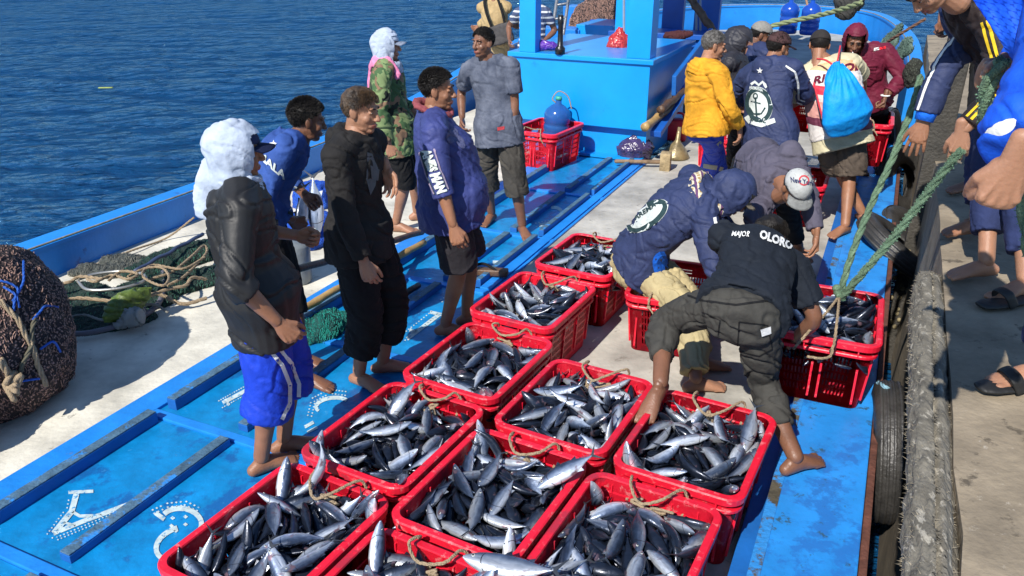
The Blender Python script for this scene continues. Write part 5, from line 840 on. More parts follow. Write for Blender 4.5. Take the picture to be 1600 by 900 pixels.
def fishmat():
    n = m_fish.node_tree; N = n.nodes; L = n.links; p = N['Principled BSDF']
    tc = N.new('ShaderNodeTexCoord'); sx = N.new('ShaderNodeSeparateXYZ'); L.new(tc.outputs['Object'], sx.inputs[0])
    ns = N.new('ShaderNodeTexNoise'); ns.inputs['Scale'].default_value = 40; ns.inputs['Detail'].default_value = 4; L.new(tc.outputs['Object'], ns.inputs['Vector'])
    mp = N.new('ShaderNodeMapping'); mp.inputs['Scale'].default_value = (14, 60, 90); L.new(tc.outputs['Object'], mp.inputs[0])
    n2 = N.new('ShaderNodeTexNoise'); n2.inputs['Scale'].default_value = 1; n2.inputs['Detail'].default_value = 3; L.new(mp.outputs[0], n2.inputs['Vector'])
    a = N.new('ShaderNodeMath'); a.operation = 'MULTIPLY_ADD'; L.new(ns.outputs[0], a.inputs[0]); a.inputs[1].default_value = .022; L.new(sx.outputs['Z'], a.inputs[2])
    oi = N.new('ShaderNodeObjectInfo'); b = N.new('ShaderNodeMath'); b.operation = 'MULTIPLY_ADD'; L.new(oi.outputs['Random'], b.inputs[0]); b.inputs[1].default_value = -.028; L.new(a.outputs[0], b.inputs[2])
    mr = N.new('ShaderNodeMapRange'); mr.inputs[1].default_value = -.036; mr.inputs[2].default_value = .036; L.new(b.outputs[0], mr.inputs[0])
    cr = N.new('ShaderNodeValToRGB'); L.new(mr.outputs[0], cr.inputs[0]); e = cr.color_ramp.elements
    e[0].position = 0; e[0].color = (.50, .53, .56, 1); e[1].position = .95; e[1].color = (.014, .020, .036, 1)
    for pos, c in ((.20, (.56, .60, .66, 1)), (.40, (.30, .35, .43, 1)), (.58, (.12, .155, .23, 1)), (.76, (.035, .052, .09, 1))): q = e.new(pos); q.color = c
    mx = N.new('ShaderNodeMixRGB'); mx.blend_type = 'MULTIPLY'; mx.inputs[0].default_value = .55; L.new(cr.outputs[0], mx.inputs[1])
    c2 = N.new('ShaderNodeValToRGB'); c2.color_ramp.elements[0].position = .38; c2.color_ramp.elements[0].color = (.35, .37, .42, 1); c2.color_ramp.elements[1].position = .62; c2.color_ramp.elements[1].color = (1.0, 1.0, 1.0, 1); L.new(n2.outputs[0], c2.inputs[0]); L.new(c2.outputs[0], mx.inputs[2])
    sq = N.new('ShaderNodeMath'); sq.operation = 'MULTIPLY'; L.new(sx.outputs['Z'], sq.inputs[0]); L.new(sx.outputs['Z'], sq.inputs[1])
    g1 = N.new('ShaderNodeMath'); g1.operation = 'MULTIPLY_ADD'; L.new(sq.outputs[0], g1.inputs[0]); g1.inputs[1].default_value = 14; L.new(sx.outputs['X'], g1.inputs[2])
    g2 = N.new('ShaderNodeMath'); g2.operation = 'COMPARE'; L.new(g1.outputs[0], g2.inputs[0]); g2.inputs[1].default_value = .080; g2.inputs[2].default_value = .0013
    mg = N.new('ShaderNodeMixRGB'); L.new(g2.outputs[0], mg.inputs[0]); L.new(mx.outputs[0], mg.inputs[1]); mg.inputs[2].default_value = (.02, .015, .02, 1)
    n3 = N.new('ShaderNodeTexNoise'); n3.inputs['Scale'].default_value = 16; n3.inputs['Detail'].default_value = 5; L.new(tc.outputs['Object'], n3.inputs['Vector']); r3 = N.new('ShaderNodeValToRGB'); r3.color_ramp.elements[0].position = .62; r3.color_ramp.elements[1].position = .70; L.new(n3.outputs[0], r3.inputs[0])
    mh = N.new('ShaderNodeMixRGB'); L.new(r3.outputs[0], mh.inputs[0]); L.new(mg.outputs[0], mh.inputs[1]); mh.inputs[2].default_value = (.16, .10, .12, 1)
    hs = N.new('ShaderNodeHueSaturation'); mv = N.new('ShaderNodeMapRange'); mv.inputs[3].default_value = .65; mv.inputs[4].default_value = 1.7; fr = N.new('ShaderNodeMath'); fr.operation = 'FRACT'; fm = N.new('ShaderNodeMath'); fm.operation = 'MULTIPLY'; fm.inputs[1].default_value = 7.31; L.new(oi.outputs['Random'], fm.inputs[0]); L.new(fm.outputs[0], fr.inputs[0]); L.new(fr.outputs[0], mv.inputs[0]); L.new(mv.outputs[0], hs.inputs['Value']); L.new(mh.outputs[0], hs.inputs['Color'])
    L.new(hs.outputs[0], p.inputs['Base Color']); p.inputs['Metallic'].default_value = .45
    rr = N.new('ShaderNodeMapRange'); rr.inputs[3].default_value = .18; rr.inputs[4].default_value = .50; L.new(ns.outputs[0], rr.inputs[0]); L.new(rr.outputs[0], p.inputs['Roughness'])
    p.inputs['Coat Weight'].default_value = .35; p.inputs['Coat Roughness'].default_value = .15
    bp = N.new('ShaderNodeBump'); bp.inputs['Strength'].default_value = .6; bp.inputs['Distance'].default_value = .004; L.new(ns.outputs[0], bp.inputs['Height']); L.new(bp.outputs[0], p.inputs['Normal'])
fishmat()
m_fin = M('dark_fish_fin', (.03, .035, .045), .4, .3, 30, .05); m_feye = M('fish_eye', (.45, .47, .45), .15, .1, 5, 0); m_pup = M('fish_pupil', (.004, .004, .004), .1, .1, 5, 0); m_gill = M('bloody_gill', (.16, .012, .012), .35, .3, 30, .05)
FP = [(-.112, .07, .10), (-.100, .10, .14), (-.082, .26, .30), (-.058, .52, .58), (-.030, .80, .84), (0, .97, .98), (.028, 1.0, 1.0), (.054, .95, .94), (.076, .84, .82), (.094, .68, .66), (.110, .48, .48), (.121, .30, .30), (.128, .13, .14)]
def bendy(x, k): return k * (x * x) * 3.2
def fish_meshes(k):
    bm = bmesh.new(); loft(bm, [(x, bendy(x, k), -.0015 if x > .1 else 0) for x, _, _ in FP], [(.0215 * a, .0355 * b) for _, a, b in FP], (0, 1, 0), 14, 'round')
    # keel-like small fins on the body: second dorsal, anal, pectoral
    def fin(pts): bm.faces.new([bm.verts.new((x, y + bendy(x, k), z)) for x, y, z in pts])
    fin([(.035, 0, .034), (.005, 0, .034), (.012, 0, .050)]); fin([(-.03, 0, .028), (-.055, 0, .019), (-.058, 0, .034)]); fin([(-.03, 0, -.028), (-.055, 0, -.019), (-.058, 0, -.036)])
    for s in (-1, 1): fin([(.062, s * .0205, .002), (.062, s * .0205, -.006), (.022, s * .028, -.010)])
    for i in range(5):
        x = -.066 - i * .009; fin([(x, 0, .016 - i * .002), (x - .006, 0, .015 - i * .002), (x - .008, 0, .021 - i * .002)])
    me = bpy.data.meshes.new('fish'); bm.normal_update(); bm.to_mesh(me); bm.free(); me.materials.append(m_fish); me.polygons.foreach_set('use_smooth', [True] * len(me.polygons))
    bm = bmesh.new(); y = bendy(-.11, k)
    for s in (-1, 1):
        for o in (.0012, -.0012): bm.faces.new([bm.verts.new(q) for q in ((-.104, y + o, 0), (-.114, y + o, s * .007), (-.150, y + o * .2, s * .040), (-.128, y + o, s * .008), (-.122, y + o, 0))][::s])
    t = bpy.data.meshes.new('tail_fin'); bm.normal_update(); bm.to_mesh(t); bm.free(); t.materials.append(m_fin)
    bm = bmesh.new()
    for s in (-1, 1):
        ell(bm, (.103, s * .0112 + bendy(.1, k), .006), (.0056, .0032, .0056), None, 12, 8, 0); ell(bm, (.1035, s * .0136 + bendy(.1, k), .006), (.0030, .0016, .0030), None, 8, 6, 1)
    e = bpy.data.meshes.new('eye'); bm.to_mesh(e); bm.free(); e.materials.append(m_feye); e.materials.append(m_pup); e.polygons.foreach_set('use_smooth', [True] * len(e.polygons))
    bm = bmesh.new()
    for s in (-1, 1):
        loft(bm, [(.080 + .007 * math.cos(q), s * (.0165 + .003 * math.cos(q * .5)) + bendy(.08, k), .024 * math.sin(q)) for q in (-.9, -.5, 0, .5, .9)], [.0011] * 5, (1, 0, 0), 5)
    g = bpy.data.meshes.new('gill'); bm.to_mesh(g); bm.free(); g.materials.append(m_gill)
    return me, t, e, g
FM = [fish_meshes(k) for k in (0, .5, -.6, 1.1)]
stuffbm = bmesh.new()
def place_fish(mat, label, group, v, name='tuna', small=True):
    me, t, e, g = FM[v]
    o = bpy.data.objects.new(name, me); COL.objects.link(o); o.matrix_world = mat; tag(o, label, 'fish', group)
    for nm, m_ in (('tail_fin', t), ('eye', e)) + ((('gill', g),) if not small else ()):
        c = bpy.data.objects.new(nm, m_); COL.objects.link(c); c.parent = o
    return o
CW = .485; CL = .625
LONG = Vector((math.sin(R_(28.5)), math.cos(R_(28.5)), 0)); WIDE = Vector((LONG.y, -LONG.x, 0))
def crate(label, c, ang=28.5, z=0, fish=None, fl=None, sim=0, scale=1, rope='far', nfish=27, tilt=None, dz=.08, rope2=False, group='red plastic fish crates on the boat'):
    r = thing('crate', label, 'crate', (c[0], c[1], z), group)
    L_ = Vector((math.sin(R_(ang)), math.cos(R_(ang)), 0)); W_ = Vector((L_.y, -L_.x, 0)); Z_ = Vector((0, 0, 1))
    F_ = frame(Vector((c[0], c[1], z)), W_, L_, Z_) @ Matrix.Scale(scale, 4)
    o = bpy.data.objects.new('tub', CRM); COL.objects.link(o); o.parent = r; o.matrix_local = Matrix.Translation(-r.location) @ F_
    rnd = random.Random(hash(label) % 1000 if False else int(c[0] * 1000 + c[1] * 100))
    for side in (('far',) if rope == 'far' else ('near',) if rope == 'near' else ('far', 'near') if rope == 'both' else ()):
        s = 1 if side == 'far' else -1; j = lambda: rnd.uniform(-.015, .015)
        inw = rnd.uniform(.06, .13)
        pts = [(-.105, .300, .30), (-.105 + j(), .345, .335), (-.09 + j(), .325, .395), (-.085 + j(), .325 - inw * .6, .40), (-.02 + j(), .318 - inw, .375), (.05 + j(), .32 - inw * .75, .392), (.10 + j(), .330, .40), (.115, .345, .345), (.112, .30, .305)]
        link('rope_handle', ropebm([F_ @ Vector((x, y * s, z_)) for x, y, z_ in pts], .0062, 7), m_rope, r)
        bm = bmesh.new()
        for x in (-.105, .113): ell(bm, F_ @ Vector((x, .342 * s, .325)), (.013, .013, .011), None, 8, 6); tube(bm, [F_ @ Vector((x, .345 * s, .325)), F_ @ Vector((x + .02, .356 * s, .31)), F_ @ Vector((x + .035, .352 * s, .285))], .005, 6, 2)
        link('rope_knot', bm, m_rope, r)
        bm = bmesh.new(); tube(bm, [F_ @ Vector((.0 + rnd.gauss(0, .035), s * (.262 + rnd.gauss(0, .012)), .325 + rnd.gauss(0, .014))) for _ in range(9)], .006, 6, 4); link('tangled_twine', bm, m_rope, r)
    if fish:
        data = FISHSIM[sim % 3]; fx = -1 if sim % 2 else 1
        rot = Matrix.Rotation(math.pi / 2, 4, 'Z')
        flip = Matrix.Rotation(math.pi if (sim // 3) % 2 else 0, 4, 'Z')
        for k, d in enumerate(data):
            q = Quaternion(d[3:7]).normalized(); h = dz + .05 * max(0, 1 - (abs(d[0]) / .26) ** 2 - .4 * (abs(d[1]) / .2) ** 2) * (.6 + .4 * ((k * 7) % 5) / 4)
            m_ = Matrix.Translation((d[0] * .95, d[1] * .95, d[2] + h)) @ q.to_matrix().to_4x4()
            m_ = F_ @ flip @ rot @ m_ @ Matrix.Diagonal((d[7], d[7] * .9, d[7] * .90, 1)) @ Matrix.Rotation(math.pi if (k * 5 + sim) % 3 == 0 else 0, 4, 'X')
            if k < nfish: place_fish(m_, fish, fl, (k + sim) % 4)
            elif k < 120:
                n0 = len(stuffbm.verts); stuffbm.from_mesh(FM[(k + sim) % 4][0]); stuffbm.verts.ensure_lookup_table()
                for v in stuffbm.verts[n0:]: v.co = m_ @ v.co
    return r
def cc(corners, ang=28.5, z=.37, scale=1):
    """crate centre from known rim corners in the photo"""
    L_ = Vector((math.sin(R_(ang)), math.cos(R_(ang)), 0)); W_ = Vector((L_.y, -L_.x, 0)); acc = Vector(); n = 0
    a, b = .262 * scale, .332 * scale
    for k, (x, y) in corners.items():
        p = atz(x, y, z); o = W_ * (a if 'R' in k else -a) + L_ * (b if 'T' in k else -b); acc += p - o; n += 1
    c = acc / n; return (c.x, c.y)
CR = [
 ('red crate of tuna at the bottom left, nearest the blue hatches', dict(TL=(440, 722), TR=(625, 775), BL=(235, 885)), 4, 28, 'silver tuna heaped in the bottom left red crate'),
 ('red crate of tuna beside the bare shins of the man in blue shorts', dict(TL=(618, 592), TR=(762, 640), BL=(457, 706)), 1, 28, 'shiny tuna in the crate beside the man in blue shorts'),
 ('red crate of tuna in front of the black hoodie man, second from its row top', dict(TL=(735, 497), TR=(872, 543), BL=(621, 578)), 2, 27, 'dark tuna in the crate right of the black hoodie man'),
 ('red crate of tuna right beside the man in purple shirt and black shorts', dict(TL=(800, 420), TR=(942, 447), BL=(737, 488)), 3, 27, 'small tuna in the crate beside the man in the purple shirt'),
 ('red crate of bluish tuna farthest up the left row, behind the bending hooded man', dict(TL=(893, 362), BL=(836, 412)), 0, 22, 'pale blue tuna in the farthest crate of the left row'),
 ('red crate of tuna in the middle of the bottom, touching three other crates', dict(TL=(735, 670), TR=(930, 720), BL=(610, 800)), 5, 30, 'tuna piled in the bottom middle red crate'),
 ('red crate of tuna whose far right corner is under the climbing boy\'s left foot', dict(TL=(865, 558), TR=(1018, 595), BL=(777, 662)), 6, 27, 'tuna in the crate just left of the bare foot on the rim'),
 ('red crate of tuna between the legs of the boy in the black tee', dict(TL=(1033, 606), TR=(1207, 642), BL=(963, 735)), 7, 30, 'tuna in the crate between the bending boy\'s two feet'),
 ('red crate of tuna at the bottom right, beside the scratched blue side deck', dict(TL=(925, 738), TR=(1135, 790)), 8, 30, 'tuna in the bottom right crate beside the blue side deck'),
 ('red crate of tuna cut off by the bottom edge of the photo', dict(TL=(592, 818)), 10, 18, 'tuna in the crate cut off at the bottom edge'),
]
for i, (lab, cor, sim, nf, fl) in enumerate(CR):
    crate(lab, cc(cor), fish=fl, fl=fl, sim=sim, nfish=nf, rope='far', dz=.095)
UA = 24; UC = cc(dict(TR=(1380, 459), BR=(1380, 548)), UA, .49, 1.04)
crate('big red crate of tuna slung from the green ropes at the boat edge', UC, ang=UA, z=.105, fish='wet tuna in the crate slung from the green ropes', fl='wet tuna in the crate slung from the green ropes', sim=9, nfish=30, scale=1.04, rope='', dz=.10)
VC = cc(dict(BL=(973, 462)), 20, .37); crate('half hidden red crate behind the tan trousers of the bending hooded man', VC, ang=20, z=0, rope='near')
crate('red crate holding a blue water jug in front of the cabin', cc(dict(TL=(836, 172), TR=(909, 190), BL=(806, 207), BR=(870, 223)), 31, .40), ang=31, z=0, scale=1.08, rope='near')
crate('red crate on the floor between the yellow hoodie man and the navy jacket man', (atz(1136, 262, 0).x, atz(1136, 262, 0).y), ang=35, z=0, rope='')
crate('red crate gripped by the man in the maroon jacket', (V(1352, 7.05, 1).x, 7.05), ang=24, z=.45, rope='near', scale=1.0)
crate('red crate low between the navy jacket man and the vest man', (V(1262, 6.75, 1).x, 6.75), ang=24, z=.0, rope='')
crate('red crate glimpsed over the right shoulder of the navy jacket man', (V(1243, 7.6, 1).x, 7.6), ang=24, z=.62, rope='')
sf = link('fish_heap', stuffbm, m_fish); tag(sf, 'lower layers of dark tuna filling the red crates under the top fish', 'fish heap', None, 'stuff')
# a few loose fish standing out of the piles
def loose(px, py, z, az, el, v, label, roll=0, sc=1.1):
    p = atz(px, py, z); d = vec(az, el); q = d.to_track_quat('X', 'Z'); m_ = Matrix.Translation(p) @ q.to_matrix().to_4x4() @ Matrix.Rotation(roll, 4, 'X') @ Matrix.Scale(sc, 4)
    return place_fish(m_, label, 'single fish sticking out of the crates', v)
loose(800, 888, .40, -75, -4, 1, 'silver tuna lying across the rim at the bottom edge', 1.3, 1.25)
loose(1172, 668, .37, 205, -24, 0, 'tuna lying tail up at the right rim of the right crate', 1.2, .95)
loose(628, 622, .38, 215, -28, 2, 'tuna leaning tail up in the far corner of the blue shorts crate', 1.2, .9)
loose(885, 735, .42, 250, -22, 0, 'tuna with its tail hooked over the rim of the bottom middle crate', 1.2, 1)
loose(1300, 470, .50, 95, 4, 0, 'white bellied tuna laid across the far rim of the roped crate', 1.4, 1.15)
loose(500, 735, .40, 195, -30, 3, 'pale tuna tail up under the rope handle of the bottom left crate', 2.6, .95)
# ================================================================ the men
def foot(px, py, z, az, tilt=0): p = atz(px, py, z); return (p, az, tilt)
c_blkj = M('black_nylon_jacket', (.012, .012, .013), .55, .1, 9, .08, 22, spec=.4)
c_blue = cloth('royal_blue_shorts', (.010, .045, .46), .6); c_royal = cloth('faded_blue_shirt', (.030, .075, .27), .8)
c_blkh = cloth('black_cotton_hoodie', (.016, .015, .015)); c_blkt = cloth('black_trousers', (.008, .008, .009))
c_pur = cloth('indigo_sports_shirt', (.042, .054, .185), .6); c_shorts = cloth('charcoal_shorts', (.022, .020, .024))
c_cargo = cloth('grey_brown_cargo_shorts', (.055, .05, .043)); c_tan = cloth('tan_work_shirt', (.42, .30, .15)); c_yel = cloth('mustard_hoodie', (.62, .29, .02))
c_navy = cloth('navy_track_jacket', (.027, .038, .098), .65); c_khaki = cloth('pale_khaki_trousers', (.40, .33, .18)); c_char = cloth('washed_charcoal_joggers', (.048, .046, .041))
c_tee = cloth('black_navy_tee', (.010, .014, .022)); c_maroon = cloth('maroon_jacket', (.13, .012, .032), .6); c_white = cloth('white_cotton', (.40, .46, .57)); c_cuff = cloth('bright_blue_cuff', (.01, .13, .65))
c_grey = cloth('grey_tee', (.14, .155, .20), col2=(.045, .055, .085)); c_pgrey = cloth('pale_grey_trousers', (.30, .30, .28)); c_brsh = cloth('brown_grey_shorts', (.085, .065, .05)); c_bright = cloth('bright_blue_fleece', (.008, .085, .60), .7)
c_lav = cloth('grey_lavender_shirt', (.085, .078, .11)); c_pink = cloth('pink_towel', (.70, .22, .38)); c_print = cloth('pale_print', (.55, .60, .58)); c_dgrn = cloth('dark_print', (.02, .045, .05)); c_wstripe = cloth('white_stripe', (.7, .7, .68))
c_cap = cloth('light_grey_cap', (.40, .41, .40)); c_brcap = cloth('brown_cap', (.06, .03, .03)); c_bkcap = cloth('washed_black_cap', (.028, .024, .023)); c_gcap = cloth('stone_grey_cap', (.22, .21, .19)); c_cream = cloth('cream_tee', (.50, .45, .30)); c_red = cloth('red_cloth', (.45, .05, .06)); c_dkblue = cloth('dark_blue_cloth', (.02, .03, .09))
def camo():
    m = bpy.data.materials.new('camouflage_cloth'); m.use_nodes = True; n = m.node_tree; N = n.nodes; L = n.links; p = N['Principled BSDF']; p.inputs['Roughness'].default_value = .85
    tc = N.new('ShaderNodeTexCoord'); prev = None; cur = (.16, .22, .09, 1)
    for k, (c, th) in enumerate((((.045, .10, .035, 1), .50), ((.20, .12, .07, 1), .56), ((.012, .016, .010, 1), .60))):
        mp = N.new('ShaderNodeMapping'); mp.inputs['Location'].default_value = (k * 7.1, k * 3, 0); L.new(tc.outputs['Object'], mp.inputs[0])
        a = N.new('ShaderNodeTexNoise'); a.inputs['Scale'].default_value = 11; a.inputs['Detail'].default_value = 2; L.new(mp.outputs[0], a.inputs['Vector'])
        t = N.new('ShaderNodeMath'); t.operation = 'GREATER_THAN'; t.inputs[1].default_value = th; L.new(a.outputs[0], t.inputs[0])
        x = N.new('ShaderNodeMixRGB'); L.new(t.outputs[0], x.inputs[0])
        if prev: L.new(prev, x.inputs[1])
        else: x.inputs[1].default_value = cur
        x.inputs[2].default_value = c; prev = x.outputs[0]
    L.new(prev, p.inputs['Base Color']); return m
c_camo = camo()
def plaid():
    m = bpy.data.materials.new('plaid_scarf'); m.use_nodes = True; n = m.node_tree; N = n.nodes; L = n.links; p = N['Principled BSDF']; p.inputs['Roughness'].default_value = .9
    tc = N.new('ShaderNodeTexCoord'); prev = None
    for k, (c, d, s) in enumerate((((.55, .50, .38, 1), 'X', 14), ((.55, .50, .38, 1), 'Y', 14), ((.10, .04, .12, 1), 'X', 7))):
        a = N.new('ShaderNodeTexWave'); a.bands_direction = d; a.inputs['Scale'].default_value = s; a.inputs['Distortion'].default_value = .6; L.new(tc.outputs['Object'], a.inputs['Vector'])
        t = N.new('ShaderNodeMath'); t.operation = 'GREATER_THAN'; t.inputs[1].default_value = .80; L.new(a.outputs[0], t.inputs[0])
        x = N.new('ShaderNodeMixRGB'); L.new(t.outputs[0], x.inputs[0])
        if prev: L.new(prev, x.inputs[1])
        else: x.inputs[1].default_value = (.33, .23, .09, 1)
        x.inputs[2].default_value = c; prev = x.outputs[0]
    L.new(prev, p.inputs['Base Color']); return m
c_plaid = plaid()
DZ = Vector((0, 0, -1))
def headcloth(P, mat, seed=0, back=-.16, r=(.094, .108, .112), open_=.055, zc=.018, name='hood', amp=.007):
    return shell(P, (0, -.012, zc), r, lambda p: p.y > open_ + (p.z < -.02) * .0 and -.12 < p.z < .085 and abs(p.x) < .075 or p.z < back, .006, name, mat, amp, 15, seed)
# A: towel headed man in black jacket
Ya = 3.12
A = person('A', 'man in black jacket and rolled blue shorts with pale towel over his head', V(404, Ya, .895), V(372, Ya + .02, 1.37), 72, [foot(412, 738, 0, 50), foot(447, 706, 0, 70)],
  [(V(437, 2.88, .86), 'hang', None, vec(-20)), (V(466, Ya + .35, 1.02), 'grip', None, None)], head=(V(373, Ya + .02, 1.525), 66, -4), hair=None,
  top=dict(name='jacket', mat=c_blkj, sleeve=(1.28, 1.6), hem=-.24, loose=.048, sl=.030, hemloose=.034, amp=.009, sc=9, collar=True), bottom=dict(name='shorts', mat=c_blue, end=1.36, loose=.060, flare=.012, amp=.006, cuff=1), belly=.0, wide=1.0)
drape(A, c_white, 'head_towel', 2, 1.06, .072, -.115, .11, .007, .008)
b = bmesh.new(); hm = A['HM']
loft(b, [hm @ Vector(q) for q in ((-.03, -.10, -.06), (-.02, -.135, -.13), (-.03, -.15, -.22), (-.035, -.15, -.30))], [(.05, .03), (.05, .028), (.055, .02), (.05, .012)], (1, 0, 0), 12)
loft(b, [hm @ Vector(q) for q in ((-.07, -.04, -.07), (-.085, -.10, -.14), (-.09, -.13, -.20))], [(.04, .02), (.045, .018), (.035, .012)], (0, 1, 0), 12)
loft(b, [hm @ Vector((.088 * math.cos(q), -.01 + .10 * math.sin(q), -.115 + .012 * math.sin(q * 3))) for q in np.linspace(0, 6.0, 14)], [.017] * 14, (0, 0, 1), 10)
me = remesh(b, .008, 3); wrinkle(me, .005, 10, 3); link('towel_tail', me, c_white, A['root'])
ballcap(A, c_dkblue)
pxdecal('stripe', strip([(412, 535), (440, 570), (452, 600), (452, 630), (440, 655)], 6) + strip([(427, 533), (455, 568), (467, 600), (466, 628), (455, 655)], 6), A['bottom'], c_wstripe, A['root'])
def ringband(P, i, mat=None):
    b = bmesh.new(); w_ = P['wr'][i]
    return b
# B: man in blue shirt leaning
Bp = person('Bm', 'leaning man in faded blue long sleeves, half hidden behind the black jacket man', V(405, 3.98, .98), V(462, 4.10, 1.33), 80, [foot(468, 570, 0, 100), foot(478, 602, 0, 110)],
  [(V(458, 4.02, .90), 'grip', None, None), (V(478, 4.4, .92), 'grip', None, None)], head=(V(483, 4.15, 1.435), 68, -12), hair=('spiky', 900, .035),
  top=dict(name='shirt', mat=c_royal, sleeve=1.75, hem=-.12, loose=.03, sl=.022), bottom=dict(mat=c_blkt, end=1.35, loose=.03, name='shorts'))
pxdecal('print', text_px('MALA', (405, 246), (14.5, 13), (3, -16), 0, .04), Bp['top'], c_print, Bp['root'], .006)
pxdecal('print', star_px(428, 226, 6) , Bp['top'], c_wstripe, Bp['root'], .006)
pxdecal('sleeve_print', strip([(466, 285), (462, 310), (452, 335), (445, 362)], 9), Bp['top'], c_dgrn, Bp['root'], .006)
pxdecal('sleeve_print', text_px('RENA', (461, 290), (-4, 15), (9, 2), 0, .02), Bp['top'], c_print, Bp['root'], .009)
# C: black hoodie
m_hairb = M('bleached_tip_hair', (.075, .040, .016), .55, .3, 22, .1, 120, col2=(.010, .008, .007))
C_ = person('C', 'young man in black hoodie and loose black trousers with bleached hair tips', V(562, 3.86, .89), V(557, 3.86, 1.40), 112, [foot(563, 602, 0, 120), foot(600, 582, 0, 80)],
  [(atY(570, 414, 3.62), 'hang', None, vec(0)), (V(604, 3.95, 1.20), 'relax', Vector((.3, -.35, -1)), None)], head=(V(566, 3.86, 1.545), 108, -8), hair=('flop', 900, .034, m_hairb),
  poles=[Vector((-.6, -.3, -.2)), Vector((-.5, .8, -.3))], top=dict(name='hoodie', mat=c_blkh, sleeve=(1.9, 1.7), hem=-.12, loose=.026, sl=.016, hood='down', amp=.008), bottom=dict(mat=c_blkt, end=1.62, loose=.045, flare=.02, amp=.008))
pxdecal('print', [[(573, 238), (581, 240), (590, 262), (586, 290), (578, 305), (572, 280)], [(578, 258), (592, 265), (590, 282), (580, 280)]], C_['top'], cloth('grey_print', (.10, .11, .12)), C_['root'], .004)
# D: purple shirt
D = person('D', 'stout man in indigo long sleeved shirt with sleeve lettering and black shorts', V(700, 4.46, .89), V(676, 4.46, 1.39), 84, [foot(697, 524, 0, 90), foot(730, 508, 0, 80)],
  [(atY(709, 356, 4.12), 'hang', None, vec(0)), (V(722, 4.70, .80), 'hang', None, None)], head=(V(686, 4.46, 1.535), 98, -2), hair=('spiky', 900, .034),
  belly=.06, wide=1.12, poles=[Vector((-.6, -.5, -.1)), Vector((-.5, .8, -.3))], top=dict(name='shirt', mat=c_pur, sleeve=(1.30, 1.4), hem=-.16, loose=.028, sl=.026, amp=.007), bottom=dict(name='shorts', mat=c_shorts, end=.98, loose=.05, flare=.028, amp=.009))
pxdecal('sleeve_panel', strip([(667, 234), (676, 266), (690, 300)], 22), D['top'], c_dgrn, D['root'], .004)
pxdecal('sleeve_panel_edge', strip([(656, 238), (665, 270), (679, 303)], 2) + strip([(678, 232), (687, 262), (700, 296)], 2), D['top'], cloth('lilac_edge', (.3, .25, .35)), D['root'], .006)
pxdecal('sleeve_print', text_px('ANES MAN', (660, 236), (5, 13.6), (18, -5), 0, .07), D['top'], cloth('pale_letters', (.62, .68, .64)), D['root'], .007)
[pxdecal('print', dd, D['top'], cloth('faded_grey_print', (.10, .11, .22)), D['root'], .004) for dd in (disc_px(706, 212, 9, 12, .4), disc_px(719, 222, 6, 11, -.5))]
pxdecal('logo', strip([(705, 439), (708, 443), (714, 443), (721, 440)], 2.6, 2), D['bottom'], cloth('mint_print', (.12, .55, .48)), D['root'], .005)
b = bmesh.new(); n_ = D['neck'] + Vector((.0, 0, .035)); loft(b, [n_ + Vector((.088 * math.cos(q), .084 * math.sin(q), -.02 - .030 * math.cos(q + .3) + .006 * math.sin(5 * q))) for q in np.linspace(0, 2 * math.pi, 22)[:-1]], [(.020, .028)] * 21, (0, 0, 1), 10, None, closed=True); me = remesh(b, .006, 2); wrinkle(me, .005, 20, 2); link('neck_scarf', me, cloth('faded_red_scarf', (.24, .06, .07)), D['root'])
# E: grey tee
E_ = person('E', 'smiling man in mottled grey t-shirt and long cargo shorts, facing the camera', V(778, 6.32, .89), V(764, 6.34, 1.41), 200, [foot(768, 346, 0, 205), foot(816, 366, 0, 165)],
  [(V(722, 6.40, .93), 'hang', None, None), (V(800, 6.22, .84), 'relax', Vector((-.05, -.1, -1)), None)], head=(V(754, 6.30, 1.56), 222, 0), hair=('short', 800, .026),
  top=dict(name='t_shirt', mat=c_grey, sleeve=.72, hem=-.14, loose=.026, sl=.022, sflare=.01), bottom=dict(name='shorts', mat=c_cargo, end=1.32, loose=.04, flare=.02, amp=.009))
pxdecal('label', [[(777, 199), (788, 197), (788, 202), (777, 204)]], E_['top'], c_red, E_['root'], .004)
# F: camo
F_m = person('F', 'man in camouflage jacket and white hood with a pink towel on his shoulder', V(618, 6.3, .88), V(606, 6.3, 1.39), 96, [foot(620, 362, 0, 100), foot(652, 344, 0, 70)],
  [(atY(608, 226, 6.1), 'hang', None, vec(10)), (V(650, 6.5, .95), 'hang', None, None)], head=(V(606, 6.3, 1.535), 80, 0), hair=None,
  top=dict(name='camouflage_jacket', mat=c_camo, sleeve=1.85, hem=-.20, loose=.035, sl=.024, amp=.009), bottom=dict(name='shorts', mat=c_blkt, end=1.1, loose=.04, flare=.02))
drape(F_m, c_white, 'white_hood', 4, 1.04, .058, -.115, .12, .006, .012)
ballcap(F_m, c_white)
b = bmesh.new(); q = F_m; loft(b, [q['neck'] + q['Rt'] * x + q['Fp'] * y + Vector((0, 0, z)) for x, y, z in ((.10, .09, -.10), (.10, .02, .00), (.06, -.08, .03), (-.02, -.13, -.02), (-.05, -.16, -.14), (-.06, -.17, -.24))], [(.045, .018), (.06, .024), (.06, .026), (.06, .024), (.065, .02), (.06, .012)], (0, 0, 1), 12); me = remesh(b, .009, 3); wrinkle(me, .007, 16, 9); link('pink_towel', me, c_pink, q['root'])
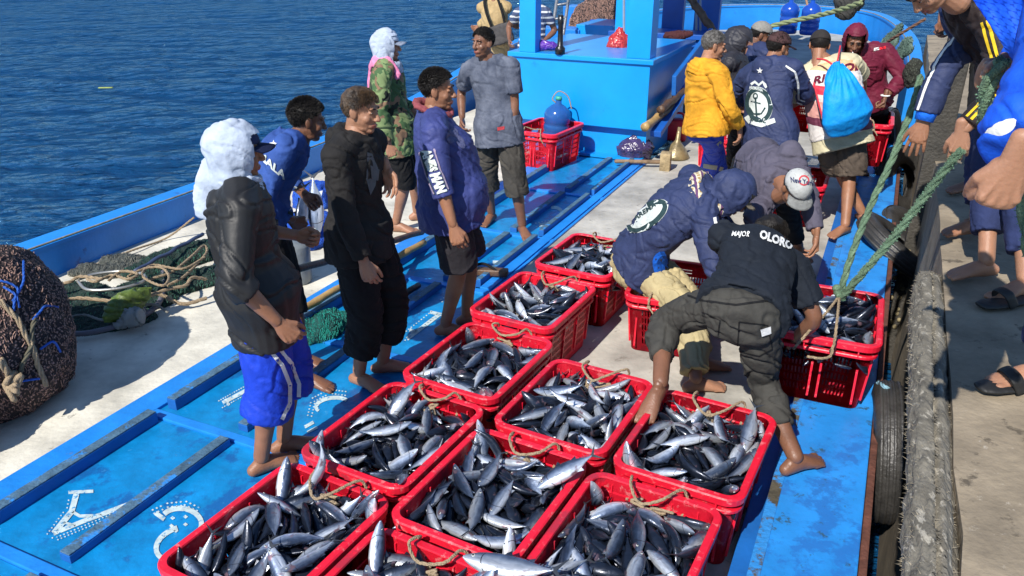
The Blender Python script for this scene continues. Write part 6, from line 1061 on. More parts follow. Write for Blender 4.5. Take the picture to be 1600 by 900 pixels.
# G: tan shirt at the rail
G = person('G', 'man in tan work clothes at the rail, head out of frame', V(774, 11.6, .88), V(772, 11.6, 1.42), 10, [foot(768, 172, .0, 10), foot(788, 172, .0, 30)],
  [(V(742, 11.8, 1.05), 'grip', None, None), (V(800, 11.8, 1.1), 'hang', None, None)], hair=('short', 300, .02), poles=[Vector((-1, -.2, 0)), None],
  top=dict(name='shirt', mat=c_tan, sleeve=1.85, hem=-.16, loose=.04, sl=.03), bottom=dict(mat=c_tan, end=1.9, loose=.03))
BG = thing('shoulder_bag', 'grey shoulder bag slung on the back of the man in tan', 'bag', G['hip'])
b = bmesh.new(); box(b, V(780, 11.38, 1.02), (.36, .12, .26), (1, 0, .3), (0, 1, 0), .03); me = remesh(b, .012, 3); wrinkle(me, .006, 12); link('pouch', me, cloth('grey_bag', (.07, .065, .065)), BG)
b = bmesh.new(); loft(b, spline([V(768, 11.36, 1.12), V(760, 11.40, 1.3), V(757, 11.5, 1.45), V(765, 11.7, 1.46)], 4), [(.018, .004)] * 13, (1, 0, 0), 6); loft(b, spline([V(790, 11.36, 1.12), V(785, 11.38, 1.3), V(778, 11.45, 1.47)], 4), [(.018, .004)] * 9, (1, 0, 0), 6); link('strap', b, c_blkt, BG)
# H: striped shirt behind the cabin post
c_str = M('striped_shirt', (.50, .50, .50), .8)
def stripes(m, a, b_, s):
    n = m.node_tree; N = n.nodes; tc = N.new('ShaderNodeTexCoord'); w_ = N.new('ShaderNodeTexWave'); w_.bands_direction = 'Z'; w_.inputs['Scale'].default_value = s; w_.inputs['Distortion'].default_value = .4; n.links.new(tc.outputs['Object'], w_.inputs[0])
    r = N.new('ShaderNodeValToRGB'); r.color_ramp.elements[0].position = .72; r.color_ramp.elements[1].position = .8; r.color_ramp.elements[0].color = (*a, 1); r.color_ramp.elements[1].color = (*b_, 1); n.links.new(w_.outputs[0], r.inputs[0]); n.links.new(r.outputs[0], N['Principled BSDF'].inputs['Base Color'])
stripes(c_str, (.05, .07, .14), (.6, .6, .58), 4.5)
H = person('H', 'man in blue striped shirt and cream trousers mostly hidden behind the cabin post', V(832, 10.9, .90), V(832, 10.9, 1.42), 190, [foot(826, 160, .0, 190), foot(842, 160, .0, 180)],
  [(V(796, 10.9, 1.0), 'hang', None, None), (V(850, 10.8, 1.0), 'hang', None, None)], hair=('short', 300, .02), top=dict(name='shirt', mat=c_str, sleeve=.6, hem=-.05, loose=.03, sl=.02), bottom=dict(mat=cloth('cream_trousers', (.5, .46, .36)), end=1.9, loose=.03))
# I: mustard hoodie
m_grhair = M('greying_hair', (.16, .15, .14), .6, .4, 60, .1, 120, col2=(.02, .018, .016))
I_ = person('I', 'grey haired man in mustard yellow hoodie and blue striped trousers', V(1102, 6.25, .90), V(1104, 6.3, 1.38), 75, [foot(1098, 312, 0, 60), foot(1130, 300, 0, 75)],
  [(V(1157, 6.15, .92), 'relax', Vector((.1, 0, -1)), vec(-60)), (V(1150, 6.6, 1.0), 'hang', None, None)], head=(V(1118, 6.33, 1.535), 92, -8), hair=('short', 700, .016, m_grhair),
  poles=[Vector((-.1, -.6, -.3)), None], wide=1.12, belly=.02, top=dict(name='hoodie', mat=c_yel, sleeve=1.85, hem=-.06, loose=.034, sl=.030, hood='down', amp=.009), bottom=dict(mat=c_blue, end=1.9, loose=.035))
pxdecal('stripe', strip([(1122, 222), (1135, 238), (1142, 256)], 8) + strip([(1072, 240), (1095, 258), (1120, 262), (1140, 268)], 7), I_['bottom'], cloth('grey_stripe', (.3, .3, .28)), I_['root'], .004)
# J: navy jacket with emblem
J = person('J', 'man in brown cap and navy track jacket with a round white back emblem', V(1202, 6.15, .90), V(1203, 6.3, 1.38), 48, [foot(1180, 318, 0, 40), foot(1228, 318, 0, 60)],
  [(V(1252, 6.45, 1.08), 'grip', None, None), (V(1172, 6.7, 1.0), 'grip', None, None)], head=(V(1219, 6.34, 1.52), 72, -14), hair=('short', 700, .030),
  poles=[Vector((.5, -.6, -.5)), None], wide=1.12, top=dict(name='track_jacket', mat=c_navy, sleeve=1.85, hem=-.14, loose=.036, sl=.026, hood='down', amp=.008), bottom=dict(mat=c_pgrey, end=1.9, loose=.035))
ballcap(J, c_brcap)
e = J['top']; jr = J['root']
pxdecal('emblem_disc', disc_px(1186, 164, 21, 29, -.2), e, c_print, jr, .004); pxdecal('emblem_ring', ring_px(1186, 164, 17.5, 24.5, 6.5, -.2), e, c_dgrn, jr, .007)
pxdecal('emblem_anchor', strip([(1181, 152), (1183, 185)], 2.5) + ring_px(1181, 150, 3, 4, 2) + strip([(1172, 168), (1178, 178), (1190, 178), (1196, 168)], 2.5) + strip([(1174, 158), (1189, 162)], 2), e, c_dgrn, jr, .006)
pxdecal('emblem_banner', strip([(1164, 178), (1172, 190), (1190, 195), (1211, 188)], 7.5), e, c_print, jr, .005); pxdecal('emblem_letters', text_px('MALANG', (1172, 189), (6.0, 1.0), (0, -8), -.15, .02), e, c_dgrn, jr, .008)
pxdecal('emblem_letters', text_px('AREMANIA', (1172, 138), (4.2, 1.0), (0, -6.5), .5, .03), e, c_print, jr, .009); pxdecal('star', star_px(1188, 110, 5), e, c_wstripe, jr, .01)
pxdecal('emblem_crest', strip([(1174, 132), (1180, 128), (1186, 133), (1192, 128), (1198, 137)], 4), e, c_print, jr, .005)
pxdecal('stripe', strip([(1228, 103), (1242, 112), (1247, 130), (1249, 155)], 3) , e, c_wstripe, jr, .005)
pxdecal('stripe', strip([(1246, 160), (1258, 164)], 2) + strip([(1246, 165), (1258, 169)], 2) + strip([(1248, 155), (1258, 158)], 2), e, c_wstripe, jr, .005)
# K: grey cap between
K_ = person('K', 'man in stone grey cap glimpsed between the slate hood and the brown cap', V(1190, 7.4, .92), V(1184, 7.4, 1.38), 85, [foot(1180, 262, 0, 80), foot(1200, 262, 0, 80)],
  [(V(1225, 7.4, 1.0), 'grip', None, None), (V(1225, 7.7, 1.0), 'grip', None, None)], head=(V(1192, 7.4, 1.49), 100, -18), hair=('short', 400, .02), top=dict(name='jacket', mat=c_navy, sleeve=1.85, loose=.03), bottom=dict(mat=c_blkt, end=1.8))
ballcap(K_, c_gcap)
# L: dark hooded
L_m = person('L', 'figure in a dark slate hood behind the mustard hoodie, face turned away', V(1148, 6.9, .92), V(1150, 7.0, 1.34), 120, [foot(1140, 285, 0, 80), foot(1160, 285, 0, 80)],
  [(V(1185, 7.0, 1.0), 'grip', None, None), (V(1185, 7.3, 1.0), 'grip', None, None)], head=(V(1157, 7.0, 1.46), 115, -35), hair=None, top=dict(name='jacket', mat=cloth('slate_jacket', (.028, .028, .036), .5), sleeve=1.85, loose=.035), bottom=dict(mat=c_blkt, end=1.8))
drape(L_m, MATS['slate_jacket'], 'hood', 3, 1.14, .055, -.12, .14, .007, .02)
# M: vest man
M_ = person('M', 'man in black cap, printed vest and brown grey shorts, seen from behind', V(1312, 6.26, .89), V(1290, 6.45, 1.38), 12, [foot(1318, 366, .10, 235), foot(1345, 348, .10, 20)],
  [(V(1350, 6.75, 1.10), 'grip', None, None), (V(1262, 6.7, 1.05), 'grip', None, None)], head=(V(1281, 6.52, 1.515), 15, -20), hair=('short', 500, .012),
  wide=1.05, poles=[Vector((.9, -.5, -.4)), Vector((-.9, -.5, -.4))], top=dict(name='t_shirt', mat=c_cream, sleeve=.80, hem=-.16, loose=.028, sl=.026, sflare=.01), bottom=dict(name='shorts', mat=c_brsh, end=.92, loose=.055, flare=.035, amp=.010))
ballcap(M_, c_bkcap)
q = M_
b = bmesh.new(); loft(b, [q['spine'](d) for d in (-.06, .05, .2, .35, .46, .485)], [(.235, .185), (.228, .182), (.222, .178), (.225, .178), (.195, .148), (.12, .11)], q['Rt'], 22, 'flat')
me = remesh(b, .009, 3); wrinkle(me, .006, 9, 5)
m_vest = M('printed_vest', (.62, .55, .50), .75)
def bandmat(m, base, zs):
    n = m.node_tree; N = n.nodes; tc = N.new('ShaderNodeTexCoord'); sp = N.new('ShaderNodeSeparateXYZ'); n.links.new(tc.outputs['Object'], sp.inputs[0]); nz = N.new('ShaderNodeTexNoise'); nz.inputs['Scale'].default_value = 5; n.links.new(tc.outputs['Object'], nz.inputs[0])
    ad = N.new('ShaderNodeMath'); ad.operation = 'MULTIPLY_ADD'; ad.inputs[1].default_value = .05; n.links.new(nz.outputs[0], ad.inputs[0]); n.links.new(sp.outputs[2], ad.inputs[2])
    mr = N.new('ShaderNodeMapRange'); mr.inputs[1].default_value = .7; mr.inputs[2].default_value = 1.5; n.links.new(ad.outputs[0], mr.inputs[0]); r = N.new('ShaderNodeValToRGB'); r.color_ramp.interpolation = 'CONSTANT'; n.links.new(mr.outputs[0], r.inputs[0])
    e = r.color_ramp.elements; e[0].color = (*base, 1)
    for i, (z, c) in enumerate(zs):
        p = (z - .7) / .8
        if i == 0: e[1].position = p; e[1].color = (*c, 1)
        else: x = e.new(p); x.color = (*c, 1)
    n.links.new(r.outputs[0], N['Principled BSDF'].inputs['Base Color'])
bandmat(m_vest, (.6, .56, .54), [(.84, (.12, .02, .05)), (.90, (.62, .30, .26)), (1.02, (.62, .55, .52)), (1.07, (.60, .03, .06)), (1.14, (.62, .58, .56)), (1.25, (.72, .42, .22)), (1.33, (.66, .56, .46))])
vo = link('vest', me, m_vest, q['root'])
[pxdecal('print', tx, vo, cloth('maroon_print', (.12, .01, .03)), q['root'], .005) for tx in (text_px('RI', (1270, 132), (21, -5), (4, -17), 0, .04), text_px('OL', (1317, 112), (21, -2), (2, -17), 0, .04))]
DB = thing('drawstring_bag', 'bright blue drawstring bag hanging on the vest man\'s back', 'bag', q['hip'])
cB = atY(1320, 155, 6.02); b = bmesh.new()
loft(b, [atY(1307, 100, 6.10), atY(1309, 108, 6.08), atY(1313, 125, 6.03), atY(1319, 155, 5.98), atY(1324, 180, 5.97), atY(1324, 200, 6.0), atY(1322, 207, 6.03)], [(.03, .02), (.075, .04), (.12, .07), (.165, .10), (.20, .11), (.165, .08), (.06, .03)], (1, 0, -.15), 26, 'round')
me = remesh(b, .009, 2)
topz = atY(1307, 100, 6.1)
displace(me, lambda p, n: .010 * math.sin(math.atan2(p.x - topz.x, p.z - topz.z - .05) * 26) * max(0, 1 - (topz.z - p.z) / .30) + .004 * noise.noise(p * 16))
link('pouch', me, cloth('bag_blue_cloth', (.005, .26, .68), .6), DB)
b = bmesh.new(); tube(b, [atY(1307, 102, 6.12), atY(1310, 88, 6.22), atY(1313, 72, 6.42)], .007, 6); tube(b, [atY(1305, 104, 6.12), atY(1290, 94, 6.2), atY(1277, 92, 6.3)], .007, 6); tube(b, [atY(1272, 130, 6.15), atY(1280, 165, 6.05), atY(1290, 200, 6.02)], .007, 6); link('cord', b, cloth('red_cord', (.6, .04, .06)), DB)
# N: maroon hooded smoker
N_ = person('N', 'man in maroon hooded jacket smoking, gripping a red crate with one hand', V(1352, 7.15, .92), V(1345, 7.05, 1.38), 190, [foot(1345, 268, .1, 190), foot(1372, 268, .1, 170)],
  [(V(1320, 6.9, 1.0), 'grip', None, None), (V(1383, 6.82, 1.03), 'grip', Vector((-.15, -.1, -1)), Vector((-1, .2, 0)))], head=(V(1337, 6.93, 1.50), 196, -24), hair=('short', 300, .02),
  wide=1.12, poles=[None, Vector((1, .1, -.2))], top=dict(name='hooded_jacket', mat=c_maroon, sleeve=1.78, hem=-.05, loose=.034, sl=.028, amp=.009), bottom=dict(mat=c_blkt, end=1.8, loose=.03))
drape(N_, c_maroon, 'hood', 6, 1.10, .048, -.12, .13, .006, .012)
pxdecal('print', text_px('KEL', (1365, 80), (5.2, -1.2), (1, -6), 0, .06), N_['top'], c_wstripe, N_['root'], .006); pxdecal('print', text_px('BOSS', (1374, 78), (4.4, -.8), (1, -5.5), 0, .06), N_['top'], cloth('bright_red_print', (.7, .02, .03)), N_['root'], .006)
CG = thing('cigarette', 'lit white cigarette in the mouth of the man in maroon', 'cigarette', N_['hc']); b = bmesh.new(); hm = N_['HM']; tube(b, [hm @ Vector((.006, .088, -.071)), hm @ Vector((.012, .158, -.10))], .0055, 8, 1); link('paper', b, c_wstripe, CG)
b = bmesh.new(); w_ = N_['wr'][1]; loft(b, [w_ + Vector((.034 * math.cos(t), .03 * math.sin(t), .01)) for t in np.linspace(0, 6.28, 17)[:-1]], [.006] * 16, (0, 0, 1), 6, None, closed=True); WB = thing('wristband', 'white band on the wrist of the man in maroon', 'wristband', w_); link('band', b, c_wstripe, WB)
# P: bending man in hooded navy jacket
P_ = person('P', 'bending man in hooded navy jacket, plaid scarf and pale khaki trousers', atY(998, 408, 4.50), atY(1108, 300, 4.30), 88, [foot(1085, 612, 0, 80), foot(1092, 580, 0, 80)],
  [(V(1175, 4.0, .52), 'grip', None, None), (V(1160, 4.6, .50), 'grip', None, None)], head=(atY(1152, 300, 4.26), 96, -38), hair=None,
  bow=.08, wide=1.1, poles=[Vector((-.5, -.2, .1)), None], kpole=[Vector((.7, -.5, .2)), Vector((.8, 0, .2))], top=dict(name='hooded_jacket', mat=c_navy, sleeve=1.9, hem=-.04, loose=.036, sl=.030, amp=.009), bottom=dict(mat=c_khaki, end=1.92, loose=.045, flare=.01, waist=.04, amp=.010))
drape(P_, c_navy, 'hood', 7, 1.14, .055, -.12, .12, .008, .015)
ballcap(P_, cloth('beige_cap', (.42, .36, .27)))
b = bmesh.new(); q = P_; loft(b, [q['neck'] - q['U'] * .02 + q['Rt'] * (.13 * math.cos(t)) + q['Fp'] * (.12 * math.sin(t) + .02) + q['U'] * (.02 * math.sin(t * 2)) for t in np.linspace(0, 6.28, 21)[:-1]], [(.052, .028)] * 20, q['U'], 12, None, closed=True)
me = remesh(b, .007, 2); wrinkle(me, .008, 14, 3); link('plaid_scarf', me, c_plaid, q['root'])
e = P_['top']; jr = P_['root']
pxdecal('emblem_disc', disc_px(1012, 338, 38, 18, -.62), e, c_print, jr, .004); pxdecal('emblem_ring', ring_px(1012, 338, 33, 14, 7, -.62), e, c_dgrn, jr, .008)
pxdecal('emblem_letters', text_px('AREMA', (994, 345), (10, -7), (-3, -9), 0, .03), e, c_dgrn, jr, .008)
pxdecal('side_panel', [p_ for p_ in disc_px(1050, 425, 24, 38, -.7)], e, c_cuff, jr, .004); pxdecal('stripe', strip([(1116, 340), (1120, 365), (1118, 392)], 5), e, c_wstripe, jr, .005)
# Q: bending man in light cap facing camera
Q_ = person('Q', 'bending man in a light grey lettered cap and lavender grey long sleeves', atY(1182, 262, 5.15), atY(1222, 284, 4.62), 165, [foot(1185, 395, .0, 150), foot(1245, 400, .10, 170)],
  [(V(1215, 4.3, .60), 'grip', None, None), (atY(1297, 436, 4.22), 'hang', Vector((0, -.2, -1)), None)], head=(atY(1248, 292, 4.40), 168, -50), hair=('short', 400, .02),
  bow=.04, poles=[Vector((-.5, .2, .5)), Vector((.9, .3, .5))], top=dict(name='shirt', mat=c_lav, sleeve=1.85, hem=-.05, loose=.03, sl=.022, amp=.010), bottom=dict(mat=c_blkt, end=1.85, loose=.035))
cp = ballcap(Q_, c_cap)
pxdecal('cap_letters', text_px('New York', (1236, 284), (8.2, 1.4), (-1.5, -11), .2, .03), cp, c_dkblue, cp, .004); pxdecal('cap_badge', ring_px(1256, 282, 7, 7, 2.2), cp, c_red, cp, .003)
q = Q_; b = bmesh.new(); loft(b, [q['spine'](d) + q['Rt'] * x - q['Fp'] * y for d, x, y in ((.05, .0, .17), (.2, .06, .175), (.36, .12, .16), (.46, .15, .10), (.5, .15, .02), (.42, .15, -.10))], [(.022, .006)] * 6, q['Rt'], 8); link('bag_strap', b, c_blkt, q['root'])
pxdecal('front_panel', disc_px(1237, 318, 16, 26), Q_['top'], cloth('sky_print', (.04, .30, .62)), q['root'], .006)
# R: boy in the black tee, seen from behind
R_m = person('R', 'bending boy in lettered black tee and charcoal joggers, one foot on a crate', atY(1160, 486, 3.15), atY(1182, 384, 3.62), 16, [foot(1238, 738, .105, 62), foot(1030, 622, .375, 215, -.30)],
  [(atY(1240, 532, 3.55), 'grip', None, None), (V(1190, 4.0, .62), 'grip', None, None)], head=(atY(1204, 362, 3.80), 30, -46), hair=('flop', 1100, .050),
  bow=.07, wide=1.0, poles=[Vector((.35, -.6, -.2)), None], kpole=[Vector((-.1, 1, .1)), Vector((-.08, 1, -.05))], top=dict(name='t_shirt', mat=c_tee, sleeve=.72, hem=-.03, loose=.030, sl=.034, sflare=.006, amp=.008), bottom=dict(name='joggers', mat=c_char, end=1.62, loose=.036, cuff=-1, amp=.010, waist=.07))
[pxdecal('print', tx, R_m['top'], c_wstripe, R_m['root'], .006) for tx in (text_px('MAJOR', (1143, 370), (9, .2), (3, -11), 0, .02), text_px('OLORO', (1186, 372), (14, 5.2), (3, -17), .10, .05))]
pxdecal('pocket_tag', [[(1187, 514), (1204, 509), (1205, 520), (1189, 525)]], R_m['bottom'], c_wstripe, R_m['root'], .006)
pxdecal('pocket', strip([(1155, 502), (1200, 508), (1206, 545), (1186, 556), (1152, 548), (1155, 502)], 2) + strip([(1098, 488), (1125, 500), (1120, 540), (1092, 535)], 2), R_m['bottom'], c_blkt, R_m['root'], .004)
pxdecal('waistband', strip([(1075, 462), (1100, 470), (1150, 476), (1200, 470), (1240, 455)], 3), R_m['bottom'], c_blkt, R_m['root'], .004)
# ---- men on the pier
S = person('S', 'dark haired man leaning from the pier in black top with yellow piping', V(1590, 3.95, 1.62), V(1506, 3.68, 2.06), 262, [foot(1535, 432, PZ, 262), foot(1595, 462, PZ, 250)],
  [(V(1580, 3.8, 1.62), 'relax', None, None), (atY(1502, 206, 3.42), 'relax', Vector((.10, 0, -1)), Vector((.4, .9, 0)))], head=(atY(1440, -28, 3.52), 256, -58), hair=('flop', 1000, .045),
  poles=[None, Vector((.4, -.2, -.2))], top=dict(hood='down', name='sports_top', mat=cloth('black_brown_top', (.022, .015, .015), .6), sleeve=1.85, hem=-.1, loose=.028, sl=.026, amp=.008), bottom=dict(mat=c_dkblue, end=1.75, loose=.04))
cloth('yellow_piping', (.62, .42, .02)); [limbstripe(S, 1, Vector((-.75, -.55, .2)), .012, MATS['yellow_piping'], -.0, 1.8, hw=q, name='piping') for q in (-.012, .012)]
T_ = person('T', 'man on the pier in navy sleeve with bright blue cuff reaching an open hand down', V(1590, 4.35, 1.60), V(1494, 4.05, 2.00), 262, [foot(1520, 366, PZ, 262), foot(1560, 350, PZ, 265)],
  [(V(1560, 4.2, 1.80), 'grip', None, None), (atY(1442, 192, 3.78), 'open', Vector((-.14, -.05, -1)), Vector((.5, .8, 0)))], head=(V(1530, 4.15, 2.24), 262, -10), hair=('short', 400, .02),
  poles=[None, Vector((-.3, -.2, .1))], top=dict(name='track_jacket', mat=c_navy, sleeve=1.8, hem=-.1, loose=.030, sl=.030, amp=.008), bottom=dict(mat=c_dkblue, end=1.8, loose=.04))
b = bmesh.new(); w_ = T_['wr'][1]; d = (T_['wr'][1] - T_['el'][1]).normalized(); loft(b, [w_ - d * .065, w_ - d * .045, w_ - d * .01], [.050, .046, .042], (1, 0, 0), 18, 'flat'); link('cuff', b, c_cuff, T_['root'])
limbstripe(T_, 1, Vector((-1, -.3, .2)), .016, c_wstripe)
Vm = person('Vm', 'bare forearm and hand of a man standing furthest along the pier', V(1560, 6.0, 1.70), V(1500, 5.9, 2.2), 262, [foot(1520, 300, PZ, 262), foot(1560, 300, PZ, 262)],
  [(V(1470, 6.0, 1.7), 'hang', None, None), (V(1423, 5.4, 1.90), 'relax', Vector((-.2, 0, -1)), Vector((1, 0, 0)))], hair=('short', 300, .02), top=dict(name='t_shirt', mat=c_blkt, sleeve=.6, loose=.03), bottom=dict(mat=c_blkt, end=1.8))
# U: near man in bright blue fleece
U_ = person('U', 'nearest man in bright blue fleece jacket with striped cuffs hauling the thick green rope', atY(1810, 200, 1.95), atY(1650, -110, 1.95), 285, [foot(1612, 600, PZ, 262), (Vector((1.85, 2.15, PZ)), 262, 0)],
  [(atY(1592, 112, 2.0), 'grip', Vector((-1, .1, -.1)), None), (atY(1572, 284, 1.42), 'grip', Vector((-.10, .15, -1)), Vector((.15, 1, 0)))], hair=('short', 300, .02),
  poles=[None, Vector((.8, -.4, -.2))], fine=.007, top=dict(name='fleece_jacket', mat=c_bright, sleeve=1.9, hem=-.12, loose=.035, sl=.085, cuffs=1, amp=.007), bottom=dict(mat=c_dkblue, end=1.8, loose=.04))
# ================================================================ everything that is one more person detail
for P in (A, D):
    b = bmesh.new(); w_ = P['wr'][0] + Vector((.02, -.005, -.105)) * P['K']
for nm, p_ in (('cuff_stripe', 0),):
    b = bmesh.new(); w_ = U_['wr'][1]; d = (U_['wr'][1] - U_['el'][1]).normalized()
    for k in (.030, .052): loft(b, [w_ - d * (k + .006), w_ - d * k], [.0705, .0705], (1, 0, 0), 22, 'flat')
    link(nm, b, c_wstripe, U_['root'])

# open front of the fleece jacket hanging forward as he leans
b = bmesh.new(); rows = []
for j in range(15):
    f = j / 14; y = -30 + 158 * f; x0 = 1498 + 104 * f ** .92; row = []
    for i in range(12):
        g = i / 11; x = x0 + (1690 - x0) * g; dY = .05 * math.sin(g * 9 + f * 3) * (1 - g) + .10 * g + .02 * math.sin(f * 7)
        row.append(b.verts.new(atY(x, y + 12 * math.sin(g * 2.6) * f, 1.80 + dY)))
    rows.append(row)
for p_, q_ in zip(rows, rows[1:]):
    for i in range(11): b.faces.new((p_[i], q_[i], q_[i + 1], p_[i + 1]))
bmesh.ops.solidify(b, geom=b.faces[:], thickness=.012); bmesh.ops.subdivide_edges(b, edges=b.edges[:], cuts=1, use_grid_fill=True, smooth=.5)
fo = link('jacket_front', b, c_bright, U_['root'])
pxdecal('zipper_tape', strip([(1506, -26), (1520, 2), (1542, 42), (1572, 88), (1596, 122)], 9), fo, c_wstripe, U_['root'], .004)
pxdecal('zipper_teeth', [p_ for k, p_ in enumerate(strip([(1502, -20), (1514, 6), (1536, 46), (1566, 92), (1590, 126)], 4.5, 2.2)) if k % 2], fo, M('zip_metal', (.16, .16, .15), .4), U_['root'], .006)
# ================================================================ smaller things
m_jug = M('blue_jug_plastic', (.03, .13, .42), .15, .05, 5, 0, spec=.6); bsdf(m_jug).inputs['Transmission Weight'].default_value = .35
m_jugd = M('deep_blue_jug_plastic', (.01, .06, .36), .2, .05, 5, 0)
def jug(c, s, label, mat, axis=(0, 0, 1), handle=True):
    t = thing('water_jug', label, 'water jug', c, 'big blue water jugs'); Z = Vector(axis).normalized(); b = bmesh.new()
    pr_ = [(0, .115), (.02, .128), (.06, .13), (.075, .122), (.09, .13), (.14, .13), (.155, .120), (.17, .13), (.22, .13), (.235, .120), (.25, .131), (.33, .132), (.37, .115), (.41, .07), (.43, .032), (.47, .028)]
    loft(b, [c + Z * (h * s) for h, _ in pr_], [r * s for _, r in pr_], (1, 0, 0), 28, 'flat'); link('bottle', b, mat, t)
    b = bmesh.new(); loft(b, [c + Z * (h * s) for h in (.468, .50)], [.033 * s] * 2, (1, 0, 0), 16, 'flat'); link('stopper', b, M('green_stopper', (.05, .35, .25), .4), t)
    if handle:
        b = bmesh.new(); tube(b, [c + Z * (.44 * s) + Vector((x, y, z)) * s for x, y, z in ((-.03, 0, 0), (-.06, 0, .04), (0, 0, .11), (.09, 0, .06), (.13, .0, -.06))], .007, 6); link('carry_string', b, m_rope, t)
    return t
jug(V(867, 8.72, .13), 1.10, 'blue ribbed water jug with green stopper standing in the red crate by the cabin', m_jug, (.06, 0, 1))
jug(atY(1230, 52, 15.2), 1.25, 'deep blue water jug on the fore deck, left of the pair', m_jugd, handle=False); jug(atY(1263, 54, 14.9), 1.25, 'blue water jug on the fore deck, right of the pair with a stick in it', m_jugd, handle=False)
b = bmesh.new(); tube(b, [atY(1264, 20, 14.9), atY(1259, -4, 14.9)], .02, 6, 1); ST_ = thing('stick', 'pale stick poking out of the right water jug', 'stick', atY(1264, 20, 14.9)); link('shaft', b, M('pale_wood', (.42, .25, .14), .7), ST_)
def sack(name, label, pts, rad, mat, ref=(1, 0, 0), amp=.014, sc=16, cat='bag', knot=None, vox=.009, group=None):
    t = thing(name, label, cat, pts[0], group); b = bmesh.new(); loft(b, pts, rad, ref, 20, 'round')
    if knot: [tube(b, k, .010, 6) for k in knot]
    me = remesh(b, vox, 2); wrinkle(me, amp, sc, len(label)); link('sack', me, mat, t); return t
m_pbag = M('violet_plastic_bag', (.05, .035, .10), .22, .3, 12, .3, 30, spec=.6, coat=.4); m_pb2 = M('bright_violet_bag', (.10, .03, .30), .25, .3, 12, .3, 30, coat=.4); m_rbag = M('red_thin_bag', (.42, .03, .03), .3, .3, 12, .3, 30, coat=.3)
p = atz(992, 246, .0) + Vector((0, .0, .02))
sack('plastic_bag', 'dark violet knotted plastic bag on the floor against the cabin base', [p + Vector((0, 0, z)) for z in (.03, .10, .17, .22, .25)], [(.19, .15), (.21, .17), (.15, .12), (.06, .05), (.03, .03)], m_pbag, knot=[[p + Vector((0, 0, .24)), p + Vector((.06, 0, .30)), p + Vector((.10, .0, .24))], [p + Vector((0, 0, .24)), p + Vector((-.05, 0, .28)), p + Vector((-.09, .0, .24))]])
p = atz(855, 79, 1.09); sack('plastic_bag', 'small bright violet bag lying on the cabin lid', [p + Vector((-.13, 0, .05)), p + Vector((-.05, 0, .06)), p + Vector((.06, 0, .05)), p + Vector((.14, 0, .02))], [(.03, .05), (.05, .055), (.06, .045), (.02, .02)], m_pb2, (0, 1, 0), .010, 22, vox=.007)
p = atY(967, 72, 9.6); sack('plastic_bag', 'red translucent bag leaning on the post behind the cabin lid', [p + Vector((0, 0, z)) for z in (-.10, .0, .10, .18)], [(.12, .10), (.14, .11), (.12, .09), (.04, .04)], m_rbag)
p = V(1060, 10.6, 1.09); sack('dark_rag', 'dark red rag lying on the deep blue shelf behind the cabin', [p + Vector((-.15, 0, 0)), p, p + Vector((.15, 0, .02))], [.05, .07, .04], M('dark_red_rag', (.05, .01, .012), .9), (0, 1, 0), cat='rag')
p = atz(875, 84, 1.09); FL = thing('flashlight', 'black torch standing upright on the cabin lid', 'flashlight', p); b = bmesh.new(); pr_ = [(0, .055), (.06, .055), (.085, .032), (.30, .026), (.31, .032), (.40, .030)]
loft(b, [p + Vector((0, 0, h)) for h, _ in pr_], [r for _, r in pr_], (1, 0, 0), 18, 'flat'); link('barrel', b, M('black_plastic', (.01, .01, .011), .3), FL)
# mallet, funnel, jerrycan
a, c = atz(963, 252, .06), atz(1030, 253, .06); ML = thing('mallet', 'worn wooden mallet lying on the grey floor before the cabin', 'mallet', a); b = bmesh.new(); tube(b, [a, c], .022, 10, 1); link('handle', b, M('worn_wood', (.20, .13, .075), .75, .3, 14, .2), ML)
b = bmesh.new(); box(b, atz(1040, 252, .09), (.11, .13, .19), (1, -.3, 0), (.3, 1, .1), .012); link('head', b, M('pale_worn_wood', (.32, .24, .13), .8, .35, 14, .3), ML)
p = atz(1055, 246, .0); FN = thing('funnel', 'dirty brass coloured funnel with its spout upwards beside the mallet', 'funnel', p); b = bmesh.new(); pr_ = [(.0, .155), (.03, .15), (.10, .11), (.17, .045), (.20, .026), (.34, .018)]
loft(b, [p + Vector((.06 * h, 0, h)) for h, _ in pr_], [r for _, r in pr_], (1, 0, 0), 24, 'flat'); link('cone', b, M('dirty_brass_plastic', (.26, .20, .10), .35, .4, 9, .1, metal=.3), FN)
p = atz(1052, 222, .0); JC = thing('jerrycan', 'red plastic jerrycan behind the funnel', 'jerrycan', p); b = bmesh.new(); box(b, p + Vector((.05, .1, .13)), (.24, .16, .26), (1, -.3, 0), (.3, 1, 0), .03); tube(b, [p + Vector((-.03, .1, .26)), p + Vector((0, .1, .32)), p + Vector((.1, .1, .32)), p + Vector((.13, .1, .26))], .014); link('can', b, M('red_can_plastic', (.6, .01, .03), .35), JC)
# bamboo and poles
m_bam = M('bamboo', (.40, .26, .10), .45, .3, 8, .1, 20, wear=((.12, .07, .03), .64, 6)); m_pole = M('dark_wet_pole', (.10, .055, .03), .5, .3, 10, .2)
def pole(name, label, a, c, r, mat, nodes=0, cat='pole', gr='poles lying on the boat'):
    t = thing(name, label, cat, a, gr); b = bmesh.new(); n = 24; pts = [a.lerp(c, i / n) + Vector((.006 * math.sin(i * .7), 0, .004 * math.sin(i))) for i in range(n + 1)]
    loft(b, pts, [r * (1.14 if nodes and i % nodes == 0 else 1) for i in range(n + 1)], (0, 0, 1), 10, 'flat'); link('shaft', b, mat, t); return t
pole('bamboo_pole', 'yellow bamboo pole lying across the blue hatches behind the black hoodie man', atz(440, 500, .12), atz(664, 378, .12), .024, m_bam, 5)
pole('wooden_pole', 'dark wooden pole held by the leaning man in blue', atY(455, 424, 4.05), atz(660, 362, .10), .022, m_pole, 6)
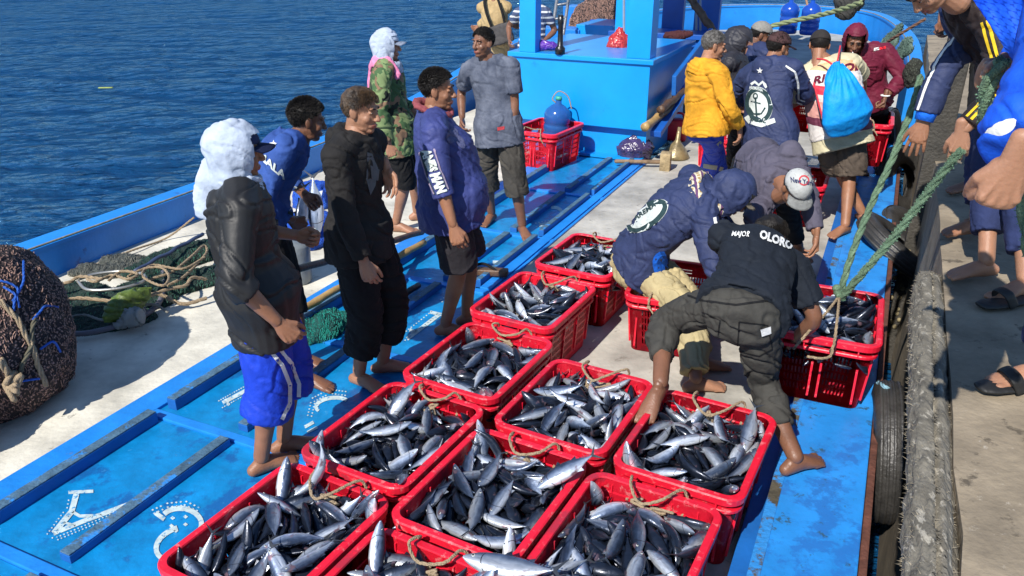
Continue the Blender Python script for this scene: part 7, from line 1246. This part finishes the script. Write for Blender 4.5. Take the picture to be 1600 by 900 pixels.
pole('wooden_pole', 'black wet pole lying flat on the hatch behind the men in black', atz(560, 502, .04), atz(655, 445, .04), .022, M('black_wood', (.015, .013, .013), .4))
pole('bamboo_pole', 'cut bamboo pole poking out beside the cabin toward the camera', atY(1007, 199, 8.35), atY(1075, 150, 9.6), .042, m_bam, 7); pole('bamboo_pole', 'grey bamboo pole under the pale one along the cabin flank', atY(1032, 172, 8.6), atY(1072, 140, 9.6), .04, m_pole, 7)
pole('bent_branch', 'bent brown branch slanting down behind the blue posts', atY(1078, -4, 11), atY(1114, 48, 10.8), .05, m_pole, 6, 'branch')
# black tail fin poking out behind the stout man's calf
p = atz(756, 424, .05); b = bmesh.new(); box(b, p, (.36, .07, .05), (.96, -.25, .05), (.2, 1, 0), .012); SN = thing('sandal', 'dark sandal left on the blue hatch behind the stout man', 'sandal', p); link('sole', b, m_pole, SN)
b = bmesh.new(); tube(b, [p + Vector((-.1, .03, .02)), p + Vector((0, .0, .06)), p + Vector((.1, -.05, .02))], .01); link('strap', b, c_blkt, SN)
# ---- nets
def netmat(name, col, col2, sc, dash=True):
    m = bpy.data.materials.new(name); m.use_nodes = True; n = m.node_tree; N = n.nodes; L = n.links; p = N['Principled BSDF']; p.inputs['Roughness'].default_value = .9
    tc = N.new('ShaderNodeTexCoord'); ns = N.new('ShaderNodeTexNoise'); ns.inputs['Scale'].default_value = 4; L.new(tc.outputs['Object'], ns.inputs[0])
    mx = N.new('ShaderNodeMixRGB'); mx.inputs[0].default_value = .12; L.new(tc.outputs['Object'], mx.inputs[1]); L.new(ns.outputs['Color'], mx.inputs[2])
    v = N.new('ShaderNodeTexVoronoi'); v.inputs['Scale'].default_value = sc; L.new(mx.outputs[0], v.inputs['Vector'])
    r = N.new('ShaderNodeValToRGB'); L.new(v.outputs['Distance'], r.inputs[0]); e = r.color_ramp.elements; e[0].position = .18; e[0].color = (*col2, 1); e[1].position = .42; e[1].color = (*col, 1)
    L.new(r.outputs[0], p.inputs['Base Color']); b_ = N.new('ShaderNodeBump'); b_.inputs['Strength'].default_value = .8; b_.inputs['Distance'].default_value = .01; b_.invert = True; L.new(v.outputs['Distance'], b_.inputs['Height']); L.new(b_.outputs[0], p.inputs['Normal'])
    return m
m_net = netmat('brown_purse_net', (.022, .014, .014), (.40, .24, .19), 70); m_gnet = netmat('dark_green_net', (.008, .022, .018), (.03, .075, .055), 110); m_bnet = netmat('blue_net', (.005, .05, .35), (.02, .16, .60), 90); m_tnet = netmat('teal_net', (.003, .05, .045), (.01, .22, .18), 100)
# strands of knotted twine as a woven skin over a lump
def netlump(name, label, shapes, mat, vox=.014, amp=.03, sc=5, strand=None, seed=0, cat='net'):
    t = thing(name, label, cat, shapes[0][0]); b = bmesh.new()
    for c, r, rot in shapes: ell(b, c, r, rot)
    me = remesh(b, vox, 3); displace(me, lambda p, n: amp * (noise.noise(p * sc) + .5 * noise.noise(p * sc * 3)) + .006 * noise.noise(p * 60))
    o = link('netting', me, mat, t)
    if strand:
        mt, cnt, l, r = strand; rnd = random.Random(seed); q = bmesh.new(); vs = me.vertices; off = wloc(t)
        for _ in range(cnt):
            v = vs[rnd.randrange(len(vs))]; n = v.normal
            d = n.cross(Vector((rnd.gauss(0, .25) + 1, rnd.gauss(0, .25) + .3, rnd.gauss(0, .3)))).normalized(); s = n.cross(d) * r; c = v.co + off + n * .003; e = d * l * rnd.uniform(.5, 1.2); u = n * r * 1.6
            A0 = [q.verts.new(c - e * .5 + w_) for w_ in (s, u, -s)]; A1 = [q.verts.new(c + e * .5 + w_) for w_ in (s, u, -s)]; m_ = q.verts.new(c + u * 1.2)
            q.faces.new((A0[0], A0[1], A1[1], A1[0])); q.faces.new((A0[1], A0[2], A1[2], A1[1]))
        link('twine', q, mt, t, False)['kind'] = 'stuff'
    return t
c0 = atz(-22, 560, .30); m_tw = M('pinkish_twine', (.28, .17, .135), .9, .35, 30, 0)
NB = netlump('net_bundle', 'huge tied bundle of brown and pink fishing net at the left edge', [(c0 + Vector((-.08, .1, .08)), (.47, .45, .50), None), (c0 + Vector((-.35, -.2, .0)), (.5, .5, .42), None), (c0 + Vector((-.1, -.42, -.12)), (.26, .2, .20), None), (c0 + Vector((-.5, .2, .1)), (.5, .4, .5), None)], m_net, .016, .04, 4, (m_tw, 9000, .022, .0020), 2)
tr = bvh(NB.children[0])
def on(tree, pts, off=.012, step=12):
    out = []
    for (a, b_) in zip(pts, pts[1:]):
        k = max(1, int(math.dist(a, b_) / step))
        for i in range(k):
            h = pxcast(tree, a[0] + (b_[0] - a[0]) * i / k, a[1] + (b_[1] - a[1]) * i / k, off)
            if h: out.append(h)
    h = pxcast(tree, *pts[-1], off)
    if h: out.append(h)
    return out
def netrope(pts, r, mat, name='lashing'):
    q = on(tr, pts)
    if len(q) > 2: link(name, ropebm(q, r, 4), mat, NB)
netrope([(2, 470), (25, 500), (48, 540), (62, 580), (70, 600)], .014, MATS['hemp_rope']); netrope([(0, 560), (10, 580), (22, 604)], .018, m_rope); netrope([(52, 500), (46, 540), (30, 580)], .012, M('olive_rope', (.10, .09, .06), .9))
m_bl = M('blue_twine', (.01, .09, .42), .7)
for q in ([(35, 410), (34, 440), (20, 470)], [(0, 440), (15, 445), (25, 455), (20, 485)], [(5, 450), (22, 462), (28, 480)], [(50, 500), (70, 480), (88, 482)], [(60, 545), (80, 535), (92, 550)], [(30, 595), (60, 590)]): netrope(q, .006, m_bl, 'blue_twine')
b = bmesh.new(); h = pxcast(tr, 16, 598, .02)
if h:
    for i in range(5): tube(b, [h + Vector((random.gauss(0, .03), random.gauss(0, .02), random.gauss(0, .04))) for _ in range(4)], .014, 7, 5)
    link('rope_knot', b, m_rope, NB)
g0 = atz(200, 470, .05)
def gz(px, py, z=.04): return atz(px, py, z)
NH = netlump('net_heap', 'flattened heap of dark green net and mesh scoops on the white deck', [(gz(150, 482, .01), (.55, .27, .045), Euler((0, 0, .5))), (gz(230, 454, .02), (.55, .20, .055), Euler((0, 0, .7))), (gz(288, 402, .03), (.5, .17, .075), Euler((0, 0, .9))), (gz(110, 462, .02), (.35, .18, .05), None), (gz(140, 507, .0), (.42, .18, .035), Euler((0, 0, .3))), (gz(312, 436, .02), (.3, .16, .05), Euler((0, 0, .8)))], m_gnet, .012, .026, 8, (M('green_twine', (.03, .12, .08), .8), 5000, .03, .0016), 5)
def scoop(name, label, pxs, z, r, mat):
    t = thing(name, label, 'hoop', gz(*pxs[0], z), 'net hoops on the deck'); P = spline([gz(x, y, z) for x, y in pxs], 6); b = bmesh.new(); loft(b, P, [r] * len(P), (0, 0, 1), 8); link('rim', b, mat, t); return t
m_alu = M('dull_aluminium', (.45, .44, .40), .35, .1, 9, .05, metal=.7)
scoop('net_hoop', 'shiny oval scoop net rim lying on the green heap', [(122, 440), (135, 452), (165, 453), (200, 448), (226, 438), (222, 428), (190, 424), (150, 428), (124, 436)], .16, .011, m_alu)
scoop('net_hoop', 'big grey hoop curving round the front of the green net heap', [(96, 520), (130, 521), (170, 513), (210, 500), (238, 484), (252, 466), (256, 440), (254, 425)], .05, .018, M('grey_hose', (.14, .13, .15), .6))
pole('scoop_handle', 'dark blue straight handle lying over the green nets', gz(210, 424, .14), gz(318, 365, .16), .014, M('blue_grey_tube', (.04, .06, .12), .5), 0)
def rope(label, pts, r=.011, mat=None, g='pale ropes over the nets', name='rope'):
    t = thing(name, label, 'rope', pts[0], g); link('strand', ropebm(pts, r, 6), mat or m_rope, t); return t
rope('pale rope running along the lower edge of the net heap', [gz(85, 478, .12), gz(120, 466, .13), (gz(180, 470, .12)), gz(225, 462, .14), gz(250, 460, .12), gz(285, 475, .05), gz(322, 466, .05)], .013)
rope('knotted pale rope looping over the scoop net', [gz(235, 462, .16), gz(262, 452, .16), gz(290, 446, .15), gz(300, 434, .17), gz(322, 436, .12)], .012)
rope('thin pale rope curling in the middle of the nets', [gz(200, 432, .2), gz(225, 420, .2), gz(252, 418, .2), gz(264, 432, .2), gz(256, 446, .2), (gz(235, 440, .2)), gz(222, 428, .2), gz(240, 414, .18), gz(285, 420, .16), gz(320, 402, .15)], .009)
rope('pale rope across the back of the nets', [gz(80, 448, .14), gz(110, 440, .16), gz(126, 432, .18), gz(160, 436, .2)], .012); rope('thin rope lying along the bulwark foot', [gz(150, 413, .02), gz(210, 390, .03), gz(260, 372, .02), gz(303, 340, .18)], .008)
rope('grey rope straggling over the front of the nets', [gz(92, 500, .07), gz(130, 492, .08), gz(165, 500, .08), gz(196, 480, .1), gz(240, 476, .08), gz(262, 488, .03)], .009, M('grey_rope', (.22, .21, .18), .9))
rope('faded rope doubling back along the nets toward the men', [gz(236, 436, .14), gz(270, 424, .14), gz(300, 400, .14), gz(318, 384, .12), gz(322, 396, .1), gz(290, 430, .12), gz(262, 446, .12)], .010)
rope('pale coil of rope bunched in the scoop', [gz(136, 436, .2), gz(150, 440, .2), gz(175, 430, .2), gz(200, 436, .22), gz(215, 428, .22), gz(190, 424, .22), gz(170, 438, .2)], .010)
m_veil = netmat('grey_open_net', (.05, .06, .055), (.20, .20, .17), 130)
netlump('net_heap', 'pile of grey open net against the bulwark', [(gz(196, 410, .03), (.20, .12, .05), None), (gz(165, 424, .02), (.28, .10, .05), None)], m_veil, .010, .025, 12, (M('grey_twine', (.2, .2, .17), .8), 2200, .03, .0012), 15)
sack('mesh_sack', 'yellow green mesh sack lying on the net heap', [gz(167, 496, .12), gz(180, 486, .14), gz(205, 472, .16), gz(222, 460, .19), gz(236, 450, .22)], [(.03, .03), (.075, .06), (.09, .07), (.06, .05), (.015, .012)], M('yellow_green_mesh', (.10, .15, .02), .5, .4, 9, .2, wear=((.32, .34, .04), .60, 12)), (0, 0, 1), .012, 12, cat='sack')
sack('crumpled_rag', 'crumpled pale rag under the mesh sack', [gz(185, 508, .06), gz(208, 498, .10), gz(220, 486, .06)], [.04, .06, .03], M('pale_rag', (.28, .28, .26), .9), (0, 0, 1), .02, 16, cat='rag')
netlump('net_heap', 'teal net bunched on the hatch between the two men in black', [(atz(492, 520, .02), (.17, .13, .07), None), (atz(520, 500, .02), (.15, .12, .06), None), (atz(505, 512, .05), (.10, .08, .06), None)], m_tnet, .012, .03, 9, (M('teal_twine', (.01, .25, .2), .8), 1500, .03, .0014), 8)
netlump('net_heap', 'bright blue net spread under the two big fish by the leaning man', [(atz(470, 375, .03), (.35, .22, .06), Euler((0, 0, .6))), (atz(480, 350, .06), (.30, .22, .10), None), (atz(490, 310, .06), (.2, .2, .16), None)], m_bnet, .012, .03, 8)
rope('short pale rope on the blue net', [atz(455, 375, .10), atz(475, 376, .12), atz(488, 366, .12), atz(484, 356, .14)], .012)
def bigfish(px, py, z, az, el, roll, sc, label):
    p = atz(px, py, z); q = vec(az, el).to_track_quat('X', 'Z'); return place_fish(Matrix.Translation(p) @ q.to_matrix().to_4x4() @ Matrix.Rotation(roll, 4, 'X') @ Matrix.Scale(sc, 4), label, 'two big fish by the leaning man', 0, 'big_fish')
bigfish(472, 330, .30, 190, -62, .4, 1.7, 'dark big fish leaning on the blue net, left of the two'); bigfish(492, 320, .32, 170, -66, 1.6, 1.9, 'silver big fish leaning on the blue net, right of the two')
p = atz(466, 440, 0); BK = thing('grey_bucket', 'grey plastic drum between the leaning man and the black hoodie man', 'bucket', p); b = bmesh.new(); loft(b, [p + Vector((0, 0, z)) for z in (0, .02, .28, .30)], [.09, .10, .11, .10], (1, 0, 0), 22, 'flat'); link('body', b, M('grey_drum_plastic', (.16, .18, .19), .4), BK)
# net bundle on the bow
p = atY(934, 42, 13.2); NB2 = netlump('net_bundle', 'round tied bundle of brown and blue net on the far bow', [(p, (.48, .4, .42), None), (p + Vector((.2, .1, .1)), (.4, .4, .42), None)], m_net, .025, .05, 3, (m_tw, 4000, .05, .005), 4)
b = bmesh.new(); box(b, atY(938, 46, 12.85), (.34, .08, .30), (1, 0, 0), (0, 1, .2), .03); link('blue_patch', b, m_bnet, NB2)
tr = bvh(NB2.children[0])
for q in ([(910, 30), (925, 22), (945, 14), (957, 10)], [(912, 60), (930, 45), (950, 30)], [(925, 10), (930, 40), (925, 66)], [(940, 10), (950, 40), (945, 60)]):
    w_ = on(tr, q, .02)
    if len(w_) > 2: link('lashing', ropebm(w_, .02, 4), m_rope, NB2)
# floats / dark net hanging between the arms at the right, buoy
p = atY(1425, 114, 6.8); netlump('net_float', 'dark mossy float hanging in the nets behind the maroon jacket man', [(p, (.07, .07, .14), None)], netmat('mossy_net', (.02, .022, .016), (.06, .07, .05), 60), .014, .03, 7, cat='float')
p = atY(1396, 58, 8.3); netlump('net_heap', 'grey green net draped down to the water behind the maroon jacket man', [(p, (.05, .05, .14), Euler((0, .5, 0))), (atY(1408, 84, 8.0), (.05, .05, .16), Euler((0, .4, 0)))], netmat('sea_green_net', (.02, .05, .04), (.08, .14, .11), 60), .018, .05, 5, (M('green_grey_twine', (.10, .16, .13), .8), 2500, .07, .003), 7)
p = atY(1326, 4, 9.6); sack('dark_bundle', 'dark grey cloth bundle above the maroon hood', [p + Vector((-.02, 0, -.10)), p, p + Vector((.02, 0, .2))], [(.12, .10), (.17, .13), (.18, .14)], cloth('dark_grey_cloth', (.05, .05, .048)), cat='bundle')
rope('green rope stretched above the caps to the bow', [atY(1162, 54, 10.5), atY(1215, 38, 10.2), atY(1270, 26, 9.8), atY(1310, 16, 9.4), atY(1345, 4, 9)], .03, M('pale_green_rope', (.22, .26, .13), .9), 'long ropes')
rope('brown rope slanting up behind the maroon jacket man', [atY(1386, 66, 7.6), atY(1405, 54, 7.4), atY(1445, 30, 7.2)], .014, M('brown_rope', (.16, .08, .05), .8), 'long ropes')
# ---- hoisting ropes
hk = atz(1312, 462, .62)
rope('smooth green rope from the roped crate up to the open hand, left of the two', [hk, atY(1330, 400, 3.75), atY(1362, 318, 3.85), atY(1398, 240, 3.95), atY(1428, 160, 4.1), atY(1438, 120, 4.2)], .018, m_grope, 'green hoisting ropes', 'green_rope')
r2 = rope('frayed green rope from the roped crate to the pier hand, right of the two', [hk + Vector((0, -.02, 0)), atY(1345, 430, 3.6), atY(1400, 366, 3.55), atY(1450, 300, 3.5), atY(1500, 236, 3.4)], .019, m_grope, 'green hoisting ropes', 'green_rope')
r3 = rope('thick furry green rope hanging from the blue fleece man\'s fist', [atY(1566, 98, 1.95), atY(1546, 128, 1.95), atY(1540, 170, 1.97), atY(1548, 215, 2.0), atY(1564, 250, 2.0), atY(1590, 300, 2.0), atY(1604, 345, 2.0), atY(1612, 400, 1.98), atY(1650, 470, 1.95)], .019, m_grope, 'green hoisting ropes', 'green_rope')
def fuzz(t, cnt, l, seed):
    o = t.children[0]; vs = o.data.vertices; off = wloc(o); rnd = random.Random(seed); b = bmesh.new()
    for _ in range(cnt):
        v = vs[rnd.randrange(len(vs))]; d = (v.normal + Vector((rnd.gauss(0, .5), rnd.gauss(0, .5), rnd.gauss(0, .5)))).normalized(); s = d.orthogonal().normalized() * .0008; c = v.co + off
        b.faces.new([b.verts.new(c - s), b.verts.new(c + s), b.verts.new(c + d * l * rnd.uniform(.4, 1.2))])
    link('frayed_fibre', b, M('green_fibre', (.14, .26, .17), .9, .3, 40, 0), t, False)['kind'] = 'stuff'
fuzz(r2, 7000, .008, 1); fuzz(r3, 9000, .006, 2)
rope('thin hemp sling from the hoist hook to the near handle of the roped crate', [hk, atY(1308, 500, 3.42), atz(1303, 538, .50), atz(1297, 548, .44)], .007, None, 'hemp slings of the roped crate', 'sling')
rope('thin hemp sling from the hoist hook over the boy\'s arm side', [hk, atz(1290, 490, .60), atz(1262, 520, .56), atz(1240, 545, .50)], .007, None, 'hemp slings of the roped crate', 'sling')
rope('hemp cord tied along the front rim of the roped crate', [atz(1264, 553, .47) - LONG * .03, atz(1285, 556, .46) - LONG * .03, atz(1299, 552, .46) - LONG * .03, atz(1302, 540, .50)], .007, None, 'hemp slings of the roped crate', 'sling')
b = bmesh.new(); [ell(b, hk + Vector((random.gauss(0, .012), random.gauss(0, .012), .01 * i)), (.026, .024, .02), None, 10, 8) for i in range(5)]; HKt = thing('rope_knot', 'fat green knot where the two green ropes meet', 'knot', hk); link('knot', b, m_grope, HKt)
# sandals on the pier
for (px, py, az, lab) in ((1606, 600, 262, 'black rubber sandal under the toes nearest the camera on the pier'), (1588, 470, 255, 'black sandal in the shade beside the bare foot on the pier')):
    p = atz(px, py, PZ + .012); t = thing('sandal', lab, 'sandal', p, 'sandals on the pier'); d = vec(az); s = d.cross(Vector((0, 0, 1))); b = bmesh.new()
    loft(b, [p - d * .06, p - d * .02, p + d * .06, p + d * .15, p + d * .185], [(.035, .014), (.04, .014), (.046, .014), (.048, .014), (.035, .012)], s, 16); link('sole', b, M('black_rubber', (.012, .012, .012), .6), t)
    b = bmesh.new(); loft(b, spline([p + s * .05 + d * .06, p + s * .04 + d * .08 + Vector((0, 0, .05)), p - s * .03 + d * .09 + Vector((0, 0, .055)), p - s * .05 + d * .06], 5), [(.022, .004)] * 16, d, 8); link('strap', b, MATS['black_rubber'], t)
# floating leaf
b = bmesh.new(); p = atz(165, 137, -.86); box(b, p, (.30, .07, .02), (1, .1, 0), (0, 1, 0), .008); lf = link('floating_leaf', b, M('yellow_green_leaf', (.30, .36, .05), .5)); tag(lf, 'yellow green leaf floating alone on the sea', 'leaf')
b = bmesh.new(); ell(b, atz(1388, 41, -.85), (.09, .09, .08)); lf = link('float_ball', b, M('lime_plastic', (.45, .6, .05), .4)); tag(lf, 'tiny lime green ball floating behind the maroon jacket man', 'float ball')
# rings on fingers
def fring(P, i, label):
    w_ = P['wr'][i]; d = (w_ - P['el'][i]).normalized(); t = thing('finger_ring', label, 'ring', w_); b = bmesh.new(); o = w_ + d * .105
    return t, b, o
for o in list(bpy.data.objects):
    if o.type == 'MESH' and not o.users_collection: pass
